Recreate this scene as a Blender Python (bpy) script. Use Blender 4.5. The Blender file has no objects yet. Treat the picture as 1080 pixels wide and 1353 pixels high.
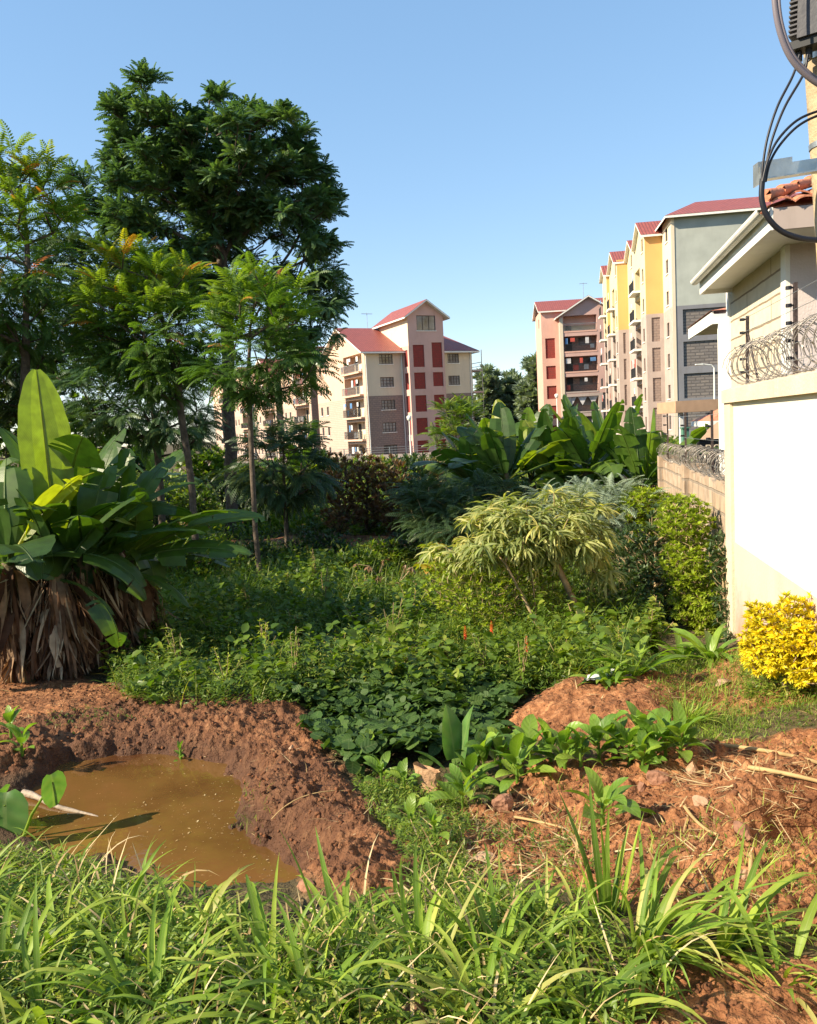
import bpy, math, random
import numpy as np
from mathutils import Vector, Matrix, Euler

SC = bpy.context.scene
R = math.radians
# ------------------------------------------------------------------ camera
EYE = 2.4
PITCH, ROLL, FPX = R(5.7), R(3.0), 1080.0
cam_d = bpy.data.cameras.new('camera'); cam = bpy.data.objects.new('camera', cam_d)
SC.collection.objects.link(cam); SC.camera = cam
cam_d.sensor_fit = 'HORIZONTAL'; cam_d.sensor_width = 36.0; cam_d.lens = 36.0 * FPX / 1080.0
cam_d.clip_start = 0.05; cam_d.clip_end = 3000
CM = Matrix.Rotation(math.pi / 2 - PITCH, 3, 'X') @ Matrix.Rotation(-ROLL, 3, 'Z')
cam.matrix_world = Matrix.Translation((0, 0, EYE)) @ CM.to_4x4()
# ------------------------------------------------------------------ light
SUN_TO = Vector((-0.955, -0.295, 0)).normalized(); SUN_EL = R(34)
world = bpy.data.worlds.new("World"); SC.world = world; world.use_nodes = True
nt = world.node_tree; bg = nt.nodes['Background']
sky = nt.nodes.new('ShaderNodeTexSky'); sky.sky_type = 'NISHITA'; sky.sun_disc = False
sky.sun_elevation = SUN_EL; sky.sun_rotation = math.atan2(SUN_TO.x, SUN_TO.y)
sky.air_density = 1.0; sky.dust_density = 0.3; sky.ozone_density = 1.0; sky.altitude = 1500
gm = nt.nodes.new('ShaderNodeGamma'); gm.inputs[1].default_value = 0.50; nt.links.new(sky.outputs[0], gm.inputs[0])
hs = nt.nodes.new('ShaderNodeHueSaturation'); hs.inputs['Saturation'].default_value = 1.6; nt.links.new(gm.outputs[0], hs.inputs['Color'])
nt.links.new(hs.outputs[0], bg.inputs[0]); bg.inputs[1].default_value = 0.222
sun_d = bpy.data.lights.new('sun', 'SUN'); sun = bpy.data.objects.new('sun', sun_d)
SC.collection.objects.link(sun)
sun_d.energy = 5.0; sun_d.angle = R(0.53); sun_d.color = (1.0, 0.86, 0.64)
sd = Vector((SUN_TO.x * math.cos(SUN_EL), SUN_TO.y * math.cos(SUN_EL), math.sin(SUN_EL)))
sun.rotation_euler = sd.to_track_quat('Z', 'Y').to_euler()
SC.view_settings.view_transform = 'Standard'; SC.view_settings.look = 'None'
SC.view_settings.exposure = 1.14; SC.view_settings.gamma = 1.0
SC.cycles.max_bounces = 7; SC.cycles.diffuse_bounces = 3; SC.cycles.glossy_bounces = 2
SC.cycles.transmission_bounces = 4; SC.cycles.transparent_max_bounces = 8
SC.cycles.caustics_reflective = False; SC.cycles.caustics_refractive = False
SC.cycles.use_denoising = True
SC.cycles.sample_clamp_indirect = 6.0

rng = np.random.default_rng(7)
# ------------------------------------------------------------------ pixel <-> world helpers (photo pixels, 1080 x 1353)
def ray(px, py):
    v = CM @ Vector(((px - 540) / FPX, (676.5 - py) / FPX, -1.0))
    return v
def P(px, py, y):
    v = ray(px, py); t = y / v.y
    return np.array((v.x * t, y, EYE + v.z * t))
# ------------------------------------------------------------------ noise + terrain
def _hash(ix, iy, seed):
    n = (ix.astype(np.int64) * 374761393 + iy.astype(np.int64) * 668265263 + seed * 974634777) & 0x7fffffff
    n = (n ^ (n >> 13)) * 1274126177 & 0x7fffffff
    return ((n ^ (n >> 16)) & 0xffffff) / float(0xffffff)
def vnoise(x, y, seed=0):
    ix, iy = np.floor(x), np.floor(y); fx, fy = x - ix, y - iy
    ix = ix.astype(np.int64); iy = iy.astype(np.int64)
    fx = fx * fx * (3 - 2 * fx); fy = fy * fy * (3 - 2 * fy)
    a = _hash(ix, iy, seed); b = _hash(ix + 1, iy, seed); c = _hash(ix, iy + 1, seed); d = _hash(ix + 1, iy + 1, seed)
    return (a + (b - a) * fx) * (1 - fy) + (c + (d - c) * fx) * fy
def fbm(x, y, freq, octs=4, seed=0, gain=0.5):
    s = 0; a = 1.0; t = 0
    for o in range(octs):
        s = s + a * (vnoise(x * freq, y * freq, seed + o * 17) - 0.5); t += a; a *= gain; freq *= 2.03
    return s / t * 2
def sst(a, b, x):
    t = np.clip((x - a) / (b - a), 0, 1); return t * t * (3 - 2 * t)
_py = [-60, 0.5, 2.2, 3.0, 3.6, 4.2, 5, 6.2, 8, 12, 25, 60, 110, 180, 3000]
_pz = [0.8, 0.80, 0.74, 0.60, 0.46, 0.32, 0.24, 0.18, 0.06, -0.12, -0.5, -1.2, -1.5, -1.5, -1.5]
def z0(x, y):
    x = np.asarray(x, float); y = np.asarray(y, float)
    z = np.interp(y, _py, _pz)
    z = z + 0.16 * sst(0.3, 1.6, x) * sst(2.4, 3.6, y) * (1 - sst(7, 12, y))
    z = z + 0.9 * sst(12, 60, np.abs(x)) * sst(10, 30, y) * (1 - sst(60, 110, y)) * (x < 0)
    z = z + 1.2 * sst(4.6, 9, x) * (1 - sst(60, 80, y))
    return z
def G0(px, py):
    v = ray(px, py); t = 1.0
    while t < 400 and EYE + v.z * t > float(z0(v.x * t, v.y * t)): t += 0.01 + t * 0.003
    return (v.x * t, v.y * t)
def Gz(px, py, zz):
    v = ray(px, py); t = (zz - EYE) / v.z; return (v.x * t, v.y * t)
def sdist(X, Y, poly):
    """signed distance to a polygon, negative inside"""
    d = np.full(X.shape, 1e9); ins = np.zeros(X.shape, bool); n = len(poly)
    for i in range(n):
        ax, ay = poly[i]; bx, by = poly[(i + 1) % n]
        ex, ey = bx - ax, by - ay; L = ex * ex + ey * ey + 1e-12
        t = np.clip(((X - ax) * ex + (Y - ay) * ey) / L, 0, 1)
        d = np.minimum(d, (X - ax - t * ex) ** 2 + (Y - ay - t * ey) ** 2)
        c = ((ay > Y) != (by > Y)) & (X < (bx - ax) * (Y - ay) / (by - ay + 1e-12) + ax)
        ins ^= c
    return np.where(ins, -1, 1) * np.sqrt(d)
WATER = 0.14
pond_poly = [Gz(a, b, WATER) for a, b in [(-60, 1075), (-20, 1066), (40, 1046), (85, 1008), (140, 1002), (200, 999), (245, 1001), (285, 1012), (316, 1034), (318, 1062), (308, 1090), (330, 1112), (366, 1132), (386, 1160), (388, 1196), (360, 1215), (300, 1190), (220, 1165), (140, 1140), (60, 1130), (-20, 1120)]]
def wp(pts): return [G0(a, b) for a, b in pts]
bank_poly = wp([(-80, 1010), (20, 972), (110, 955), (170, 938), (240, 930), (330, 930), (400, 945), (425, 980), (455, 1040), (500, 1085), (540, 1150), (520, 1185), (430, 1190), (395, 1165), (330, 1110), (318, 1035), (240, 1000), (80, 1005), (-60, 1050)])
soil_left = wp([(-120, 880), (0, 868), (60, 885), (130, 905), (190, 935), (130, 960), (30, 985), (-100, 1000)])
mound_r = wp([(655, 965), (700, 925), (760, 905), (880, 898), (930, 930), (900, 975), (820, 990), (720, 990)])
soil_r = wp([(560, 1075), (640, 1060), (720, 1010), (860, 985), (1000, 985), (1120, 1000), (1160, 1220), (1090, 1240), (1000, 1215), (900, 1225), (820, 1200), (700, 1160), (600, 1150), (540, 1120)])
soil_r2 = wp([(870, 900), (980, 880), (1110, 895), (1130, 960), (1000, 960), (940, 950), (890, 930)])
soil_br = wp([(860, 1290), (960, 1265), (1090, 1290), (1150, 1400), (900, 1420), (780, 1353)])
soil_back = wp([(300, 716), (400, 706), (560, 706), (680, 712), (690, 735), (560, 740), (420, 738), (310, 738)])
hole_c = wp([(1085, 1085)])[0]; mound_c = wp([(1010, 1050)])[0]
def height(X, Y):
    X = np.asarray(X, float); Y = np.asarray(Y, float)
    z = z0(X, Y)
    near = 1 - sst(14, 22, Y)
    nx = X + 0.10 * fbm(X, Y, 4, 4, 5, .6); ny = Y + 0.10 * fbm(X, Y, 4, 4, 9, .6)
    sdp = sdist(nx, ny, pond_poly); sdb = sdist(nx, ny, bank_poly)
    bank = sst(0.16, -0.16, sdb)
    z = z + 0.10 * bank * sst(0.0, 0.30, sdp)
    sl = sst(0.12, -0.1, sdist(nx, ny, soil_left)); z = z + 0.03 * sl
    wd = (X - 1.6) * 0.982 - Y * 0.187; z = z + 0.16 * sst(-0.75, -0.05, wd) * (1 - sst(0.3, 0.6, wd)) * sst(3.0, 4.2, Y) * (1 - sst(6.6, 7.6, Y))
    m = sst(0.1, -0.35, sdist(nx, ny, mound_r)); z = z + 0.15 * m
    sr = sst(0.12, -0.12, sdist(nx, ny, soil_r)); sr2 = sst(0.1, -0.1, sdist(nx, ny, soil_r2)); sbr = sst(0.1, -0.1, sdist(nx, ny, soil_br))
    z = z + 0.16 * np.exp(-((X - mound_c[0]) ** 2 + (Y - mound_c[1]) ** 2) / 0.10)
    z = z - 0.45 * np.exp(-((X - hole_c[0] + .03) ** 2 / 0.04 + (Y - hole_c[1]) ** 2 / 0.02))
    soil = np.maximum.reduce([bank, sl, sst(0.05, -0.05, sdist(nx, ny, mound_r)), sr, sr2, sbr, sst(0.3, -0.3, sdist(X, Y, soil_back) + 0.8 * fbm(X, Y, 0.8, 3, 15))])
    soil = np.maximum(soil, 0.9 * sst(0.25, 0.42, fbm(X, Y, 0.35, 3, 44)) * sst(11, 14, Y) * (1 - sst(30, 45, Y)))
    # roughness
    n1 = fbm(X, Y, 1.3, 3, 3); n2 = fbm(X, Y, 7, 4, 21); n3 = 1 - np.abs(fbm(X, Y, 11, 3, 33, 0.6)) * 2
    z = z + near * (0.05 * n1 + soil * (0.030 * n2 + 0.016 * n3) + (1 - soil) * 0.02 * n2)
    z = z + near * bank * (0.040 * fbm(X, Y, 15, 4, 71, 0.7) - 0.03 * np.clip(np.abs(fbm(X, Y, 7, 3, 76)) * 3, 0, 1) ** .5 + 0.02 + 0.03 * np.clip(fbm(X, Y, 4, 3, 72), -1, .2)) + near * sr * (0.034 * fbm(X, Y, 13, 4, 81, 0.7) - 0.025 * np.clip(np.abs(fbm(X, Y, 6, 3, 86)) * 3, 0, 1) ** .5 + 0.02 + 0.05 * fbm(X, Y, 3, 3, 82))
    z = z + (1 - near) * 0.12 * n1
    # pond hollow with a steep far side
    inn = sst(0.0, 0.5, -sdp)
    zp = WATER - 0.03 - 0.22 * inn
    k = sst(-0.02, 0.085, sdp + 0.02 * fbm(X, Y, 14, 2, 51)); k2 = sst(-0.02, 0.45, sdp); far = sst(3.9, 4.6, Y)
    kk = k * far + k2 * (1 - far)
    z = zp * (1 - kk) + np.maximum(z, WATER + 0.015) * kk * (sdp < 2) + z * kk * (sdp >= 2)
    wet = np.clip(1 - sdp / 0.45, 0, 1)
    wet = np.maximum(wet, 0.75 * bank * (0.75 + 0.5 * fbm(X, Y, 1.1, 3, 61)))
    return z, soil, wet, sdp
def H(x, y):
    return float(height(np.array([x]), np.array([y]))[0][0])
def GP(px, py):
    """ground point seen at a photo pixel"""
    v = ray(px, py); ts = np.geomspace(1.2, 200, 900)
    z = height(v.x * ts, v.y * ts)[0]; d = EYE + v.z * ts - z
    i = int(np.argmax(d < 0)) if (d < 0).any() else len(ts) - 1
    t = ts[i]; return np.array((v.x * t, v.y * t, z[i]))

# ------------------------------------------------------------------ mesh accumulator
class MB:
    def __init__(s): s.V = []; s.F = []; s.U = []; s.A = []; s.n = 0
    def add(s, V, F, U=None, A=None):
        V = np.asarray(V, np.float32).reshape(-1, 3); F = np.asarray(F, np.int32).reshape(-1, 4)
        if U is None: U = np.zeros((len(F), 4, 2), np.float32)
        if A is None: A = np.full(len(F), 0.5, np.float32)
        elif np.isscalar(A): A = np.full(len(F), A, np.float32)
        s.V.append(V); s.F.append(F + s.n); s.U.append(np.asarray(U, np.float32)); s.A.append(np.asarray(A, np.float32)); s.n += len(V)
        return s
    def cat(s): return np.concatenate(s.V), np.concatenate(s.F), np.concatenate(s.U), np.concatenate(s.A)
    def quad(s, a, b, c, d, A=0.5):
        a, b, c, d = [np.asarray(q, float) for q in (a, b, c, d)]
        n = np.cross(b - a, d - a); ax = int(np.argmax(np.abs(n)))
        ij = [(1, 2), (0, 2), (0, 1)][ax]
        s.add([a, b, c, d], [[0, 1, 2, 3]], [[[q[ij[0]], q[ij[1]]] for q in (a, b, c, d)]], A)
    def box(s, x0, x1, y0, y1, z0_, z1, A=0.5):
        x0, x1 = min(x0, x1), max(x0, x1); y0, y1 = min(y0, y1), max(y0, y1)
        c = [(x, y, z) for z in (z0_, z1) for y in (y0, y1) for x in (x0, x1)]
        for f in ((0, 2, 3, 1), (4, 5, 7, 6), (0, 1, 5, 4), (2, 6, 7, 3), (0, 4, 6, 2), (1, 3, 7, 5)):
            s.quad(*[c[i] for i in f], A=A)
        return s
    def prism(s, prof, axis, lo, hi, A=0.5):
        """closed quad/tri profile (list of 2D points) extruded along axis"""
        def m(p, t):
            return {'x': (t, p[0], p[1]), 'y': (p[0], t, p[1]), 'z': (p[0], p[1], t)}[axis]
        n = len(prof)
        for i in range(n):
            a, b = prof[i], prof[(i + 1) % n]
            s.quad(m(a, lo), m(b, lo), m(b, hi), m(a, hi), A)
        c = (sum(p[0] for p in prof) / n, sum(p[1] for p in prof) / n)
        for t in (lo, hi):
            for i in range(n):
                a, b = prof[i], prof[(i + 1) % n]; h = ((a[0] + b[0]) / 2, (a[1] + b[1]) / 2)
                s.quad(m(a, t), m(h, t), m(b, t), m(c, t), A)
        return s
    def tube(s, pts, rad, sides=6, A=0.5, cap=True):
        pts = np.asarray(pts, float); n = len(pts)
        rad = np.full(n, rad, float) if np.isscalar(rad) else np.asarray(rad, float)
        T = np.gradient(pts, axis=0); T /= np.linalg.norm(T, axis=1, keepdims=True) + 1e-9
        ref = np.array((0, 0, 1.0)) if abs(T[0][2]) < 0.9 else np.array((1.0, 0, 0))
        Nn = []; N = np.cross(T[0], ref); N /= np.linalg.norm(N)
        for i in range(n):
            N = N - T[i] * N.dot(T[i]); N /= np.linalg.norm(N) + 1e-9; Nn.append(N)
        Nn = np.array(Nn); B = np.cross(T, Nn)
        a = np.linspace(0, 2 * math.pi, sides, endpoint=False)
        V = pts[:, None] + rad[:, None, None] * (np.cos(a)[None, :, None] * Nn[:, None] + np.sin(a)[None, :, None] * B[:, None])
        i = np.arange(n - 1)[:, None] * sides; j = np.arange(sides)[None]; j2 = (j + 1) % sides
        F = np.stack([i + j, i + j2, i + sides + j2, i + sides + j], -1).reshape(-1, 4)
        L = np.concatenate([[0], np.cumsum(np.linalg.norm(np.diff(pts, axis=0), axis=1))])
        rr = float(rad.mean()) * 2 * math.pi
        U = np.zeros((n - 1, sides, 4, 2)); jj = np.arange(sides) / sides * rr
        U[:, :, 0, 0] = jj; U[:, :, 3, 0] = jj; U[:, :, 1, 0] = jj + rr / sides; U[:, :, 2, 0] = jj + rr / sides
        U[:, :, 0, 1] = L[:-1, None]; U[:, :, 1, 1] = L[:-1, None]; U[:, :, 2, 1] = L[1:, None]; U[:, :, 3, 1] = L[1:, None]
        s.add(V.reshape(-1, 3), F, U.reshape(-1, 4, 2), A)
        if cap:
            for e, k in ((0, 0), (n - 1, n - 1)):
                base = V[k]; c = pts[k]; W = np.vstack([base, c[None]])
                q = []
                for t in range(0, sides - 1, 2): q.append([t, t + 1, (t + 2) % sides, sides])
                if sides % 2: q.append([sides - 1, sides - 1, 0, sides]); q.pop()
                s.add(W, q, None, A)
        return s
    def build(s, name, mat, parent=None, smooth=False, local=None):
        V, F, U, A = s.cat()
        if local is not None:
            V = V - np.asarray(local, np.float32)
        me = bpy.data.meshes.new(name); n, m = len(V), len(F)
        me.vertices.add(n); me.vertices.foreach_set('co', V.ravel())
        me.loops.add(4 * m); me.loops.foreach_set('vertex_index', F.ravel())
        me.polygons.add(m); me.polygons.foreach_set('loop_start', np.arange(0, 4 * m, 4, dtype=np.int32))
        uv = me.uv_layers.new(name='UVMap'); uv.data.foreach_set('uv', U.ravel())
        at = me.attributes.new('rnd', 'FLOAT', 'FACE'); at.data.foreach_set('value', A)
        if smooth: me.polygons.foreach_set('use_smooth', np.ones(m, bool))
        me.update(calc_edges=True); me.validate()
        me.materials.append(mat)
        o = bpy.data.objects.new(name, me); SC.collection.objects.link(o)
        if parent is not None: o.parent = parent
        return o
def tag(o, label=None, cat=None, group=None, kind=None):
    if label: o['label'] = label
    if cat: o['category'] = cat
    if group: o['group'] = group
    if kind: o['kind'] = kind
    return o
def thing(name, label, cat, loc=(0, 0, 0), rotz=0.0, group=None, scale=1.0):
    o = bpy.data.objects.new(name, None); SC.collection.objects.link(o)
    o.location = loc; o.rotation_euler = (0, 0, rotz); o.scale = (scale,) * 3; o.empty_display_size = 0.2
    return tag(o, label, cat, group)
def dup(root, loc, rotz=0.0, scale=1.0, label=None, group=None, tilt=(0, 0)):
    def cp(o, par):
        c = o.copy(); SC.collection.objects.link(c); c.parent = par
        for ch in [q for q in o.children]: cp(ch, c)
        return c
    r = cp(root, None); r.location = loc; r.rotation_euler = (tilt[0], tilt[1], rotz)
    r.scale = (scale,) * 3 if np.isscalar(scale) else scale
    if label: r['label'] = label
    if group: r['group'] = group
    return r

# ------------------------------------------------------------------ materials
def nmat(name):
    m = bpy.data.materials.new(name); m.use_nodes = True; nt = m.node_tree
    return m, nt, nt.nodes['Principled BSDF'], nt.nodes['Material Output']
def N(nt, t, **k):
    n = nt.nodes.new(t)
    for a, v in k.items(): setattr(n, a, v)
    return n
def rampn(nt, stops, interp='LINEAR'):
    r = N(nt, 'ShaderNodeValToRGB'); r.color_ramp.interpolation = interp; e = r.color_ramp.elements
    e[0].position, e[0].color = stops[0][0], (*stops[0][1], 1); e[1].position, e[1].color = stops[-1][0], (*stops[-1][1], 1)
    for p, c in stops[1:-1]:
        q = e.new(p); q.color = (*c, 1)
    return r
def leaf_mat(name, cols, transl=0.35, rough=0.45, tint=(1.5, 1.6, 0.5), vein=0.0, veinfreq=60, mottle=0.25, spec=0.4):
    m, nt, bs, out = nmat(name); L = nt.links
    at = N(nt, 'ShaderNodeAttribute', attribute_name='rnd')
    rp = rampn(nt, [(i / (len(cols) - 1), c) for i, c in enumerate(cols)]); L.new(at.outputs['Fac'], rp.inputs[0])
    col = rp.outputs[0]
    tc = N(nt, 'ShaderNodeTexCoord')
    no = N(nt, 'ShaderNodeTexNoise'); no.inputs['Scale'].default_value = 9; L.new(tc.outputs['Object'], no.inputs['Vector'])
    mr = N(nt, 'ShaderNodeMapRange'); mr.inputs[1].default_value = 0.3; mr.inputs[2].default_value = 0.7
    mr.inputs[3].default_value = 1 - mottle; mr.inputs[4].default_value = 1 + mottle; L.new(no.outputs[0], mr.inputs[0])
    mx = N(nt, 'ShaderNodeMix', data_type='RGBA', blend_type='MULTIPLY'); mx.inputs[0].default_value = 1
    L.new(col, mx.inputs[6]); L.new(mr.outputs[0], mx.inputs[7]); col = mx.outputs[2]
    if vein > 0:
        uv = N(nt, 'ShaderNodeUVMap'); sx = N(nt, 'ShaderNodeSeparateXYZ'); L.new(uv.outputs[0], sx.inputs[0])
        ab = N(nt, 'ShaderNodeMath', operation='ABSOLUTE'); sb = N(nt, 'ShaderNodeMath', operation='SUBTRACT'); sb.inputs[1].default_value = 0.5
        L.new(sx.outputs[0], sb.inputs[0]); L.new(sb.outputs[0], ab.inputs[0])
        mid = N(nt, 'ShaderNodeMapRange'); mid.inputs[1].default_value = 0.03; mid.inputs[2].default_value = 0.05; mid.inputs[3].default_value = 1; mid.inputs[4].default_value = 0; mid.clamp = True
        L.new(ab.outputs[0], mid.inputs[0])
        a2 = N(nt, 'ShaderNodeMath', operation='MULTIPLY_ADD'); L.new(ab.outputs[0], a2.inputs[0]); a2.inputs[1].default_value = -0.45; L.new(sx.outputs[1], a2.inputs[2])
        si = N(nt, 'ShaderNodeMath', operation='MULTIPLY'); si.inputs[1].default_value = veinfreq; L.new(a2.outputs[0], si.inputs[0])
        sn = N(nt, 'ShaderNodeMath', operation='SINE'); L.new(si.outputs[0], sn.inputs[0])
        m2 = N(nt, 'ShaderNodeMapRange'); m2.inputs[1].default_value = -1; m2.inputs[2].default_value = 1; m2.inputs[3].default_value = 0; m2.inputs[4].default_value = vein; L.new(sn.outputs[0], m2.inputs[0])
        mxm = N(nt, 'ShaderNodeMath', operation='MAXIMUM'); mm = N(nt, 'ShaderNodeMath', operation='MULTIPLY'); mm.inputs[1].default_value = min(1, vein * 2.2); L.new(mid.outputs[0], mm.inputs[0])
        L.new(mm.outputs[0], mxm.inputs[0]); L.new(m2.outputs[0], mxm.inputs[1])
        vx = N(nt, 'ShaderNodeMix', data_type='RGBA'); L.new(mxm.outputs[0], vx.inputs[0]); L.new(col, vx.inputs[6]); vx.inputs[7].default_value = (0.30, 0.34, 0.14, 1); col = vx.outputs[2]
        bp = N(nt, 'ShaderNodeBump'); bp.inputs['Strength'].default_value = 0.15; bp.inputs['Distance'].default_value = 0.006; L.new(sn.outputs[0], bp.inputs['Height']); L.new(bp.outputs[0], bs.inputs['Normal'])
    L.new(col, bs.inputs['Base Color']); bs.inputs['Roughness'].default_value = rough; bs.inputs['Specular IOR Level'].default_value = spec
    tr = N(nt, 'ShaderNodeBsdfTranslucent'); tm = N(nt, 'ShaderNodeMix', data_type='RGBA', blend_type='MULTIPLY'); tm.inputs[0].default_value = 1
    L.new(col, tm.inputs[6]); tm.inputs[7].default_value = (*tint, 1); L.new(tm.outputs[2], tr.inputs[0])
    ms = N(nt, 'ShaderNodeMixShader'); ms.inputs[0].default_value = transl
    L.new(bs.outputs[0], ms.inputs[1]); L.new(tr.outputs[0], ms.inputs[2]); L.new(ms.outputs[0], out.inputs[0])
    return m
def plain(name, col, rough=0.7, metal=0.0, mottle=0.12, nscale=3.0, bump=0.2, bscale=40, dirt=0.0, spec=0.3, dirtcol=(0.12, 0.09, 0.06)):
    m, nt, bs, out = nmat(name); L = nt.links
    tc = N(nt, 'ShaderNodeTexCoord')
    n1 = N(nt, 'ShaderNodeTexNoise'); n1.inputs['Scale'].default_value = nscale; n1.inputs['Detail'].default_value = 6; L.new(tc.outputs['Object'], n1.inputs['Vector'])
    rp = rampn(nt, [(0.3, tuple(c * (1 - mottle) for c in col)), (0.7, tuple(min(1, c * (1 + mottle)) for c in col))]); L.new(n1.outputs[0], rp.inputs[0])
    c = rp.outputs[0]
    if dirt > 0:
        mp = N(nt, 'ShaderNodeMapping'); mp.inputs['Scale'].default_value = (1.2, 1.2, 0.25); L.new(tc.outputs['Object'], mp.inputs[0])
        n2 = N(nt, 'ShaderNodeTexNoise'); n2.inputs['Scale'].default_value = 1.6; n2.inputs['Detail'].default_value = 8; n2.inputs['Roughness'].default_value = 0.7; L.new(mp.outputs[0], n2.inputs['Vector'])
        r2 = N(nt, 'ShaderNodeMapRange'); r2.inputs[1].default_value = 0.52; r2.inputs[2].default_value = 0.75; r2.inputs[4].default_value = dirt; L.new(n2.outputs[0], r2.inputs[0])
        mx = N(nt, 'ShaderNodeMix', data_type='RGBA'); L.new(r2.outputs[0], mx.inputs[0]); L.new(c, mx.inputs[6]); mx.inputs[7].default_value = (*dirtcol, 1); c = mx.outputs[2]
    L.new(c, bs.inputs['Base Color']); bs.inputs['Roughness'].default_value = rough; bs.inputs['Metallic'].default_value = metal; bs.inputs['Specular IOR Level'].default_value = spec
    if bump > 0:
        n3 = N(nt, 'ShaderNodeTexNoise'); n3.inputs['Scale'].default_value = bscale; n3.inputs['Detail'].default_value = 5; L.new(tc.outputs['Object'], n3.inputs['Vector'])
        bp = N(nt, 'ShaderNodeBump'); bp.inputs['Strength'].default_value = bump; bp.inputs['Distance'].default_value = 0.02; L.new(n3.outputs[0], bp.inputs['Height']); L.new(bp.outputs[0], bs.inputs['Normal'])
    return m
def bricky(name, c1, c2, mortar, bw, bh, ms=0.015, bump=0.5, rough=0.85, stain=0.3, staincol=(0.1, 0.07, 0.05)):
    m, nt, bs, out = nmat(name); L = nt.links
    uv = N(nt, 'ShaderNodeUVMap'); tc = N(nt, 'ShaderNodeTexCoord')
    b = N(nt, 'ShaderNodeTexBrick'); b.inputs['Scale'].default_value = 1; b.inputs['Brick Width'].default_value = bw; b.inputs['Row Height'].default_value = bh
    b.inputs['Mortar Size'].default_value = ms; b.inputs['Mortar Smooth'].default_value = 0.3; b.inputs['Color1'].default_value = (*c1, 1); b.inputs['Color2'].default_value = (*c2, 1); b.inputs['Mortar'].default_value = (*mortar, 1)
    wn = N(nt, 'ShaderNodeTexNoise'); wn.inputs['Scale'].default_value = 2.5; L.new(tc.outputs['Object'], wn.inputs['Vector'])
    wm = N(nt, 'ShaderNodeVectorMath', operation='MULTIPLY_ADD'); L.new(wn.outputs['Color'], wm.inputs[0]); wm.inputs[1].default_value = (0.03, 0.03, 0); L.new(uv.outputs[0], wm.inputs[2]); L.new(wm.outputs[0], b.inputs['Vector'])
    n1 = N(nt, 'ShaderNodeTexNoise'); n1.inputs['Scale'].default_value = 5; n1.inputs['Detail'].default_value = 8; L.new(tc.outputs['Object'], n1.inputs['Vector'])
    r = N(nt, 'ShaderNodeMapRange'); r.inputs[1].default_value = 0.35; r.inputs[2].default_value = 0.7; r.inputs[3].default_value = 0; r.inputs[4].default_value = stain; L.new(n1.outputs[0], r.inputs[0])
    mx = N(nt, 'ShaderNodeMix', data_type='RGBA'); L.new(r.outputs[0], mx.inputs[0]); L.new(b.outputs[0], mx.inputs[6]); mx.inputs[7].default_value = (*staincol, 1)
    L.new(mx.outputs[2], bs.inputs['Base Color']); bs.inputs['Roughness'].default_value = rough; bs.inputs['Specular IOR Level'].default_value = 0.2
    bp = N(nt, 'ShaderNodeBump'); bp.invert = True; bp.inputs['Strength'].default_value = bump; bp.inputs['Distance'].default_value = 0.02; L.new(b.outputs['Fac'], bp.inputs['Height'])
    bp2 = N(nt, 'ShaderNodeBump'); bp2.inputs['Strength'].default_value = bump; bp2.inputs['Distance'].default_value = 0.02; L.new(n1.outputs[0], bp2.inputs['Height']); L.new(bp.outputs[0], bp2.inputs['Normal'])
    L.new(bp2.outputs[0], bs.inputs['Normal'])
    return m
def roofmat(name, col):
    m, nt, bs, out = nmat(name); L = nt.links
    uv = N(nt, 'ShaderNodeUVMap'); sx = N(nt, 'ShaderNodeSeparateXYZ'); L.new(uv.outputs[0], sx.inputs[0])
    b = N(nt, 'ShaderNodeTexBrick'); b.offset = 0.0; b.inputs['Scale'].default_value = 1; b.inputs['Brick Width'].default_value = 0.3; b.inputs['Row Height'].default_value = 0.42; b.inputs['Mortar Size'].default_value = 0.05; b.inputs['Mortar Smooth'].default_value = 0.8
    b.inputs['Color1'].default_value = (*col, 1); b.inputs['Color2'].default_value = tuple(c * 0.8 for c in col) + (1,); b.inputs['Mortar'].default_value = tuple(c * 0.45 for c in col) + (1,)
    L.new(uv.outputs[0], b.inputs['Vector'])
    L.new(b.outputs[0], bs.inputs['Base Color']); bs.inputs['Roughness'].default_value = 0.5
    bp = N(nt, 'ShaderNodeBump'); bp.invert = True; bp.inputs['Distance'].default_value = 0.05; bp.inputs['Strength'].default_value = 0.8; L.new(b.outputs['Fac'], bp.inputs['Height']); L.new(bp.outputs[0], bs.inputs['Normal'])
    return m

M = {}
M['bark'] = plain('bark', (0.10, 0.075, 0.055), 0.9, mottle=0.45, nscale=12, bump=0.7, bscale=30)
M['twig'] = plain('twig', (0.30, 0.22, 0.12), 0.8, mottle=0.3, nscale=14, bump=0.4)
M['tree_leaf'] = leaf_mat('tree_leaf', [(0.045, 0.095, 0.048), (0.075, 0.145, 0.06), (0.15, 0.22, 0.07)], 0.3, 0.5)
M['young_leaf'] = leaf_mat('young_leaf', [(0.05, 0.11, 0.03), (0.10, 0.18, 0.025), (0.19, 0.26, 0.025), (0.40, 0.34, 0.03), (0.42, 0.12, 0.04)], 0.42, 0.5)
M['dark_leaf'] = leaf_mat('dark_leaf', [(0.03, 0.06, 0.026), (0.048, 0.09, 0.032), (0.085, 0.12, 0.035)], 0.25, 0.5)
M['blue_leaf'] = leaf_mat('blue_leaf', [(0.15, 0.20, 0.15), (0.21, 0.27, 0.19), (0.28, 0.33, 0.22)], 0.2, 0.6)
M['weed'] = leaf_mat('weed', [(0.045, 0.09, 0.014), (0.085, 0.15, 0.018), (0.15, 0.22, 0.024), (0.30, 0.30, 0.05)], 0.38, 0.45)
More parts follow.
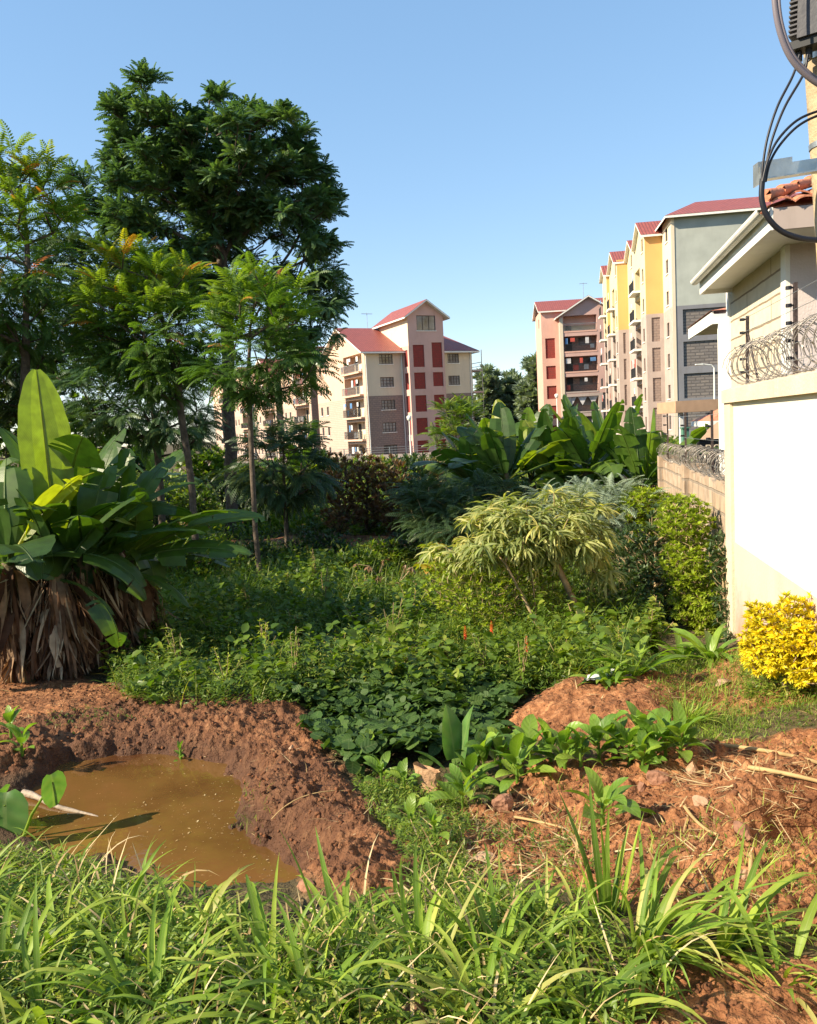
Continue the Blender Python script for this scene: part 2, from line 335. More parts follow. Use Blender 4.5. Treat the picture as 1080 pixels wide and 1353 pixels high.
M['grass'] = leaf_mat('grass', [(0.07, 0.15, 0.012), (0.12, 0.22, 0.015), (0.19, 0.30, 0.022), (0.28, 0.36, 0.04), (0.44, 0.40, 0.13)], 0.36, 0.5, vein=0.2, veinfreq=0.0, spec=0.25)
M['vine'] = leaf_mat('vine', [(0.028, 0.065, 0.014), (0.045, 0.095, 0.018), (0.08, 0.14, 0.025)], 0.25, 0.55, vein=0.06, veinfreq=30, spec=0.22)
M['crop'] = leaf_mat('crop', [(0.09, 0.18, 0.02), (0.14, 0.26, 0.028), (0.23, 0.33, 0.04)], 0.38, 0.4, vein=0.10, veinfreq=38)
M['banana'] = leaf_mat('banana', [(0.035, 0.085, 0.016), (0.055, 0.12, 0.018), (0.12, 0.20, 0.02), (0.34, 0.34, 0.03)], 0.46, 0.36, tint=(1.7, 1.7, 0.3), vein=0.10, veinfreq=330, spec=0.5)
M['dead'] = leaf_mat('dead', [(0.06, 0.03, 0.018), (0.13, 0.07, 0.038), (0.22, 0.13, 0.075), (0.46, 0.36, 0.24)], 0.15, 0.8, tint=(1.3, 1.0, 0.6), mottle=0.4, spec=0.15)
M['straw'] = leaf_mat('straw', [(0.20, 0.12, 0.06), (0.40, 0.28, 0.13), (0.58, 0.46, 0.26)], 0.15, 0.7, tint=(1.1, 1.0, 0.7), spec=0.2)
M['pseudo'] = plain('pseudo', (0.13, 0.10, 0.05), 0.8, mottle=0.5, nscale=6, bump=0.5)
M['silver'] = leaf_mat('silver', [(0.15, 0.20, 0.06), (0.25, 0.29, 0.09), (0.38, 0.39, 0.15), (0.50, 0.42, 0.10)], 0.35, 0.55)
M['lime'] = leaf_mat('lime', [(0.17, 0.24, 0.02), (0.27, 0.35, 0.03), (0.38, 0.42, 0.05)], 0.42, 0.45)
M['yellow'] = leaf_mat('yellow', [(0.30, 0.36, 0.03), (0.72, 0.62, 0.02), (0.82, 0.68, 0.02), (0.90, 0.74, 0.04)], 0.4, 0.45, tint=(1.0, 0.95, 0.5))
M['brownleaf'] = leaf_mat('brownleaf', [(0.10, 0.055, 0.035), (0.19, 0.10, 0.055), (0.16, 0.15, 0.05), (0.42, 0.30, 0.20)], 0.25, 0.6)
M['red_flower'] = leaf_mat('red_flower', [(0.60, 0.05, 0.02), (0.75, 0.12, 0.03)], 0.2, 0.5, tint=(1, 0.6, 0.4))
M['white'] = plain('white', (0.78, 0.76, 0.70), 0.6, mottle=0.05, dirt=0.25, bump=0.1)
M['cream_wall'] = plain('cream_wall', (0.72, 0.66, 0.52), 0.8, mottle=0.04, nscale=2, bump=0.15, dirt=0.12, dirtcol=(0.45, 0.35, 0.25))
M['dado'] = plain('dado', (0.58, 0.43, 0.36), 0.8, mottle=0.05, nscale=2, bump=0.15, dirt=0.2)
M['capb'] = plain('capb', (0.62, 0.50, 0.36), 0.85, mottle=0.1, bump=0.3, dirt=0.4)
M['stone'] = bricky('stone', (0.55, 0.48, 0.36), (0.62, 0.55, 0.42), (0.22, 0.17, 0.12), 2.6, 0.27, 0.016, 0.4, stain=0.3, staincol=(0.38, 0.31, 0.22))
M['oldstone'] = bricky('oldstone', (0.42, 0.31, 0.22), (0.48, 0.37, 0.28), (0.30, 0.25, 0.20), 0.45, 0.2, 0.02, 0.6, stain=0.55, staincol=(0.16, 0.11, 0.07))
M['mauve'] = plain('mauve', (0.60, 0.52, 0.50), 0.8, mottle=0.05, bump=0.2)
M['terracotta'] = plain('terracotta', (0.52, 0.20, 0.11), 0.7, mottle=0.3, nscale=8, bump=0.5, dirt=0.3)
M['redroof'] = roofmat('redroof', (0.36, 0.095, 0.07))
M['cream'] = plain('cream', (0.66, 0.56, 0.42), 0.8, mottle=0.05, nscale=0.6, bump=0.0, dirt=0.25, dirtcol=(0.35, 0.28, 0.2))
M['peach'] = plain('peach', (0.62, 0.42, 0.31), 0.8, mottle=0.05, nscale=0.6, bump=0.0, dirt=0.25, dirtcol=(0.35, 0.25, 0.2))
M['rose'] = plain('rose', (0.56, 0.36, 0.31), 0.8, mottle=0.06, nscale=0.6, bump=0.0, dirt=0.25, dirtcol=(0.30, 0.15, 0.12))
M['salmon'] = plain('salmon', (0.64, 0.38, 0.30), 0.8, mottle=0.06, nscale=0.6, bump=0.0, dirt=0.25, dirtcol=(0.35, 0.18, 0.14))
M['maroon'] = bricky('maroon', (0.30, 0.045, 0.04), (0.26, 0.04, 0.035), (0.2, 0.05, 0.04), 0.3, 0.3, 0.03)
M['greystone'] = bricky('greystone', (0.34, 0.25, 0.21), (0.29, 0.22, 0.19), (0.22, 0.17, 0.15), 0.5, 0.25, 0.03, 0.5, stain=0.2)
M['sunlit_stone'] = bricky('sunlit_stone', (0.50, 0.38, 0.31), (0.45, 0.34, 0.28), (0.36, 0.27, 0.22), 0.5, 0.25, 0.03, 0.4, stain=0.1)  # greystone again, colour lightened to paint the sunlit side of the cream block
M['ybright'] = plain('ybright', (0.66, 0.56, 0.35), 0.8, mottle=0.05, nscale=0.5, bump=0.0, dirt=0.2, dirtcol=(0.6, 0.45, 0.2))
M['orange'] = plain('orange', (0.66, 0.38, 0.14), 0.8, mottle=0.05, nscale=0.5, bump=0.0, dirt=0.15, dirtcol=(0.6, 0.3, 0.1))
M['greyblue'] = plain('greyblue', (0.38, 0.40, 0.36), 0.85, mottle=0.10, nscale=0.8, bump=0.0, dirt=0.3, dirtcol=(0.28, 0.30, 0.26))
M['darkconc'] = plain('darkconc', (0.20, 0.20, 0.22), 0.85, mottle=0.10, nscale=0.8, bump=0.0, dirt=0.3)
M['conc'] = plain('conc', (0.42, 0.34, 0.30), 0.85, mottle=0.10, nscale=0.8, bump=0.0, dirt=0.3)
M['darkstone'] = bricky('darkstone', (0.24, 0.21, 0.19), (0.17, 0.155, 0.15), (0.12, 0.11, 0.11), 0.8, 0.28, 0.05, 0.8, stain=0.2)
M['beam'] = plain('beam', (0.42, 0.27, 0.17), 0.85, mottle=0.1, bump=0.1, dirt=0.2)
M['glass'] = plain('glass', (0.15, 0.155, 0.16), 0.12, mottle=0.85, nscale=0.55, bump=0, spec=0.8)
M['frame'] = plain('frame', (0.10, 0.07, 0.06), 0.6, mottle=0.1, bump=0)
M['metal'] = plain('metal', (0.35, 0.35, 0.34), 0.45, 0.7, mottle=0.2, bump=0.1)
M['galv'] = plain('galv', (0.45, 0.46, 0.44), 0.4, 0.8, mottle=0.2, nscale=10, bump=0.1)
M['rust'] = plain('rust', (0.07, 0.05, 0.045), 0.7, 0.3, mottle=0.4, nscale=14, bump=0.3)
M['razor'] = plain('razor', (0.30, 0.27, 0.24), 0.5, 0.6, mottle=0.3, nscale=10, bump=0)
M['cable'] = plain('cable', (0.015, 0.015, 0.02), 0.4, mottle=0.2, bump=0)
M['gcable'] = plain('gcable', (0.16, 0.14, 0.16), 0.35, mottle=0.1, bump=0)
M['boxgrey'] = plain('boxgrey', (0.055, 0.055, 0.065), 0.5, mottle=0.1, bump=0.1)
M['pole'] = plain('pole', (0.40, 0.31, 0.19), 0.75, mottle=0.25, nscale=9, bump=0.5)
M['cloth'] = plain('cloth', (0.6, 0.58, 0.58), 0.9, mottle=0.3, nscale=1.3, bump=0)
M['cloth_blue'] = plain('cloth_blue', (0.10, 0.22, 0.42), 0.9, mottle=0.3, nscale=1.3, bump=0)
M['cloth_red'] = plain('cloth_red', (0.45, 0.08, 0.06), 0.9, mottle=0.3, nscale=1.3, bump=0)
M['rock'] = plain('rock', (0.26, 0.13, 0.08), 0.9, mottle=0.35, nscale=9, bump=0.7)
M['palerock'] = plain('palerock', (0.40, 0.25, 0.16), 0.9, mottle=0.25, nscale=9, bump=0.6)
M['clod'] = plain('clod', (0.15, 0.062, 0.028), 0.95, mottle=0.45, nscale=20, bump=0.7)
M['bag'] = plain('bag', (0.50, 0.30, 0.17), 0.8, mottle=0.2, nscale=12, bump=0.5)
M['log'] = plain('log', (0.30, 0.24, 0.18), 0.7, mottle=0.3, nscale=12, bump=0.5)
M['plastic'] = plain('plastic', (0.62, 0.64, 0.66), 0.4, mottle=0.15, nscale=12, bump=0.3)
M['sign_green'] = plain('sign_green', (0.08, 0.20, 0.14), 0.6, bump=0)
M['dark'] = plain('dark', (0.03, 0.032, 0.035), 0.6, bump=0)
# ------------------------------------------------------------------ ground sheet
def ground_material():
    m, nt, bs, out = nmat('ground_soil'); L = nt.links
    tc = N(nt, 'ShaderNodeTexCoord')
    so = N(nt, 'ShaderNodeAttribute', attribute_name='soil'); we = N(nt, 'ShaderNodeAttribute', attribute_name='wet')
    def noise(sc, d=6, ro=0.6):
        n = N(nt, 'ShaderNodeTexNoise'); n.inputs['Scale'].default_value = sc; n.inputs['Detail'].default_value = d; n.inputs['Roughness'].default_value = ro
        L.new(tc.outputs['Object'], n.inputs['Vector']); return n.outputs[0]
    a, b, c = noise(2.2), noise(17), noise(70, 4)
    red = rampn(nt, [(0.30, (0.10, 0.040, 0.017)), (0.5, (0.24, 0.105, 0.045)), (0.72, (0.44, 0.23, 0.11))]); L.new(b, red.inputs[0])
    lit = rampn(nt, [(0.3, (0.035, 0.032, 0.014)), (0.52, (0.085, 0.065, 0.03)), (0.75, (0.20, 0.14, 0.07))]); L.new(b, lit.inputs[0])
    red2 = rampn(nt, [(0.35, (0.75, 0.7, 0.7)), (0.65, (1.2, 1.15, 1.1))]); L.new(a, red2.inputs[0])
    mu = N(nt, 'ShaderNodeMix', data_type='RGBA', blend_type='MULTIPLY'); mu.inputs[0].default_value = 1; L.new(red.outputs[0], mu.inputs[6]); L.new(red2.outputs[0], mu.inputs[7])
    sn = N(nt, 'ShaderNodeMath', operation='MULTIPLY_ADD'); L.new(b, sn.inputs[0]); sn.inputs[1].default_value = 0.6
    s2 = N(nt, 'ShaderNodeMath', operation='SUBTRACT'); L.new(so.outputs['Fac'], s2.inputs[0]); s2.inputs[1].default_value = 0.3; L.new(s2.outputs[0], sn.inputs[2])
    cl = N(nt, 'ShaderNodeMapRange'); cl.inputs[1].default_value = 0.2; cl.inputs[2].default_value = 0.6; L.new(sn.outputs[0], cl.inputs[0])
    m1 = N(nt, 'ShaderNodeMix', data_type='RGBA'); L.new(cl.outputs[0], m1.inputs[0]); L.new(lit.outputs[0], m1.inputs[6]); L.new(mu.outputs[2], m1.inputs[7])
    wr = N(nt, 'ShaderNodeMapRange'); wr.inputs[1].default_value = 0.0; wr.inputs[2].default_value = 0.9; wr.inputs[4].default_value = 0.85; L.new(we.outputs['Fac'], wr.inputs[0])
    m2 = N(nt, 'ShaderNodeMix', data_type='RGBA'); L.new(wr.outputs[0], m2.inputs[0]); L.new(m1.outputs[2], m2.inputs[6]); m2.inputs[7].default_value = (0.058, 0.027, 0.015, 1)
    L.new(m2.outputs[2], bs.inputs['Base Color'])
    rr = N(nt, 'ShaderNodeMapRange'); rr.inputs[3].default_value = 0.95; rr.inputs[4].default_value = 0.75; L.new(we.outputs['Fac'], rr.inputs[0]); L.new(rr.outputs[0], bs.inputs['Roughness'])
    bs.inputs['Specular IOR Level'].default_value = 0.25
    b1 = N(nt, 'ShaderNodeBump'); b1.inputs['Strength'].default_value = 0.9; b1.inputs['Distance'].default_value = 0.03; L.new(b, b1.inputs['Height'])
    b2 = N(nt, 'ShaderNodeBump'); b2.inputs['Strength'].default_value = 0.8; b2.inputs['Distance'].default_value = 0.008; L.new(c, b2.inputs['Height']); L.new(b1.outputs[0], b2.inputs['Normal'])
    prev = b2
    for sc, ds in ((38, .012), (95, .005)):
        vo = N(nt, 'ShaderNodeTexVoronoi'); vo.inputs['Scale'].default_value = sc; vo.inputs['Randomness'].default_value = 1
        wv = N(nt, 'ShaderNodeVectorMath', operation='ADD'); L.new(tc.outputs['Object'], wv.inputs[0]); wn = N(nt, 'ShaderNodeTexNoise'); wn.inputs['Scale'].default_value = sc * .6; L.new(tc.outputs['Object'], wn.inputs['Vector'])
        ws = N(nt, 'ShaderNodeVectorMath', operation='SCALE'); ws.inputs['Scale'].default_value = .6 / sc; L.new(wn.outputs['Color'], ws.inputs[0]); L.new(ws.outputs[0], wv.inputs[1]); L.new(wv.outputs[0], vo.inputs['Vector'])
        b3 = N(nt, 'ShaderNodeBump'); b3.invert = True; b3.inputs['Strength'].default_value = 0.8; b3.inputs['Distance'].default_value = ds; L.new(vo.outputs['Distance'], b3.inputs['Height']); L.new(prev.outputs[0], b3.inputs['Normal']); prev = b3
    L.new(prev.outputs[0], bs.inputs['Normal'])
    return m
def make_ground():
    r = np.concatenate([np.geomspace(0.3, 1.6, 14, endpoint=False), np.geomspace(1.6, 3, 90, endpoint=False), np.geomspace(3, 7.5, 340, endpoint=False), np.geomspace(7.5, 30, 130, endpoint=False), np.geomspace(30, 2500, 60)])
    fa = np.concatenate([np.linspace(R(-42), R(-30), 30, endpoint=False), np.linspace(R(-30), R(30), 540, endpoint=False), np.linspace(R(30), R(42), 30)]); ba = np.linspace(R(42), R(318), 50)[1:-1]
    a = np.concatenate([fa, ba]); n, m = len(r), len(a)
    X = r[:, None] * np.sin(a)[None]; Y = r[:, None] * np.cos(a)[None]
    Z, S, W, _ = height(X, Y)
    V = np.stack([X, Y, Z], -1).reshape(-1, 3)
    i = np.arange(n - 1)[:, None] * m; j = np.arange(m)[None]; j2 = (j + 1) % m
    F = np.stack([i + j2, i + j, i + m + j, i + m + j2], -1).reshape(-1, 4)
    mb = MB(); mb.add(V, F)
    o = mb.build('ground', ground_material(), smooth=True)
    me = o.data
    for nm, arr in (('soil', S), ('wet', W)):
        at = me.attributes.new(nm, 'FLOAT', 'POINT'); at.data.foreach_set('value', arr.ravel().astype(np.float32))
    tag(o, kind='structure')
make_ground()
def make_water():
    m, nt, bs, out = nmat('muddy_water'); L = nt.links
    tc = N(nt, 'ShaderNodeTexCoord'); n = N(nt, 'ShaderNodeTexNoise'); n.inputs['Scale'].default_value = 1.6; n.inputs['Detail'].default_value = 4; L.new(tc.outputs['Object'], n.inputs['Vector'])
    rp = rampn(nt, [(0.3, (0.075, 0.030, 0.011)), (0.5, (0.135, 0.070, 0.020)), (0.75, (0.18, 0.080, 0.028))]); L.new(n.outputs[0], rp.inputs[0])
    v = N(nt, 'ShaderNodeTexNoise'); v.inputs['Scale'].default_value = 55; v.inputs['Detail'].default_value = 3; L.new(tc.outputs['Object'], v.inputs['Vector'])
    vr = N(nt, 'ShaderNodeMapRange'); vr.inputs[1].default_value = 0.70; vr.inputs[2].default_value = 0.74; L.new(v.outputs[0], vr.inputs[0])
    mx = N(nt, 'ShaderNodeMix', data_type='RGBA'); L.new(vr.outputs[0], mx.inputs[0]); L.new(rp.outputs[0], mx.inputs[6]); mx.inputs[7].default_value = (0.45, 0.28, 0.12, 1)
    L.new(mx.outputs[2], bs.inputs['Base Color']); bs.inputs['Roughness'].default_value = 0.05; bs.inputs['IOR'].default_value = 1.45; bs.inputs['Specular IOR Level'].default_value = 0.8
    n2 = N(nt, 'ShaderNodeTexNoise'); n2.inputs['Scale'].default_value = 14; L.new(tc.outputs['Object'], n2.inputs['Vector'])
    bp = N(nt, 'ShaderNodeBump'); bp.inputs['Strength'].default_value = 0.05; bp.inputs['Distance'].default_value = 0.02; L.new(n2.outputs[0], bp.inputs['Height']); L.new(bp.outputs[0], bs.inputs['Normal'])
    xs = [p[0] for p in pond_poly]; ys = [p[1] for p in pond_poly]
    gx = np.linspace(min(xs) - 0.2, max(xs) + 0.2, 70); gy = np.linspace(min(ys) - 0.2, max(ys) + 0.2, 60)
    X, Y = np.meshgrid(gx, gy, indexing='ij'); sd_ = sdist(X, Y, pond_poly); V = np.stack([X, Y, np.full_like(X, WATER)], -1).reshape(-1, 3)
    F = []
    for i in range(69):
        for j in range(59):
            if sd_[i:i + 2, j:j + 2].min() < 0.22: F.append([i * 60 + j, (i + 1) * 60 + j, (i + 1) * 60 + j + 1, i * 60 + j + 1])
    mb = MB(); mb.add(V, F); tag(mb.build('pond_water', m), kind='structure')
make_water()

# ------------------------------------------------------------------ building kit (local metres: x right along the front, y away, z up)
class Face:
    """a wall plane: origin O, direction U, outward normal Nn (local coordinates)"""
    def __init__(s, O, U, Nn): s.O = np.array(O, float); s.U = np.array(U, float); s.N = np.array(Nn, float)
    def p(s, u, z, d=0.0): return s.O + s.U * u + np.array((0, 0, z)) - s.N * d
    def rect(s, mb, u0, u1, z0_, z1, d=0.0):
        q = [s.p(u0, z0_, d), s.p(u1, z0_, d), s.p(u1, z1, d), s.p(u0, z1, d)]
        mb.add(q, [[0, 1, 2, 3]], [[[u0, z0_], [u1, z0_], [u1, z1], [u0, z1]]])
    def slab(s, mb, u0, u1, z0_, z1, d0, d1):
        """box between depths d0 (outer) and d1 (inner)"""
        s.rect(mb, u0, u1, z0_, z1, d0)
        for (a, b, c, d) in (((u0, z0_, d0), (u0, z1, d0), (u0, z1, d1), (u0, z0_, d1)), ((u1, z0_, d0), (u1, z1, d0), (u1, z1, d1), (u1, z0_, d1)),
                             ((u0, z0_, d0), (u1, z0_, d0), (u1, z0_, d1), (u0, z0_, d1)), ((u0, z1, d0), (u1, z1, d0), (u1, z1, d1), (u0, z1, d1))):
            w = abs(d1 - d0)
            mb.add([s.p(*a), s.p(*b), s.p(*c), s.p(*d)], [[0, 1, 2, 3]], [[[0, a[1]], [b[0] - a[0], b[1]], [w, c[1]], [w, d[1]]]])
        s.rect(mb, u0, u1, z0_, z1, d1)
    def wall(s, mb, u0, u1, z0_, z1, holes=(), depth=0.15):
        us = sorted({u0, u1} | {min(max(h[i], u0), u1) for h in holes for i in (0, 1)}); zs = sorted({z0_, z1} | {min(max(h[i], z0_), z1) for h in holes for i in (2, 3)})
        for a, b in zip(us, us[1:]):
            for c, d in zip(zs, zs[1:]):
                if b - a < 1e-4 or d - c < 1e-4: continue
                mu, mz = (a + b) / 2, (c + d) / 2
                if any(h[0] < mu < h[1] and h[2] < mz < h[3] for h in holes): continue
                s.rect(mb, a, b, c, d)
        for h in holes:
            if h[1] <= u0 or h[0] >= u1 or h[3] <= z0_ or h[2] >= z1: continue
            e = [max(h[0], u0), min(h[1], u1), max(h[2], z0_), min(h[3], z1)]
            dd = h[4] if len(h) > 4 else depth
            for (a, b) in (((e[0], e[2]), (e[0], e[3])), ((e[1], e[3]), (e[1], e[2])), ((e[0], e[3]), (e[1], e[3])), ((e[1], e[2]), (e[0], e[2]))):
                if (a[1] == b[1] == z1 and h[3] > z1) or (a[1] == b[1] == z0_ and h[2] < z0_): continue
                mb.add([s.p(*a), s.p(*b), s.p(b[0], b[1], dd), s.p(a[0], a[1], dd)], [[0, 1, 2, 3]], [[[a[0], a[1]], [b[0], b[1]], [b[0] + dd, b[1] + dd], [a[0] + dd, a[1] + dd]]])
def window(face, u0, u1, z0_, z1, root, d=0.12, bars=3, rows=2, grille=True):
    mb = MB(); t = 0.07
    face.slab(mb, u0, u0 + t, z0_, z1, d - 0.05, d + 0.02); face.slab(mb, u1 - t, u1, z0_, z1, d - 0.05, d + 0.02)
    face.slab(mb, u0 + t, u1 - t, z0_, z0_ + t, d - 0.05, d + 0.02); face.slab(mb, u0 + t, u1 - t, z1 - t, z1, d - 0.05, d + 0.02)
    for k in range(1, bars):
        u = u0 + (u1 - u0) * k / bars; face.slab(mb, u - 0.03, u + 0.03, z0_ + t, z1 - t, d - 0.04, d + 0.01)
    for k in range(1, rows):
        z = z0_ + (z1 - z0_) * k / rows; face.slab(mb, u0 + t, u1 - t, z - 0.025, z + 0.025, d - 0.06, d - 0.041)
    w = mb.build('window', M['frame'], root)
    g = MB(); face.rect(g, u0 + t * .5, u1 - t * .5, z0_ + t * .5, z1 - t * .5, d + 0.015); g.build('pane', M['glass'], w)
    s_ = MB(); face.slab(s_, u0 - 0.1, u1 + 0.1, z0_ - 0.1, z0_ - 0.002, -0.08, 0.1); s_.build('sill', M['white'], w)
    return w
def loggia(face, u0, u1, z0_, z1, root, depth=1.3, back='cream', kind=0, slabmat='cream', rail=True, cloth=True, out=0.0, dark=False):
    """recessed balcony: back wall with door and window, slab, railing, washing"""
    mb = MB(); face.rect(mb, u0, u1, z0_, z1, depth)
    b = mb.build('balcony', M[back], root)
    q = MB(); w = u1 - u0
    face.slab(q, u0 + w * .1, u0 + w * .1 + 0.85, z0_ + 0.002, z0_ + 2.05, depth - 0.05, depth + 0.01); q.build('door', M['dark'], b)
    q = MB(); face.slab(q, u0 + w * .48, u0 + w * .88, z0_ + 0.9, z0_ + 2.0, depth - 0.04, depth + 0.01); q.build('window', M['glass'], b)
    q = MB(); face.slab(q, u0 - (out > 0) * .05, u1 + (out > 0) * .05, z0_ - 0.22, z0_ - 0.003, -out - 0.04, 0.0 if out else -0.002); 
    q.build('slab', M[slabmat], b)
    if rail:
        q = MB(); d = -out + 0.04
        face.slab(q, u0 + .01, u1 - .01, z0_ + 0.98, z0_ + 1.04, d, d + 0.05); face.slab(q, u0 + .01, u1 - .01, z0_ + 0.08, z0_ + 0.12, d, d + 0.05)
        n = int(w / 0.16)
        for k in range(n + 1):
            u = u0 + 0.03 + (w - 0.06) * k / n; face.slab(q, u - 0.015, u + 0.015, z0_ + 0.121, z0_ + 0.979, d + 0.01, d + 0.04)
        q.build('railing', M['dark' if dark else 'metal'], b)
    if cloth:
        rs = random.Random(int(u0 * 100 + z0_ * 31)); u = u0 + 0.2
        while u < u1 - 0.7:
            ww = rs.uniform(0.3, 0.8); hh = rs.uniform(0.4, 1.0)
            if rs.random() < 0.75:
                q = MB(); zt = z0_ + (1.0 if rs.random() < .5 else 1.9); zb = zt - hh
                face.slab(q, u, u + ww, zb, zt, -out + 0.10, -out + 0.13)
                q.build('hanging_cloth', M[rs.choice(['cloth', 'cloth', 'cloth_blue', 'cloth_red', 'white'])], b)
            u += ww + rs.uniform(0.1, 0.6)
def roofslope(mb, a, b, c, d):
    """quad with uv: u along a-b, v up slope a-d"""
    a, b, c, d = [np.array(q, float) for q in (a, b, c, d)]
    e = (b - a) / np.linalg.norm(b - a); nrm = np.cross(b - a, d - a)
    if np.linalg.norm(nrm) < 1e-6: nrm = np.cross(b - a, c - a)
    f = np.cross(nrm, e); f /= np.linalg.norm(f)
    uv = [[(q - a).dot(e), (q - a).dot(f)] for q in (a, b, c, d)]
    mb.add([a, b, c, d], [[0, 1, 2, 3]], [uv])
def gable(root, x0, x1, y0, y1, ze, zr, axis='x', hip=(0, 0), over=0.6, mat='redroof', trim='white', yr=None):
    """roof with the ridge along x (or y). hip: ridge pulled in at each end. Thick: top sheet, soffit and fascia"""
    top = MB(); tr = MB()
    def m(u, v, z): return (u, v, z) if axis == 'x' else (v, u, z)
    a0, a1, b0, b1 = (x0, x1, y0, y1) if axis == 'x' else (y0, y1, x0, x1)
    mid = (b0 + b1) / 2 if yr is None else yr; sl = (zr - ze) / (mid - b0); ze0 = ze - over * sl; ze1 = ze - over * (zr - ze) / (b1 - mid)
    A0, A1, B0, B1 = a0 - over, a1 + over, b0 - over, b1 + over
    r0, r1 = A0 + hip[0], A1 - hip[1]; t = 0.22
    roofslope(top, m(A0, B0, ze0), m(A1, B0, ze0), m(r1, mid, zr), m(r0, mid, zr))
    roofslope(top, m(A1, B1, ze1), m(A0, B1, ze1), m(r0, mid, zr), m(r1, mid, zr))
    if hip[0]: roofslope(top, m(A0, B1, ze1), m(A0, B0, ze0), m(r0, mid, zr), m(r0, mid, zr + 1e-4))
    if hip[1]: roofslope(top, m(A1, B0, ze0), m(A1, B1, ze1), m(r1, mid, zr), m(r1, mid, zr + 1e-4))
    rf = top.build('roof', M[mat], root)
    g = 0.03
    tr.quad(m(A0, B0, ze0 - g), m(A1, B0, ze0 - g), m(A1, B0, ze0 - t), m(A0, B0, ze0 - t)); tr.quad(m(A0, B1, ze1 - g), m(A1, B1, ze1 - g), m(A1, B1, ze1 - t), m(A0, B1, ze1 - t))
    for (aa, rr, hp) in ((A0, r0, hip[0]), (A1, r1, hip[1])):
        if hp: tr.quad(m(aa, B0, ze0 - g), m(aa, B1, ze1 - g), m(aa, B1, ze1 - t), m(aa, B0, ze0 - t))
        else:
            tr.quad(m(aa, B0, ze0 - g), m(aa, mid, zr - g), m(aa, mid, zr - t), m(aa, B0, ze0 - t)); tr.quad(m(aa, B1, ze1 - g), m(aa, mid, zr - g), m(aa, mid, zr - t), m(aa, B1, ze1 - t))
    tr.quad(m(A0, B0, ze0 - t), m(A1, B0, ze0 - t), m(r1, mid, zr - t), m(r0, mid, zr - t)); tr.quad(m(A0, B1, ze1 - t), m(A1, B1, ze1 - t), m(r1, mid, zr - t), m(r0, mid, zr - t))
    tr.build('fascia', M[trim], rf)
    return rf
def gable_tri(mb, face, u0, u1, ze, zr, um=None, d=0.0):
    um = (u0 + u1) / 2 if um is None else um
    q = [face.p(u0, ze, d), face.p(um, ze, d), face.p(u1, ze, d), face.p(um, zr, d)]
    mb.add(q, [[0, 1, 2, 3]], [[[u0, ze], [um, ze], [u1, ze], [um, zr]]])

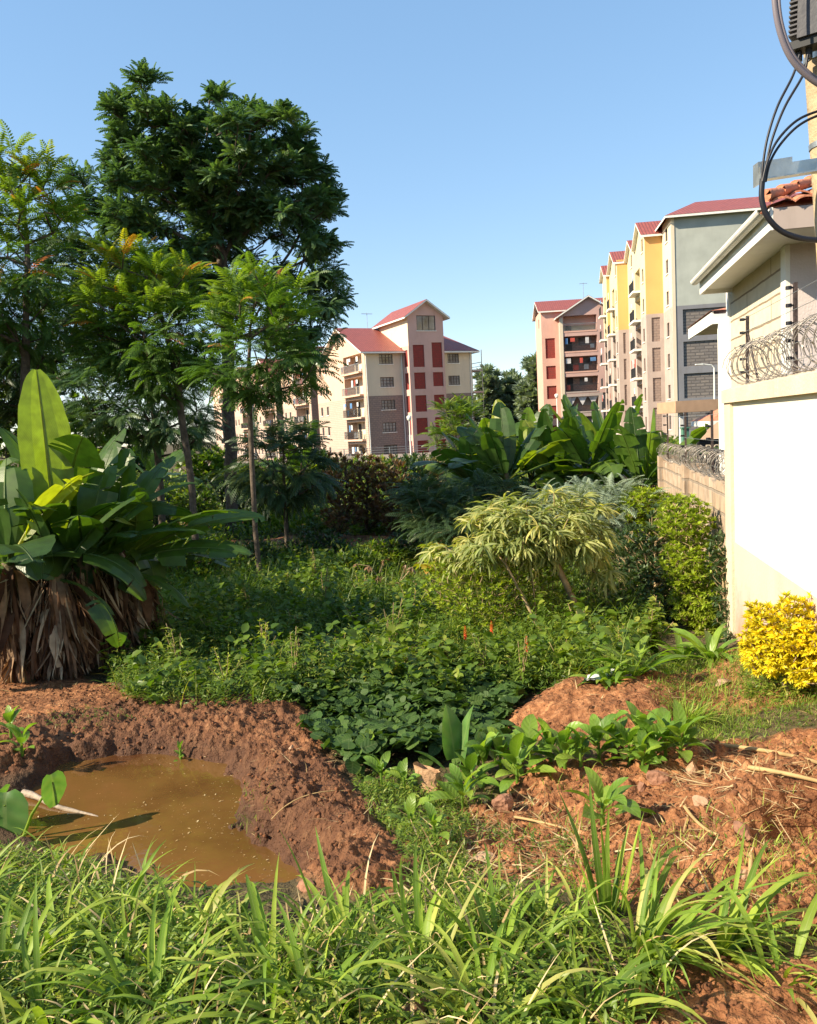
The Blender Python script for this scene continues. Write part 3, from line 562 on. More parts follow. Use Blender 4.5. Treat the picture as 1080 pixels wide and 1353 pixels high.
# ---- long pale block with rose stair tower (left)
def pale_block(loc, rot, sections, label, tower=True, fl=5, fh=2.9, group=None):
    root = thing('apartment_building', label, 'building', loc, rot, group)
    W, D, HH = 15.6, 16.0, fl * fh; split = 3 * fh - 0.1
    if tower:
        F_ = Face((0, 0, 0), (1, 0, 0), (0, -1, 0)); wins = []
        for f in range(fl):
            z = f * fh + 1.0
            wins.append((2.0, 3.9, z, z + 1.25)); wins.append((11.9, 13.6, z, z + 1.25))
        up = MB(); F_.wall(up, 0, W, split, HH, wins); lo = MB(); F_.wall(lo, 0, W, 0, split, wins)
        Rr = Face((W, 0, 0), (0, 1, 0), (1, 0, 0)); rh = [(1.0, 4.2, f * fh + .3, f * fh + 2.5, 1.3) for f in range(fl)]
        Rr.wall(up, 0, D, split, HH, rh); Rr.wall(lo, 0, D, 0, split, rh)
        B_ = Face((0, D, 0), (1, 0, 0), (0, 1, 0)); B_.wall(up, 0, W, split, HH); B_.wall(lo, 0, W, 0, split)
        up.build('upper_wall', M['cream'], root); lo.build('lower_wall', M['greystone'], root)
        for w in wins: window(F_, *w, root, bars=4, rows=3)
        for h in rh:
            loggia(Rr, h[0], h[1], h[2], h[3], root, cloth=False)
        for f in range(fl):  # projecting end balconies
            q = MB(); Rr.slab(q, -0.2, 5.0, f * fh - .12, f * fh + .1, -1.5, 0.0); b = q.build('balcony', M['rose' if f % 2 else 'conc'], root)
            q = MB()
            for u in (-0.1, 4.9): Rr.slab(q, u - .04, u + .04, f * fh + .1, f * fh + 2.75, -1.48, -1.40)
            Rr.slab(q, -0.1, 4.9, f * fh + 1.05, f * fh + 1.12, -1.49, -1.41); Rr.slab(q, -0.1, 4.9, f * fh + .55, f * fh + .6, -1.49, -1.41)
            q.build('railing', M['metal'], b)
        # tower
        tx0, tx1, ty0, ty1, tz = 5.3, 10.4, -2.0, 7.5, HH + 4.2
        tw = MB(); TF = Face((tx0, ty0, 0), (1, 0, 0), (0, -1, 0)); TL = Face((tx0, ty1, 0), (0, -1, 0), (-1, 0, 0)); TR = Face((tx1, ty0, 0), (0, 1, 0), (1, 0, 0)); TB = Face((tx0, ty1, 0), (1, 0, 0), (0, 1, 0))
        hs = [(0.6, 2.2, f * fh + (0.5 if f < 4 else 0.4), f * fh + (2.6 if f < 4 else 3.2)) for f in range(fl)] + [(3.3, 4.8, f * fh + (0.5 if f < 4 else 0.0) + .3, f * fh + (2.6 if f < 4 else 3.5)) for f in range(fl)] + [(1.3, 4.0, tz - 2.1, tz - .2)]
        TF.wall(tw, 0, 5.1, 0, tz, hs, 0.12); gable_tri(tw, TF, 0, 5.1, tz, tz + 1.75)
        lw = MB(); sd_h = [(7.9, 9.1, f * fh + .5, f * fh + 2.6) for f in range(fl)]
        TL.wall(tw, 7.5, 9.5, 0, HH + .2, sd_h, 0.12); TL.wall(lw, 0, 9.5, HH + .2, tz)
        TR.wall(tw, 0, 9.5, 0, tz); TB.wall(tw, 0, 5.1, HH - 2, tz); gable_tri(tw, TB, 0, 5.1, tz, tz + 1.75)
        tw.build('tower_wall', M['rose'], root); lw.build('tower_side_wall', M['cream'], root)
        for h in hs[:-1]:
            q = MB(); TF.rect(q, *h, 0.119); q.build('vent_panel', M['maroon'], root)
        for h in sd_h:
            q = MB(); TL.rect(q, *h, 0.119); q.build('vent_panel', M['maroon'], root)
        window(TF, *hs[-1], root, bars=3, rows=1)
        gable(root, tx0, tx1, ty0, ty1, tz, tz + 1.75, axis='y', over=0.7)
        gable(root, 0, W, 0, D, HH, HH + 3.7, axis='x', hip=(0, 3.5), over=0.8)
        for u in (5.12, 15.3, 0.15):
            q = MB(); F_.slab(q, u - .05, u + .05, 0, HH - .2, -0.12, -0.02); q.build('drain_pipe', M['white'], root)
        q = MB(); q.tube([(4, 8, HH + 3.6), (4, 8, HH + 5.8)], .03, 4); q.box(3.2, 4.8, 7.97, 8.03, HH + 5.6, HH + 5.66); q.build('aerial', M['metal'], root)
    # left side, sections along y
    y = 0.0
    for si, (kind, ln) in enumerate(sections):
        if kind == 'gable':
            L_ = Face((0, y + ln, 0), (0, -1, 0), (-1, 0, 0)); c0 = ln - 7.6
            hol = [(c0, c0 + 6.6, f * fh + .25, f * fh + 2.55, 1.5) for f in range(fl)]
            win = [(u, u + 0.8, f * fh + .95, f * fh + 2.15) for f in range(fl) for u in (1.2, 3.7) if u + 1 < c0]
            a = MB(); L_.wall(a, 0, ln, split, HH, hol + win, .15); gable_tri(a, L_, 0, ln, HH, HH + 3.7, ln - 8)
            a.build('side_wall', M['peach' if si % 2 == 0 else 'cream'], root)
            a = MB(); L_.wall(a, 0, ln, 0, split, hol + win, .15); a.build('side_lower_wall', M['sunlit_stone'], root)
            for h in hol: loggia(L_, h[0], h[1], h[2], h[3], root, 1.5, kind=0, out=0.5, slabmat='peach', dark=(h[2] < split))
            for w in win: window(L_, *w, root, bars=2, rows=2)
            if not tower or si > 0:
                gable(root, 0, W, y, y + ln, HH, HH + 3.7, axis='x', over=0.7)
                q = MB(); Ff = Face((0, y, 0), (1, 0, 0), (0, -1, 0)); Ff.wall(q, 0, W, 0, HH); q.build('end_wall', M['cream'], root)
        elif kind == 'recess':
            L_ = Face((3.0, y + ln, 0), (0, -1, 0), (-1, 0, 0)); a = MB(); hs = [(ln * .3, ln * .7, f * fh + 1, f * fh + 2.2) for f in range(fl)]
            L_.wall(a, 0, ln, 0, HH - .4, hs); 
            for w in hs: window(L_, *w, root, bars=2)
            Face((0, y + ln, 0), (1, 0, 0), (0, -1, 0)).wall(a, 0, 3, 0, HH)
            Face((0, y, 0), (1, 0, 0), (0, 1, 0)).wall(a, 0, 3, 0, HH)
            a.build('recess_wall', M['greystone'], root)
            gable(root, 3, W, y, y + ln, HH - .4, HH + 2.2, axis='x', over=0.1)
        y += ln
    return root
c = P(489, 600, 105)
pale_block((c[0], 105, -1.6), math.atan2(.42, .907), [('gable', 19.0), ('recess', 3.0)], 'cream apartment block with rose stair tower and red roofs beyond the garden')
d_ = np.array((-.42, .907)); o2 = np.array((c[0], 105)) + d_ * 22.3
pale_block((o2[0], o2[1], -1.6), math.atan2(.42, .907), [('gable', 15.0), ('recess', 4.0), ('gable', 15.0)], 'pale apartment block with two side gables half hidden behind the tall trees', tower=False)
o3 = np.array((c[0], 105)) + d_ * 58
pale_block((o3[0], o3[1], -1.6), math.atan2(.42, .907), [('gable', 15.0), ('recess', 4.0), ('gable', 15.0)], 'farthest pale apartment block with red gable seen left of the big trunk', tower=False)

# ---- pink block
def pink_block():
    D0 = 120.0; c = P(744, 560, D0); fh = 2.9; z0_ = -1.8; base = (c[0], D0, z0_)
    root = thing('apartment_building', 'dusty pink apartment block with stacked balconies behind the banana plants', 'building', base, R(-4))
    F_ = Face((0, 0, 0), (1, 0, 0), (0, -1, 0)); W = 8.3; fl = 6; HH = 19.1
    lf = [(0.55, 5.3, 14.0 - k * 2.9 + 2.9, 14.0 - k * 2.9 + 5.2, 1.5) for k in range(6)]
    lf = [(0.55, 5.3, s_ + 0.35, s_ + 2.5, 1.5) for s_ in [16.9 - 2.9 * k for k in range(6)]]
    a = MB(); F_.wall(a, 0, W, 8.2, HH + .5, lf); gable_tri(a, F_, 0, W, HH + .5, HH + 3.0, 4.15)
    Face((0, 0, 0), (0, 1, 0), (-1, 0, 0)).wall(a, 0, 9, 8.2, HH + .5); Face((W, 0, 0), (0, 1, 0), (1, 0, 0)).wall(a, 0, 14, 0, HH + .5)
    a.build('upper_wall', M['rose'], root)
    a = MB(); F_.wall(a, 0, W, 0, 8.2, lf + [(5.9, 8.0, s_ + .3, s_ + 2.6) for s_ in (.2, 2.9, 5.6)], .12); Face((0, 0, 0), (0, 1, 0), (-1, 0, 0)).wall(a, 0, 9, 0, 8.2); a.build('lower_wall', M['conc'], root)
    a = MB()
    for s_ in (.2, 2.9, 5.6): F_.rect(a, 5.9, 8.0, s_ + .3, s_ + 2.6, .119)
    a.build('stone_infill', M['greystone'], root)
    a = MB(); F_.slab(a, -0.02, 0.45, 0, HH, -.10, -.02); a.build('corner_pilaster', M['cream'], root)
    for i, h in enumerate(lf): loggia(F_, h[0], h[1], h[2], h[3], root, 1.5, back='ybright' if i == 0 else 'greystone', cloth=i not in (0, 4), slabmat='salmon' if i < 3 else 'conc', dark=i > 0, rail=i != 4)
    # curtains hanging as pennants in the fifth opening
    h = lf[4]
    for k in range(3):
        q = MB(); u = h[0] + .2 + 1.55 * k; a_, b_, c_ = F_.p(u, h[3] - .05, .3), F_.p(u + 1.4, h[3] - .05, .3), F_.p(u + .7, h[3] - 1.25, .34)
        q.add([a_, b_, c_, (a_ + c_) / 2, F_.p(u, h[3] - .05, .33), F_.p(u + 1.4, h[3] - .05, .33), F_.p(u + .7, h[3] - 1.25, .37), (F_.p(u, h[3] - .05, .33) + F_.p(u + .7, h[3] - 1.25, .37)) / 2], [[0, 1, 2, 3], [4, 5, 6, 7]]); q.build('hanging_cloth', M['cloth'], root)
    gable(root, 0, W, 0, 14, HH + .5, HH + 3.0, axis='y', over=.6)
    # taller stair wing on the left, ridge across
    G_ = Face((-2.5, 1.2, 0), (1, 0, 0), (0, -1, 0)); zt = 20.6; a = MB()
    hh = [(0.5, 1.9, s_, s_ + (2.9 if k == 0 else 1.9)) for k, s_ in enumerate([13.6, 10.6, 7.7, 4.8, 1.9])]
    G_.wall(a, 0, 2.5, 0, zt, hh, .12); G_.wall(a, 2.5, 9.9, HH - 1, zt); Face((-2.5, 1.2, 0), (0, 1, 0), (-1, 0, 0)).wall(a, 0, 9, 0, zt, [(3, 4.2, zt - 2.2, zt - .9)], .1)
    Face((-2.5, 10.2, 0), (1, 0, 0), (0, 1, 0)).wall(a, 0, 10, 0, zt)
    a.build('stair_wall', M['salmon'], root)
    for h in hh:
        q = MB(); G_.rect(q, *h, .119); q.build('vent_panel', M['maroon'], root)
    gable(root, -2.5, 7.4, 1.2, 10.2, zt, zt + 1.9, axis='x', over=.45)
    q = MB(); q.tube([(4.3, 5, zt + 1.5), (4.3, 5, zt + 4.2)], .03, 4); q.box(3.7, 4.9, 4.97, 5.03, zt + 4.0, zt + 4.06); q.build('aerial', M['metal'], root)
    return root
pink_block()

# ---- yellow and grey block (right)
def yellow_block():
    c = P(892, 560, 76); base = (c[0], 76.0, 0.0)
    root = thing('apartment_building', 'yellow and grey apartment block with stepped wings and red roofs beyond the wall', 'building', base, R(-8))
    fh = 2.9; split = 12.4; H1 = 20.6
    # grey end facade
    F_ = Face((0, 0, 0), (1, 0, 0), (0, -1, 0)); W = 26.0
    a = MB(); F_.wall(a, 0, W, split, H1, [(9.0, 10.2, 17.2, 18.4), (17, 18.4, 17.2, 18.4)]); a.build('upper_facade', M['greyblue'], root)
    window(F_, 9.0, 10.2, 17.2, 18.4, root); window(F_, 17, 18.4, 17.2, 18.4, root)
    pan = [(u0, u1, s_ + .5, s_ + 2.75) for s_ in [9.3, 6.4, 3.5, 0.6] for (u0, u1) in ((.9, 5.4), (6.0, 10.0), (10.6, 15), (15.6, 20), (20.6, 25))]
    pan = [(a_, b_, s_, t_ - .0) for a_, b_, s_, t_ in pan]
    a = MB(); F_.wall(a, 0, W, 0, split, pan, .15); a.build('lower_facade', M['darkconc'], root)
    a = MB()
    for p_ in pan: F_.rect(a, *p_, .149)
    a.build('stone_infill', M['darkstone'], root)
    # stepped left side. each wing: offset x (negative = towards the garden), y0..y1
    def side(x, ya, yb, up, lo, holes, wins, H_):
        L_ = Face((x, yb, 0), (0, -1, 0), (-1, 0, 0)); ln = yb - ya
        hs = [(ln - (h[1] - ya), ln - (h[0] - ya), h[2], h[3], 1.2) for h in holes]; ws = [(ln - (h[1] - ya), ln - (h[0] - ya), h[2], h[3]) for h in wins]
        a = MB(); L_.wall(a, 0, ln, split, H_, hs + ws); a.build('side_wall', M[up], root)
        a = MB(); L_.wall(a, 0, ln, 0, split, hs + ws); a.build('side_lower_wall', M[lo], root)
        for w in ws: window(L_, *w, root, bars=2, rows=2)
        for h in hs: loggia(L_, h[0], h[1], h[2], h[3], root, 1.2, back=up, out=0.7, slabmat='white', dark=True)
        return L_
    def front(x0, x1, y, up, lo, H_):
        a = MB(); Fn = Face((x0, y, 0), (1, 0, 0), (0, -1, 0)); Fn.wall(a, 0, x1 - x0, split, H_); a.build('wing_front', M[up], root)
        ps = [(.5, x1 - x0 - .35, s_ + .45, s_ + 2.75) for s_ in [9.3, 6.4, 3.5, 0.6]]
        a = MB(); Fn.wall(a, 0, x1 - x0, 0, split - .002, ps, .1); a.build('wing_lower_front', M[lo], root)
        a = MB()
        for p_ in ps: Fn.rect(a, *p_, .099)
        a.build('stone_infill', M['greystone'], root)
    fl = [0.6 + fh * k for k in range(7)]
    w7 = lambda a_, b_: [(a_, b_, z + .6, z + 1.9) for z in fl[:7] if z + 1.9 < H1 - .3]
    side(0, 0, 4.65, 'cream', 'conc', [], w7(1.8, 3.0), H1)
    front(-1.65, 0, 4.65, 'orange', 'conc', 20.1)
    side(-1.65, 4.65, 17.3, 'ybright', 'conc', [(8.2, 11.6, z + .15, z + 2.4) for z in fl[:6]], w7(5.8, 6.8) + w7(13.6, 14.6), 20.1)
    front(-2.8, -1.65, 17.3, 'orange', 'conc', 20.1)
    side(-2.8, 17.3, 25, 'ybright', 'conc', [(20.2, 22.6, z + .15, z + 2.4) for z in fl[:6]], w7(18.2, 19.2), 20.1)
    front(-3.15, -2.8, 25, 'orange', 'conc', 20.1)
    side(-3.15, 25, 29.5, 'ybright', 'conc', [(26.3, 28.3, z + .15, z + 2.4) for z in fl[:6]], [], 20.1)
    def wing_gable(x, ya, yb, ze, rise):
        gable(root, x, x + 9, ya, yb, ze, ze + rise, axis='x', over=.4)
        a = MB(); L_ = Face((x, yb, 0), (0, -1, 0), (-1, 0, 0)); gable_tri(a, L_, 0, yb - ya, ze, ze + rise); a.build('gable_wall', M['ybright'], root)
    wing_gable(-1.65, 4.65, 10.6, 20.1, 1.7); wing_gable(-1.65, 11.6, 16.9, 20.1, 1.4)
    wing_gable(-2.8, 17.6, 23.8, 20.1, 1.6); wing_gable(-3.15, 25.2, 29.5, 20.1, 1.3)
    gable(root, 0, W, 0, 12, H1, H1 + 2.3, axis='x', hip=(4.0, 5), over=.6)
    gable(root, 1, W, 12.8, 29.5, H1 - .2, H1 + 1.0, axis='x', hip=(5.0, 5), over=.05)
    q = MB(); F_.slab(q, -.02, .28, 0, H1 - .3, -.06, -.01); q.build('corner_pilaster', M['cream'], root)
    return root
yellow_block()
# ------------------------------------------------------------------ near walls, house, pole
WROT = math.atan2(-0.187, 0.982)
_c, _s = math.cos(WROT), math.sin(WROT)
WO = (1.6, 0.0)
def wl(x, y, z=0.0):
    """wall-aligned local coordinates -> world"""
    return (WO[0] + _c * x - _s * y, WO[1] + _s * x + _c * y, z)
def splash(m, z0_, z1, col, amt):
    nt = m.node_tree; L = nt.links; bs = nt.nodes['Principled BSDF']; old = bs.inputs['Base Color'].links[0].from_socket
    tc = N(nt, 'ShaderNodeTexCoord'); sx = N(nt, 'ShaderNodeSeparateXYZ'); L.new(tc.outputs['Object'], sx.inputs[0]); no = N(nt, 'ShaderNodeTexNoise'); no.inputs['Scale'].default_value = 5; no.inputs['Detail'].default_value = 8; no.inputs['Roughness'].default_value = .7; L.new(tc.outputs['Object'], no.inputs['Vector'])
    ad = N(nt, 'ShaderNodeMath', operation='MULTIPLY_ADD'); L.new(no.outputs[0], ad.inputs[0]); ad.inputs[1].default_value = -(z1 - z0_) * 1.6; L.new(sx.outputs[2], ad.inputs[2])
    mr = N(nt, 'ShaderNodeMapRange'); mr.inputs[1].default_value = z0_ - (z1 - z0_) * .8; mr.inputs[2].default_value = z1 - (z1 - z0_) * .8; mr.inputs[3].default_value = amt; mr.inputs[4].default_value = 0; L.new(ad.outputs[0], mr.inputs[0])
    mx = N(nt, 'ShaderNodeMix', data_type='RGBA'); L.new(mr.outputs[0], mx.inputs[0]); L.new(old, mx.inputs[6]); mx.inputs[7].default_value = (*col, 1); L.new(mx.outputs[2], bs.inputs['Base Color'])
splash(M['dado'], .15, .85, (.36, .16, .09), .85)
def boundary_wall():
    r = thing('boundary_wall', 'smooth cream boundary wall with pinkish lower band at the right edge', 'wall', (*WO, 0), WROT)
    a = MB(); a.box(0, .2, -3, 7.72, 1.2, 2.5); a.build('wall', M['cream_wall'], r)
    a = MB(); a.box(-.006, .206, -3, 7.72, -.3, 1.2); a.build('painted_band', M['dado'], r)
    a = MB(); a.prism([(-.05, 2.5), (.25, 2.5), (.25, 2.62), (.1, 2.66), (-.05, 2.62)], 'y', -3, 8.02); a.build('coping', M['capb'], r)
    a = MB(); a.box(-.03, .23, 7.72, 8.0, -.3, 2.5); a.build('pillar', M['capb'], r)
boundary_wall()
def stone_wall():
    r = thing('stone_wall', 'low weathered stone wall with rough top running on beyond the cream wall', 'wall', (*WO, 0), WROT)
    a = MB(); n = 40; ys = np.linspace(8.0, 13.7, n)
    zt = 1.70 + 0.03 * np.sin(ys * 9) + rng.uniform(-.015, .015, n)
    for i in range(n - 1):
        y0, y1 = ys[i], ys[i + 1]
        for (A_, B_, C_, D_) in (((.02, y1, -.3), (.02, y0, -.3), (.02, y0, zt[i]), (.02, y1, zt[i + 1])), ((.2, y0, -.3), (.2, y1, -.3), (.2, y1, zt[i + 1]), (.2, y0, zt[i])), ((.02, y0, zt[i]), (.2, y0, zt[i]), (.2, y1, zt[i + 1]), (.02, y1, zt[i + 1]))):
            a.quad(A_, B_, C_, D_)
    a.quad((.02, 13.7, -.3), (.2, 13.7, -.3), (.2, 13.7, zt[-1]), (.02, 13.7, zt[-1])); a.build('wall', M['oldstone'], r)
    for y in (10.6, 13.3):
        a = MB(); a.box(-.04, .26, y, y + .25, -.3, 1.78); a.build('pillar', M['oldstone'], r)
stone_wall()
# razor wire
def coil(y0, y1, z, rad, label, loops, x=.1):
    r = thing('razor_wire_coil', label, 'razor wire', wl(x, y0, z), WROT, 'razor wire coils on the wall tops')
    a = MB(); nb = []
    for k, ph in enumerate((0, math.pi)):
        t = np.linspace(0, 1, loops * 18); rr = rad * (1 + .07 * np.sin(t * 37 + k * 2) + .04 * np.sin(t * 91))
        an = ph + t * loops * 2 * math.pi * (1 if k else -1)
        pts = np.stack([rr * np.cos(an) * 1.0, t * (y1 - y0) + .04 * np.sin(an * 2 + 1), rad * .96 + rr * np.sin(an)], -1)
        a.tube(pts, 0.0035, 4, cap=False)
        for q in pts[::2]: nb.append(q + rng.normal(0, .002, 3))
    a.build('wire', M['razor'], r)
    b = MB()
    for q in nb:
        d = rng.normal(size=3); d /= np.linalg.norm(d); e = np.cross(d, rng.normal(size=3)); e /= np.linalg.norm(e)
        b.add([q - d * .020, q + e * .006, q + d * .020, q - e * .006], [[0, 1, 2, 3]])
    o = b.build('barb', M['razor'], r); o['kind'] = 'stuff'
coil(3.2, 7.7, 2.655, .175, 'razor wire coil in loose loops on top of the smooth cream wall', 27)
coil(8.1, 10.9, 1.72, .15, 'tight razor wire coil on the nearer end of the low stone wall', 20)
coil(11.0, 13.6, 1.72, .13, 'razor wire coil on the far end of the low stone wall by the bananas', 16)
def fence_post(y, h, label, lean=0.0, brace=False, zb=2.64, n=5):
    r = thing('fence_post', label, 'fence post', wl(.1, y, zb), WROT, 'electric fence posts standing on the walls')
    a = MB(); a.box(-.012, .012, -.018, .018, 0, h); a.build('post', M['rust'], r)
    for k in range(n):
        q = MB(); z = h * (.2 + .75 * k / (n - 1)); q.tube([(-.045, 0, z - .012), (-.045, 0, z + .012)], .022, 8); q.box(-.045, -.012, -.006, .006, z - .006, z + .006); q.build('insulator', M['cable'], r)
    if brace:
        q = MB(); q.tube([(0, -.02, h * .75), (0, -.45, .0)], .010, 5); q.build('brace', M['rust'], r)
    r.rotation_euler = (lean, 0, WROT)
fence_post(6.05, .66, 'straight dark electric fence post in front of the beige stone house wall')
fence_post(7.6, .62, 'leaning dark electric fence post with a brace at the end of the cream wall', 0.05, True)
fence_post(3.6, .66, 'dark electric fence post near the utility pole')
for i, y in enumerate((9.4, 11.4, 13.3)):
    fence_post(y, .75, ['thin post rising from the nearer part of the low stone wall', 'thin post rising from the middle of the low stone wall', 'thin post rising from the far end of the low stone wall'][i], 0, False, 1.7)
def strand(y0, y1, z, label_i, sag=.02, zb=2.64):
    t = np.linspace(0, 1, 9); a = MB(); pts = np.stack([np.full(9, .055), y0 + (y1 - y0) * t, z - sag * 4 * t * (1 - t)], -1)
    a.tube(pts, .0022, 4, cap=False)
    o = a.build('fence_wire', M['galv'], None); o.location = (*WO, 0); o.rotation_euler = (0, 0, WROT)
    return o
nm = ['lowest', 'second', 'third', 'fourth', 'topmost']
for k in range(5):
    o = strand(1.5, 7.6, 2.64 + .62 * (.2 + .75 * k / 4), k); tag(o, nm[k] + ' thin electric wire above the razor coil on the cream wall', 'wire', 'electric fence wires')
for k in (0, 2, 4):
    o = strand(8.0, 13.3, 1.7 + .75 * (.2 + .75 * k / 4), k); tag(o, nm[k] + ' thin electric wire above the low stone wall', 'wire', 'electric fence wires')

def house():
    r = thing('house', 'bungalow with coursed stone wall, white eaves and clay tiles behind the cream wall', 'house', (*WO, 0), WROT)
    WX, ya, yb, ze = 1.0, 9.75, 13.1, 4.25
    a = MB(); Fl = Face((WX, yb, 0), (0, -1, 0), (-1, 0, 0)); Fl.wall(a, 0.16, yb - ya - .2, .2, ze); a.build('stone_wall', M['stone'], r)
    a = MB(); Face((WX, ya, 0), (1, 0, 0), (0, -1, 0)).wall(a, 0, 8, .2, ze); Face((WX, yb, 0), (1, 0, 0), (0, 1, 0)).wall(a, 0, 8, .2, ze); a.build('end_wall', M['mauve'], r)
    a = MB(); a.box(WX - .03, WX + .02, ya - .002, ya + .2, .2, ze - .002); a.build('corner_pilaster', M['white'], r)
    a = MB(); a.box(WX - .03, WX + .02, yb - .16, yb + .01, .2, ze - .002); a.build('corner_pilaster', M['white'], r)
    ex, ey, ey2 = .54, 8.6, 12.8
    a = MB(); a.box(ex + .03, 9, ey + .03, ey2 - .03, ze, ze + .03); a.build('soffit', M['white'], r)
    a = MB(); a.box(ex, ex + .03, ey, ey2, ze - .06, ze + .16); a.build('fascia', M['white'], r)
    a = MB(); a.box(ex + .031, 9, ey, ey + .03, ze - .06, ze + .15); a.build('fascia', M['conc'], r)
    a = MB(); a.box(ex + .031, 9, ey2 - .03, ey2, ze - .06, ze + .15); a.build('fascia', M['white'], r)
    # gutter: half round
    g = MB(); th = np.linspace(math.pi, 2 * math.pi, 9); 
    for rr in (.065, .058):
        pr = [(ex - .066 + rr * math.cos(t), ze + .15 + rr * math.sin(t)) for t in th]
        for p, q in zip(pr, pr[1:]): g.quad((p[0], ey - .02, p[1]), (q[0], ey - .02, q[1]), (q[0], ey2 + .02, q[1]), (p[0], ey2 + .02, p[1]))
    gg = g.build('gutter', M['white'], r, smooth=True)
    # tiled hip roof with real barrel tiles on the near slope
    sl = math.tan(R(24)); zt = ze + .17; W = 9 - ex; half = (ey2 - ey) / 2
    rf = MB()
    cols = int(W / .22); nr = 9; run = half / nr
    def zz(k, f): return zt + sl * (k + f) * run
    for k in range(nr):
        x_in = (k * run)
        for c_ in range(cols):
            x0 = ex + c_ * .22
            if x0 + .11 < ex + x_in - .05: continue
            n_ = 6; jit = rng.uniform(-.015, .015); jz = rng.uniform(-.008, .008)
            for i in range(n_):
                t0, t1 = i / n_, (i + 1) / n_
                h0, h1 = .045 * math.sin(t0 * math.pi) ** .7 if 0 < t0 < 1 else 0, .045 * math.sin(t1 * math.pi) ** .7 if 0 < t1 < 1 else 0
                ylo, yhi = ey - .05 + k * run + jit, ey - .05 + (k + 1) * run + .05
                rf.quad((x0 + .22 * t0, ylo, zz(k, 0) + h0 + .03 + jz), (x0 + .22 * t1, ylo, zz(k, 0) + h1 + .03 + jz), (x0 + .22 * t1, yhi, zz(k, 1) + h1 + jz), (x0 + .22 * t0, yhi, zz(k, 1) + h0 + jz), A=rng.random())
                rf.quad((x0 + .22 * t0, ylo, zz(k, 0) + h0 + .03 + jz), (x0 + .22 * t1, ylo, zz(k, 0) + h1 + .03 + jz), (x0 + .22 * t1, ylo, zz(k, 0) + h1 + .012 + jz), (x0 + .22 * t0, ylo, zz(k, 0) + h0 + .012 + jz))
    ap = (ex + half, ey + half, zt + sl * half)
    rf.quad((ex - .04, ey2 + .04, zt), (ex - .04, ey - .04, zt), ap, tuple(np.array(ap) + (0, 1e-3, 0)))
    rf.quad((9, ey2 + .04, zt), (ex, ey2 + .04, zt), ap, (9, ey + half, ap[2]))
    rf.quad((ex, ey + .02, zt - .01), (9, ey + .02, zt - .01), (9, ey + half, ap[2] - .012), (ap[0], ap[1], ap[2] - .012))
    ro = rf.build('roof', M['terracotta'], r)
    h = MB(); n_ = 12
    for i in range(n_):
        f0, f1 = i / n_, (i + 1) / n_ + .02; p0 = np.array((ex - .05, ey - .05, zt + .05)) * (1 - f0) + np.array(ap) * f0 + (0, 0, .05); p1 = np.array((ex - .05, ey - .05, zt + .05)) * (1 - f1) + np.array(ap) * f1 + (0, 0, .03)
        h.tube([p0, p1], [.06, .045], 9, cap=True)
    h.build('hip_tiles', M['terracotta'], ro, smooth=False)
    # lower rear porch
    a = MB(); a.box(.93, 4, 13.93, 16.4, 3.92, 3.96); a.build('porch_soffit', M['white'], r)
    a = MB(); a.box(.90, .93, 13.9, 16.4, 3.86, 4.06); a.build('porch_fascia', M['white'], r)
    a = MB(); a.box(.93, 4, 13.9, 13.93, 3.86, 4.02); a.build('porch_fascia', M['white'], r)
    a = MB(); a.quad((.87, 13.86, 4.07), (4, 13.86, 4.07), (4, 15.2, 4.3), (1.7, 15.2, 4.3)); a.quad((.87, 16.4, 4.07), (.87, 13.86, 4.07), (1.7, 15.2, 4.3), (1.7, 15.3, 4.3)); a.build('porch_roof', M['terracotta'], r)
    a = MB(); a.box(1.0, 1.04, 13.1, 14.0, .2, 3.9); a.build('porch_wall', M['white'], r)
house()

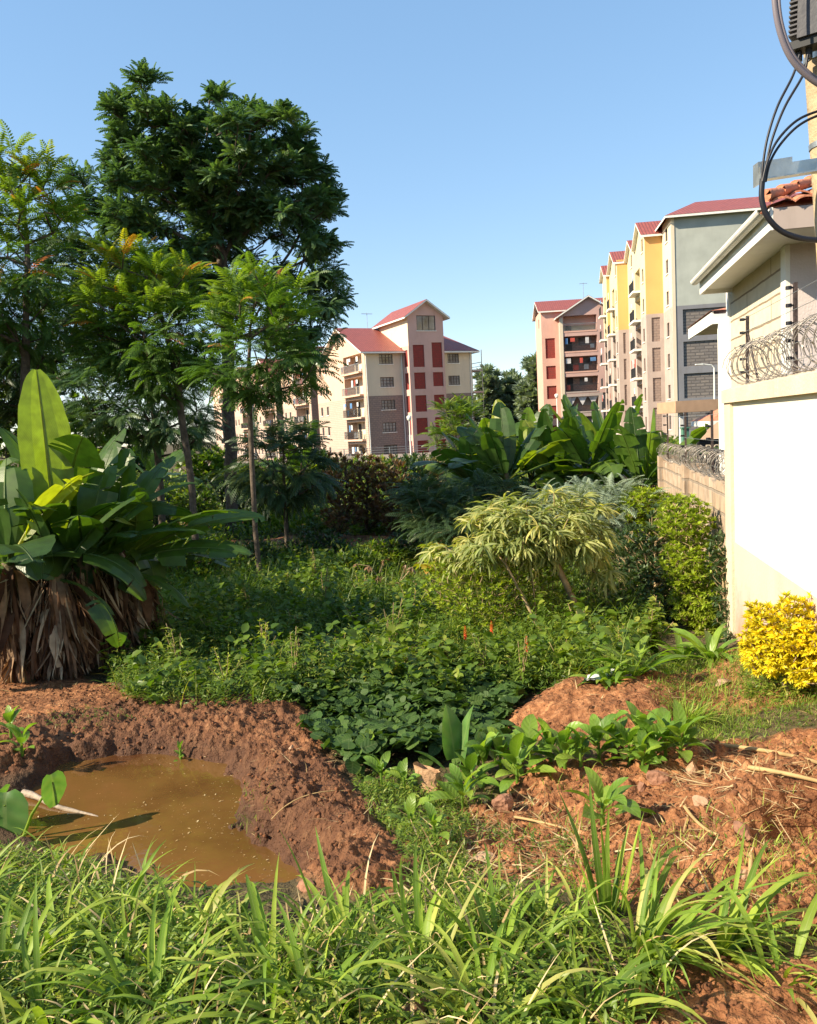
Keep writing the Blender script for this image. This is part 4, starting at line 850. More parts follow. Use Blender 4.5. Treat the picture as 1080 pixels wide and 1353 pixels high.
def gatehouse():
    Y = 30; a0 = P(893, 530, Y); 
    r = thing('gate_canopy', 'brown flat canopy beam over the estate gate beyond the stone wall', 'canopy', (a0[0], Y, 0), 0)
    a = MB(); a.box(0, 6, 0, 2.2, a0[2] - .42, a0[2]); a.build('canopy_slab', M['beam'], r)
    for x in (.25, 5.6):
        a = MB(); a.box(x, x + .12, .3, .42, -.5, a0[2] - .42); a.build('post', M['white'], r)
    Y = 25; b = P(957, 557, Y)
    r = thing('guard_kiosk', 'small kiosk with orange clay tile roof below the brown canopy', 'kiosk', (b[0] + .55, Y, 0), R(-8))
    a = MB(); zt = b[2] + .05; w = 1.25
    for q in (((-w, -w), (w, -w)), ((w, -w), (w, w)), ((w, w), (-w, w)), ((-w, w), (-w, -w))):
        a.quad((*q[0], zt), (*q[1], zt), (0, 0, zt + .62), (1e-3, 0, zt + .62))
    rr = a.build('roof', M['terracotta'], r)
    a = MB(); a.box(-w, w, -w, w, zt - .16, zt - .004); a.build('fascia', M['white'], rr)
    a = MB(); a.box(-.9, .9, -.9, .9, -.5, zt - .16); a.build('wall', M['white'], r)
    # dark gate with a lettered board
    Y = 21; g = P(932, 600, Y)
    r = thing('metal_gate', 'dark metal gate with pale capital letters seen over the razor wire', 'gate', (g[0], Y, 0), R(-4))
    top = P(940, 580, Y)[2]
    a = MB(); a.box(-.2, 2.4, 0, .05, 0, top)
    for k in range(6): a.box(-.2, 2.4, -.03, 0, top - .1 - k * .25, top - .07 - k * .25)
    a.build('gate_panel', M['dark'], r)
    a = MB(); a.quad((-.3, -.1, top), (2.4, -.1, top + .05), (2.4, .9, top + .42), (.6, .9, top + .42)); a.build('lean_to_roof', M['beam'], r)
    cu = bpy.data.curves.new('lettering', 'FONT'); cu.body = 'EXCITZ'; cu.size = .17; cu.extrude = .004; cu.offset = .004
    o = bpy.data.objects.new('lettering', cu); SC.collection.objects.link(o); o.parent = r; o.location = (0.0, -.045, top - .26); o.rotation_euler = (R(90), 0, 0)
    dg = bpy.context.evaluated_depsgraph_get(); me = bpy.data.meshes.new_from_object(o.evaluated_get(dg)); bpy.data.objects.remove(o)
    o = bpy.data.objects.new('lettering', me); SC.collection.objects.link(o); o.parent = r; o.location = (0.0, -.045, top - .26); o.rotation_euler = (R(90), 0, 0); me.materials.append(M['cream'])
    g2 = P(906, 590, 19); r = thing('gate_post', 'faded green metal gate post left of the dark gate', 'post', (g2[0], 19, 0), 0)
    a = MB(); a.box(-.07, .07, -.07, .07, 0, P(906, 566, 19)[2]); a.build('post', M['sign_green'], r)
    a = MB(); a.prism([(-.1, -.1), (.1, -.1), (.1, .1), (-.1, .1)], 'z', P(906, 566, 19)[2], P(906, 566, 19)[2] + .03); a.build('cap', M['sign_green'], r)
gatehouse()
def street_lamp(px, py_top, Y, label, arm=-0.8, zg=-.8, head=.5):
    t = P(px, py_top, Y); r = thing('street_lamp', label, 'street lamp', (t[0], Y, zg), 0, None)
    h = t[2] - zg; a = MB(); a.tube([(0, 0, 0), (0, 0, h * .5), (0, 0, h)], [.09, .075, .05], 8); a.build('pole', M['white'], r)
    if arm:
        a = MB(); a.tube([(0, 0, h), (arm * .25, 0, h + .22), (arm, 0, h + .30)], .04, 6); p_ = a.build('arm', M['white'], r)
        a = MB(); a.prism([(arm - head, h + .27), (arm, h + .24), (arm, h + .36), (arm - head, h + .33)], 'y', -.12, .12); a.build('lamp_head', M['white'], r)
    else:
        a = MB(); a.tube([(0, 0, h), (0, 0, h + .12), (0, 0, h + .42), (0, 0, h + .5)], [.08, .2, .24, .1], 8); a.build('lamp_head', M['white'], r)
street_lamp(944, 486, 58, 'white street lamp with short arm before the grey end facade')
street_lamp(541, 556, 80, 'pale lamp post with lantern before the rose stair tower', 0, -1.3)
street_lamp(736, 526, 95, 'thin lamp post before the salmon stair wing of the pink block', 0, -1.4)
def perimeter_wall():
    r = thing('perimeter_wall', 'grey concrete perimeter wall at the foot of the cream block', 'wall', (0, 0, 0), 0)
    a_, b_ = P(250, 604, 88), P(700, 590, 84)
    a = MB(); zt = .0
    a.prism([(a_[0], 88), (b_[0], 84), (b_[0], 84.2), (a_[0], 88.2)], 'z', -1.7, zt); a.build('wall', M['conc'], r)
    for k in range(16):
        f = k / 15; x = a_[0] + (b_[0] - a_[0]) * f; y = 88 - 4 * f
        q = MB(); q.box(x - .05, x + .05, y + .05, y + .13, zt, zt + .8); q.build('post', M['metal'], r)
    q = MB()
    for z in (.25, .5, .75): q.tube([(a_[0], 88.09, zt + z), (b_[0], 84.09, zt + z)], .02, 4, cap=False)
    q.build('rail', M['metal'], r)
perimeter_wall()

# ---- utility pole with box, bracket and cables
def utility():
    Y = 3.8
    t = P(1068 + 26, 60, Y); b = P(1117, 420, Y)
    d = (t - b); d /= np.linalg.norm(d); rad = .095
    foot = b - d * ((b[2] - .3) / d[2]); top = t + d * 1.8
    r = thing('utility_pole', 'weathered wooden utility pole leaning slightly beside the cream wall', 'pole', tuple(foot))
    a = MB(); n = 14; f = np.linspace(0, 1, n)[:, None]; a.tube((top - foot) * f, np.linspace(rad * 1.12, rad * .98, n), 16); a.build('pole', M['pole'], r, smooth=True)
    for k, zz in enumerate((3.58, 3.95)):
        a = MB(); p0 = d * ((zz - foot[2]) / d[2]); a.tube([p0 - d * .012, p0 + d * .012], rad * 1.08, 16, cap=False); a.build('strap', M['galv'], r)
    # yellow cable on the pole
    a = MB(); pts = [d * s_ + np.array((-.03, -rad * 1.1, 0)) for s_ in np.linspace(.6, 3.9, 12)]; a.tube(pts, .007, 5); a.build('yellow_cable', plain('yellow_cable', (.6, .4, .02), .5, bump=0), r)
    # bracket: channel pointing left
    p1 = P(1004, 229, Y - .12); p2 = P(1100, 214, Y - .12)
    r2 = thing('cable_bracket', 'grey steel channel bracket sticking out from the utility pole', 'bracket', tuple(p1))
    L = p2 - p1; ll = np.linalg.norm(L); e = L / ll
    a = MB(); hgt = .038
    up = np.array((0, 0, 1.0)); bk = np.cross(e, up)
    def q3(x, y, z): return e * x + bk * y + up * z
    def bx(mb, x0, x1, y0, y1, z0_, z1):
        c = [q3(x, y, z) for z in (z0_, z1) for y in (y0, y1) for x in (x0, x1)]
        for f_ in ((0, 2, 3, 1), (4, 5, 7, 6), (0, 1, 5, 4), (2, 6, 7, 3), (0, 4, 6, 2), (1, 3, 7, 5)): mb.quad(*[c[i] for i in f_])
    bx(a, 0, ll, 0, .006, -hgt, hgt * .7); bx(a, 0, ll, .006, .05, -hgt, -hgt + .006); a.build('arm', M['galv'], r2)
    a = MB(); bx(a, -.005, .145, -.055, -.001, -.006, .05); bx(a, -.005, .0, -.055, .05, -.045, -.0062); a.build('clamp_plate', M['galv'], r2)
    # black finned box
    c0 = P(1046, 60, Y - .1); c1 = P(1056, -70, Y - .1)
    r3 = thing('junction_box', 'black finned junction box hanging high on the utility pole', 'box', tuple(c0), R(-38))
    w, dp, hh = .34, .12, .56
    a = MB(); a.prism([(.035, .0), (w, .0), (w, hh), (.055, hh)], 'y', -dp / 2, dp / 2); a.build('body', M['boxgrey'], r3)
    a = MB()
    for k in range(26):
        z = .02 + k * .019; a.box(-.002 + z * .04, .034 + z * .04, -dp / 2 + .01, dp / 2 - .01, z, z + .007)
    a.build('cooling_fin', M['boxgrey'], r3)['kind'] = 'stuff'
    a = MB(); a.box(.0, w, -dp / 2 + .015, dp / 2 - .015, -.035, -.002)
    a.build('base_plate', M['dark'], r3)
    for k, x in enumerate((.03, .07, .12)):
        a = MB(); a.tube([(x, 0, -.036), (x, 0, -.075)], .014, 8); a.build('cable_gland', M['dark'], r3)
    # cables, drawn as arcs around the bracket
    def cable(pix, Y_, rad, mat, label, name='cable', ys=None):
        pts = [P(a_, b_, Y_ if ys is None else ys[i]) for i, (a_, b_) in enumerate(pix)]
        pts = np.array(pts); n = len(pts); t = np.arange(n); tt = np.linspace(0, n - 1, 12 * n)
        # catmull-rom
        out = []
        for s_ in tt:
            i = min(int(s_), n - 2); f = s_ - i; p0, p1, p2, p3 = pts[max(i - 1, 0)], pts[i], pts[i + 1], pts[min(i + 2, n - 1)]
            out.append(.5 * ((2 * p1) + (p2 - p0) * f + (2 * p0 - 5 * p1 + 4 * p2 - p3) * f * f + (3 * p1 - p0 - 3 * p2 + p3) * f ** 3))
        a = MB(); a.tube(np.array(out) - out[0], rad, 8)
        o = a.build(name, mat, None, smooth=True); o.location = tuple(out[0]); tag(o, label, 'cable', 'cables on the utility pole')
    cable([(1024, -60), (1024, 0), (1032, 45), (1048, 80), (1075, 106), (1105, 122)], 3.5, .0125, M['gcable'], 'thick grey cable curving down across the black box')
    cable([(1031, -60), (1030, 0), (1037, 42), (1052, 76), (1078, 102), (1105, 118)], 3.56, .006, M['gcable'], 'thinner grey cable following the thick grey one')
    cable([(1057, 72), (1048, 100), (1028, 140), (1015, 180), (1009, 214), (1007, 240)], 3.62, .0055, M['cable'], 'left of two thin black cables dropping from the box to the bracket')
    cable([(1068, 72), (1062, 98), (1038, 140), (1022, 180), (1014, 212), (1010, 240)], 3.62, .0055, M['cable'], 'right of two thin black cables dropping from the box to the bracket')
    cable([(1110, 140), (1080, 147), (1052, 160), (1028, 185), (1015, 212), (1008, 240)], 3.60, .0055, M['cable'], 'upper black cable arching from the pole to the bracket end')
    cable([(1110, 146), (1080, 153), (1054, 167), (1032, 190), (1018, 214), (1012, 240)], 3.63, .0055, M['cable'], 'lower black cable arching from the pole to the bracket end')
    cable([(1008, 236), (1007, 262), (1014, 285), (1030, 303), (1052, 313), (1080, 317), (1115, 314)], 3.61, .0125, M['cable'], 'thick black cable bundle looping below the bracket')
utility()
# ------------------------------------------------------------------ plant kit
def basis(az, el, roll=0.0):
    az, el, roll = np.broadcast_arrays(*(np.asarray(q, float) for q in (az, el, roll)))
    X = np.stack([np.cos(el) * np.cos(az), np.cos(el) * np.sin(az), np.sin(el)], -1)
    S = np.stack([-np.sin(az), np.cos(az), np.zeros_like(az)], -1); U = np.cross(X, S)
    c, s = np.cos(roll)[..., None], np.sin(roll)[..., None]
    return X, S * c + U * s, U * c - S * s
def scatter(mb, tpl, pos, az, el, roll, scale, rnd):
    V, F, U = tpl; n = len(pos)
    if n == 0: return
    X, S, Z = basis(az, el, roll); sc = np.broadcast_to(np.asarray(scale, float), (n,))[:, None, None]
    W = (V[None, :, 0:1] * X[:, None] + V[None, :, 1:2] * S[:, None] + V[None, :, 2:3] * Z[:, None]) * sc + np.asarray(pos)[:, None]
    FF = F[None] + (np.arange(n) * len(V))[:, None, None]
    UU = np.broadcast_to(U[None], (n,) + U.shape).reshape(-1, 4, 2)
    mb.add(W.reshape(-1, 3), FF.reshape(-1, 4), UU, np.repeat(np.broadcast_to(np.asarray(rnd, float), (n,)), len(F)))
def ribbons(mb, pos, az, el, L, W, bend, nseg=6, prof=None, fold=0.2, pw=1.5, swirl=0.0, rnd=0.5, tw=0.0):
    """curved strap leaves, vectorised: el start angle, bend total downward turn"""
    n = len(pos); f = lambda q: np.broadcast_to(np.asarray(q, float), (n,)).copy()
    az, el, L, W, bend, swirl, rnd, tw, fold = map(f, (az, el, L, W, bend, swirl, rnd, tw, fold))
    t = np.linspace(0, 1, nseg + 1); tm = (t[:-1] + t[1:]) / 2
    prof = prof or (lambda t: np.sin(np.clip(t * .92 + .08, 0, 1) * math.pi) ** .6 * (1 - t ** 6))
    A = el[:, None] - bend[:, None] * t[None] ** pw; Z = az[:, None] + swirl[:, None] * t[None]
    Am = el[:, None] - bend[:, None] * tm[None] ** pw; Zm = az[:, None] + swirl[:, None] * tm[None]
    D = np.stack([np.cos(Am) * np.cos(Zm), np.cos(Am) * np.sin(Zm), np.sin(Am)], -1) * (L[:, None] / nseg)[..., None]
    C = np.concatenate([np.zeros((n, 1, 3)), np.cumsum(D, 1)], 1) + np.asarray(pos)[:, None]
    X, S, U = basis(Z, A, tw[:, None] * t[None])
    w = (prof(t)[None] * W[:, None] / 2)[..., None]; fo = fold[:, None, None]
    V = np.stack([C - S * w + U * w * fo, C, C + S * w + U * w * fo], 2)      # n, nseg+1, 3, 3
    i = np.arange(nseg)[:, None] * 3; j = np.arange(2)[None]
    F = np.stack([i + j, i + j + 1, i + 3 + j + 1, i + 3 + j], -1).reshape(-1, 4)
    u0 = np.array([0, .5]); UV = np.zeros((nseg, 2, 4, 2)); UV[:, :, 0, 0] = u0; UV[:, :, 1, 0] = u0 + .5; UV[:, :, 2, 0] = u0 + .5; UV[:, :, 3, 0] = u0
    UV[:, :, 0, 1] = t[:-1, None]; UV[:, :, 1, 1] = t[:-1, None]; UV[:, :, 2, 1] = t[1:, None]; UV[:, :, 3, 1] = t[1:, None]
    m = 3 * (nseg + 1); FF = F[None] + (np.arange(n) * m)[:, None, None]
    mb.add(V.reshape(-1, 3), FF.reshape(-1, 4), np.broadcast_to(UV.reshape(1, -1, 4, 2), (n, nseg * 2, 4, 2)).reshape(-1, 4, 2), np.repeat(rnd, nseg * 2))
    return C
def tpl_of(fn):
    mb = MB(); fn(mb); V, F, U, A = mb.cat(); return V.astype(float), F, U.astype(float)
def _leaf(mb, p=(0, 0, 0), az=0, el=0, L=1.0, W=.35, bend=.5, nseg=2, fold=.25):
    ribbons(mb, [p], az, el, L, W, bend, nseg, prof=lambda t: np.interp(t, [0, .45, 1], [.12, 1, .03]) if nseg < 3 else np.sin(np.clip(t * .95 + .03, 0, 1) * math.pi) ** .8, fold=fold)
def _frond(mb, pairs=8, ll=.24, lw=.085, bend=.9, rach=.012, droop=.35):
    t = np.linspace(0, 1, 7); A = .25 - bend * ((t[:-1] + t[1:]) / 2) ** 1.4
    C = np.concatenate([[[0, 0, 0]], np.cumsum(np.stack([np.cos(A), np.zeros(6), np.sin(A)], -1) / 6, 0)])
    for k in range(6):
        a, b = C[k], C[k + 1]; w = rach * (1 - k / 7)
        mb.add([a - (0, w, 0), a + (0, w, 0), b + (0, w, 0), b - (0, w, 0)], [[0, 1, 2, 3]])
    for k in range(pairs):
        f = .22 + .76 * k / (pairs - 1); p = np.array([np.interp(f, t, C[:, i]) for i in range(3)]); a = np.interp(f, (t[:-1] + t[1:]) / 2, A)
        l = ll * (math.sin(math.pi * (.2 + .72 * f)) ** .5)
        for sg in (-1, 1):
            az = sg * (1.25 - .55 * f); d = np.array((math.cos(az) * math.cos(a), math.sin(az), math.cos(az) * math.sin(a) - droop * (.6 + .4 * f))); d /= np.linalg.norm(d)
            s_ = np.cross(d, (0, 0, 1)); s_ /= np.linalg.norm(s_)
            mb.add([p, p + d * l * .45 - s_ * lw / 2, p + d * l, p + d * l * .45 + s_ * lw / 2], [[0, 1, 2, 3]], [[[.5, 0], [0, .5], [.5, 1], [1, .5]]])
T_leaf = tpl_of(lambda m: _leaf(m)); T_lance = tpl_of(lambda m: _leaf(m, W=.17, bend=.9, nseg=3)); T_thin = tpl_of(lambda m: _leaf(m, W=.115, bend=1.1, nseg=4)); T_round = tpl_of(lambda m: _leaf(m, W=.75, bend=.5, nseg=3))
T_frond = tpl_of(lambda m: _frond(m)); T_frond2 = tpl_of(lambda m: _frond(m, 10, .21, .06, 1.0)); T_frond3 = tpl_of(lambda m: _frond(m, 7, .27, .12, 1.0, droop=.45)); T_fern = tpl_of(lambda m: _frond(m, 12, .17, .035, 1.1))
def _quadleaf(m): m.add([(0, 0, 0), (.45, -.22, .04), (1, 0, -.12), (.45, .22, .04)], [[0, 1, 2, 3]], [[[.5, 0], [0, .5], [.5, 1], [1, .5]]])
T_quad = tpl_of(_quadleaf)
def _heart(m, K=14, cup=.10):
    a = np.linspace(-math.pi, math.pi, K, endpoint=False) + math.pi / K
    r = .5 * (1 + .30 * np.cos(a)) * (1 - .45 * np.exp(-((np.abs(a) - math.pi) / .45) ** 2)) * (1 + .22 * np.exp(-(a / .35) ** 2))
    rings = [(.0, 0), (.5, .3), (1.0, 1.0)]; V = []; 
    for f, k in rings[1:]:
        for i in range(K): V.append((r[i] * f * math.cos(a[i]), r[i] * f * math.sin(a[i]) * .92, cup * (abs(math.sin(a[i])) * f ** 2 - .6 * f * f) + .015 * math.sin(i * 2.3) * k))
    V.append((0, 0, 0)); c = 2 * K; F = []
    for i in range(0, K, 2): F.append([c, i, (i + 1) % K, (i + 2) % K])
    for i in range(K): j = (i + 1) % K; F.append([i, K + i, K + j, j])
    V = np.array(V, float); F = np.array(F); uv = V[:, :2] + .5
    U = np.stack([uv[F][..., 1], uv[F][..., 0]], -1); m.add(V, F, U)
T_heart = tpl_of(_heart)

def ell_tips(ells, n, space, rs, shell=.45, clip=None):
    """tips in ellipsoids: (px, py, rx, ry, Y, rY) px centre/radii in photo pixels at distance Y"""
    out = []; vol = np.array([e[2] * e[3] * (e[4] / 20) ** 2 for e in ells]); vol = vol / vol.sum(); tries = 0
    while len(out) < n and tries < n * 60:
        tries += 1; e = ells[rs.choice(len(ells), p=vol)]; d = rs.normal(size=3); d /= np.linalg.norm(d); r = rs.random() ** shell
        c = P(e[0], e[1], e[4]); k = e[4] / FPX
        p = c + d * r * np.array((e[2] * k, e[5], e[3] * k))
        if clip and not clip(p): continue
        if out and np.min(np.linalg.norm(np.array(out) - p, axis=1)) < space: continue
        out.append(p)
    return np.array(out)
def skeleton(mb, trunk, r0, tips, rs, tipr=.012, start=.35, up=.15, sides=7, powr=.42):
    """trunk polyline + limbs to each tip (minimal extra length), tapered by load"""
    trunk = np.asarray(trunk, float); seg = np.linalg.norm(np.diff(trunk, axis=0), axis=1); tot = seg.sum(); cum = np.concatenate([[0], np.cumsum(seg)])
    m = max(8, int(tot / .5)); tt = np.linspace(0, tot, m); tp = np.stack([np.interp(tt, cum, trunk[:, i]) for i in range(3)], -1)
    tp[1:-1] += rs.normal(0, .012 * tot / 6, (m - 2, 3)) * (1, 1, 0)
    nodes = list(tp); par = [-1] + list(range(m - 1)); plen = list(tt * .25); ok = [i >= start * m for i in range(m)]
    order = np.argsort([np.min(np.linalg.norm(tp[int(start * m):] - t, axis=1)) for t in tips]); ends = []
    for q in order:
        t = tips[q]; A = np.array(nodes); dv = t - A; dist = np.linalg.norm(dv, axis=1)
        cost = dist + .30 * np.array(plen) + np.where(dv[:, 2] < .15 * dist, .8 * dist, 0) + np.where(np.array(ok), 0, 1e9); j = int(np.argmin(cost)); d = dist[j]
        k = max(1, int(d / .45)); last = j; p0 = nodes[j]
        for s_ in range(1, k + 1):
            f = s_ / k; p = p0 * (1 - f) + t * f; p = p + (0, 0, -up * d * math.sin(f * math.pi)) * np.array(1.0)
            if s_ < k: p = p + rs.normal(0, .05 * d / k, 3)
            nodes.append(p); par.append(last); plen.append(plen[last] + d / k * .4); ok.append(True); last = len(nodes) - 1
        ends.append(last)
    n = len(nodes); load = np.zeros(n); ch = [[] for _ in range(n)]
    for e in ends: load[e] += 1
    for i in range(n - 1, 0, -1): load[par[i]] += load[i]; ch[par[i]].append(i)
    load = np.maximum(load, .6); rad = tipr * load ** powr; sc = r0 / rad[0]; g = rad / rad[0]
    rad = np.maximum(tipr, r0 * g); frac = np.clip(1 - np.arange(m) / m, 0, 1)
    rad[:m] = np.maximum(rad[:m], r0 * (.45 + .55 * frac) * (np.minimum(1, load[:m] / load[0] * 3)) ** .5 * .9)
    rad[0] = r0 * 1.35
    done = set()
    def chain(i):
        pts = [i]
        while True:
            c = [k for k in ch[pts[-1]] if k not in done]
            if not c: break
            k = max(c, key=lambda q: load[q]); done.add(k); pts.append(k)
        return pts
    stack = [0]; A = np.array(nodes)
    while stack:
        i = stack.pop(); pts = chain(i)
        if len(pts) > 1:
            rr = rad[pts].copy(); 
            if i != 0: rr[0] = min(rr[0], rr[1] * 1.15)
            mb.tube(A[pts], rr, sides if rr[0] > .02 else 4, cap=False)
        for k in pts:
            if any(c not in done for c in ch[k]): stack.append(k)
def rosettes(mb, tips, nper, size, tpl, rs, el=(-.3, 1.1), colf=None, centre=None, out=.5, roll=.35):
    n = len(tips) * nper; pos = np.repeat(tips, nper, 0); az = rs.uniform(0, 2 * math.pi, n); e = rs.uniform(el[0], el[1], n)
    if centre is not None and out > 0:
        v = pos - np.asarray(centre); v /= np.linalg.norm(v, axis=1, keepdims=True) + 1e-6
        X = np.stack([np.cos(e) * np.cos(az), np.cos(e) * np.sin(az), np.sin(e)], -1) + v * out; X /= np.linalg.norm(X, axis=1, keepdims=True)
        az = np.arctan2(X[:, 1], X[:, 0]); e = np.arcsin(np.clip(X[:, 2], -1, 1))
    tr = np.repeat(rs.random(len(tips)), nper); rnd = np.clip(tr * .5 + rs.random(n) * .5, 0, 1)
    if colf is not None: rnd = colf(pos, rnd, rs)
    scatter(mb, tpl, pos + rs.normal(0, .02 * size, (n, 3)), az, e, rs.normal(0, roll, n), size * rs.uniform(.7, 1.15, n), rnd)
def make_tree(name, label, trunk_px, Y, r0, ells, ntip, space, nper, size, tpl, leafm, seed, group=None, colf=None, el=(-.3, 1.1), start=.4, shell=.45, up=.12, out=.5, barkm='bark', cat='tree', clip=None, tipr=.012, clump=None, extra=None, Ys=None):
    rs = np.random.default_rng(seed); tr = [P(a, b, (Y if Ys is None else Ys[i])) for i, (a, b) in enumerate(trunk_px)]
    g = H(tr[0][0], tr[0][1]); tr[0][2] = g - .1; base = np.array((tr[0][0], tr[0][1], g))
    tips = ell_tips(ells, ntip, space, rs, shell, clip)
    if clump:
        dd = rs.normal(size=(len(tips), clump[0], 3)); dd /= np.linalg.norm(dd, axis=2, keepdims=True); dd[..., 2] = np.abs(dd[..., 2]) * .8 - .15
        tips = (tips[:, None] + dd * (rs.random((len(tips), clump[0], 1)) ** .4 * clump[1])).reshape(-1, 3)
    r = thing(name, label, cat, tuple(base), 0, group)
    a = MB(); skeleton(a, np.array(tr) - base, r0, tips - base, rs, tipr=tipr, start=start, up=up); 
    a.build('trunk', M[barkm], r, smooth=True)
    cen = np.mean([P(e[0], e[1], e[4]) for e in ells], 0)
    a = MB(); tt = tips - base; rosettes(a, tt, nper, size, tpl, rs, el, (lambda p, q, s_: colf(p + base, q, s_)) if colf else None, cen - base, out)
    if clip is not None:
        V, F, U, A_ = a.cat(); keep = np.array([clip(p + base) for p in V])[F].all(1); a.F = [F[keep]]; a.U = [U[keep]]; a.A = [A_[keep]]; a.V = [V]
    a.build('crown', M[leafm], r)
    return r
# ------------------------------------------------------------------ trees
def hcol(zlo, zhi, pr=.06, base=0.0, amp=.6):
    def f(p, q, rs):
        h = np.clip((p[:, 2] - zlo) / (zhi - zlo), 0, 1); v = base + amp * h * (.5 + .5 * q) + .15 * q
        hot = (rs.random(len(q)) < pr * h * 2); return np.clip(np.where(hot, rs.uniform(.8, 1.0, len(q)), np.minimum(v, .72)), 0, 1)
    return f
make_tree('tall_tree', 'tallest tree with a dense dark rounded crown above a straight trunk', [(306, 712), (305, 620), (303, 520), (300, 430), (292, 340), (282, 250), (272, 190)], 24, .19,
          [(245, 205, 100, 70, 24, 2.7), (185, 250, 70, 70, 24, 2.4), (325, 230, 86, 82, 24, 2.6), (398, 290, 46, 82, 24, 2.0), (160, 305, 54, 52, 23.5, 1.8), (285, 300, 120, 60, 24.5, 2.4), (422, 370, 36, 66, 24, 1.4), (395, 450, 38, 28, 24, 1.1), (230, 370, 80, 38, 24.5, 1.8), (345, 385, 56, 38, 24, 1.4)],
          150, .66, 15, .44, T_frond3, 'tree_leaf', 3, start=.45, shell=.5, up=.05, el=(-.5, 1.1), tipr=.013, clump=(8, .55))
make_tree('feathery_tree', 'feathery tree with yellow new leaves cut off by the left edge of the view', [(26, 770), (30, 640), (33, 500), (36, 400), (34, 300), (26, 225)], 15, .08,
          [(22, 225, 50, 36, 15, .8), (40, 290, 62, 45, 15, 1.0), (30, 370, 80, 50, 15, 1.1), (20, 440, 90, 45, 15, 1.1), (-60, 360, 70, 120, 15, 1.1)], 165, .22, 11, .52, T_frond2, 'young_leaf', 4, start=.4,
          colf=hcol(4.8, 7.6, .05, .02, .50), el=(-.3, .9), out=.7)
make_tree('young_tree', 'young tree with bright lime top and reddish tips before the tall tree', [(260, 735), (254, 640), (240, 540), (222, 450), (205, 370), (196, 345)], 15, .065,
          [(195, 365, 62, 34, 15, .8), (190, 410, 78, 40, 15, 1.0), (215, 460, 80, 42, 15, 1.1), (160, 450, 50, 40, 15.4, .9), (220, 500, 60, 30, 15, .9)], 150, .22, 11, .52, T_frond2, 'young_leaf', 5, start=.45,
          colf=hcol(3.9, 5.6, .035, .05, .52), el=(-.2, .9), out=.7)
make_tree('slender_tree', 'slender young tree on a thin straight stem right of the tall trunk', [(345, 790), (340, 720), (335, 640), (331, 570), (328, 500), (332, 430), (342, 385)], 13.6, .045,
          [(335, 385, 58, 26, 13.6, .7), (345, 430, 72, 34, 13.6, .9), (350, 480, 78, 38, 13.6, .9), (380, 480, 44, 24, 13.6, .6), (335, 515, 34, 18, 13.6, .5)], 105, .21, 10, .48, T_frond2, 'young_leaf', 6, start=.55,
          colf=hcol(3.6, 5.1, .02, .02, .45), el=(-.2, .9), out=.7)
make_tree('umbrella_tree', 'small dark tree with drooping umbrella layers below the cream block', [(378, 715), (377, 660), (375, 610), (374, 575)], 18, .05,
          [(375, 585, 42, 16, 18, .7), (375, 615, 50, 18, 18, .8), (385, 640, 48, 18, 18, .8), (330, 630, 30, 20, 18.4, .5)], 50, .3, 12, .62, T_frond2, 'dark_leaf', 7, start=.3, el=(-.5, .35), out=.8)
make_tree('broad_tree', 'broad layered dark tree behind the banana clump left of the tall trunk', [(214, 720), (212, 640), (205, 560), (195, 500)], 20, .09,
          [(190, 500, 95, 30, 20, 1.4), (175, 545, 80, 32, 20, 1.4), (230, 560, 60, 30, 20, 1.2), (130, 500, 50, 30, 20, 1.2)], 120, .36, 12, .62, T_frond2, 'tree_leaf', 8, start=.35, el=(-.4, .6), out=.7)
make_tree('dark_tree', 'dark lower tree filling the gap under the feathery tree at the left', [(60, 720), (62, 620), (66, 540), (70, 480)], 22, .12,
          [(60, 470, 90, 40, 22, 1.5), (100, 430, 60, 40, 22, 1.4), (20, 500, 70, 50, 22, 1.6), (90, 360, 50, 50, 22.5, 1.3), (130, 430, 40, 60, 22, 1.2)], 170, .4, 13, .62, T_frond, 'dark_leaf', 9, start=.3, el=(-.4, .8), out=.5)
make_tree('sapling', 'light green sapling standing before the right end of the rose tower', [(606, 668), (605, 630), (603, 590), (602, 560)], 34, .06,
          [(604, 550, 26, 18, 34, .8), (600, 580, 32, 22, 34, .9), (606, 612, 28, 22, 34, .9)], 55, .3, 11, .65, T_frond2, 'weed', 10, start=.25, el=(-.2, .9), out=.6)
# more garden trees outside the frame on the left that shade the beds
def extra_tree(x, y, sc, seed, label):
    rs = np.random.default_rng(seed); g = H(x, y); h = 6.5 * sc
    r = thing('garden_tree', label, 'tree', (x, y, g))
    tips = []
    for k in range(90):
        d = rs.normal(size=3); d /= np.linalg.norm(d); tips.append(np.array((0, 0, h * .68)) + d * rs.random() ** .45 * np.array((1.9, 1.9, 2.1)) * sc)
    tips = np.array(tips); a = MB(); skeleton(a, np.array([(0, 0, -.1), (0, .05, h * .3), (.05, 0, h * .6), (0, 0, h * .85)]), .1 * sc, tips, rs, start=.4); a.build('trunk', M['bark'], r, smooth=True)
    a = MB(); rosettes(a, tips, 10, .6, T_frond, rs, (-.4, .9), None, (0, 0, h * .6), .5); a.build('crown', M['tree_leaf'], r)
for k, (x_, y_, sc_, lab_) in enumerate([(-9.3, 9.6, .86, 'garden tree beyond the left edge nearest the banana clump'), (-10.8, 12.4, 1.12, 'second garden tree beyond the left edge'), (-11.5, 15.4, 1.15, 'third garden tree beyond the left edge'), (-13.5, 18.6, 1.25, 'fourth garden tree beyond the left edge'), (-15.5, 22.5, 1.3, 'farthest garden tree beyond the left edge')]):
    extra_tree(x_, y_, sc_, 500 + k, lab_)
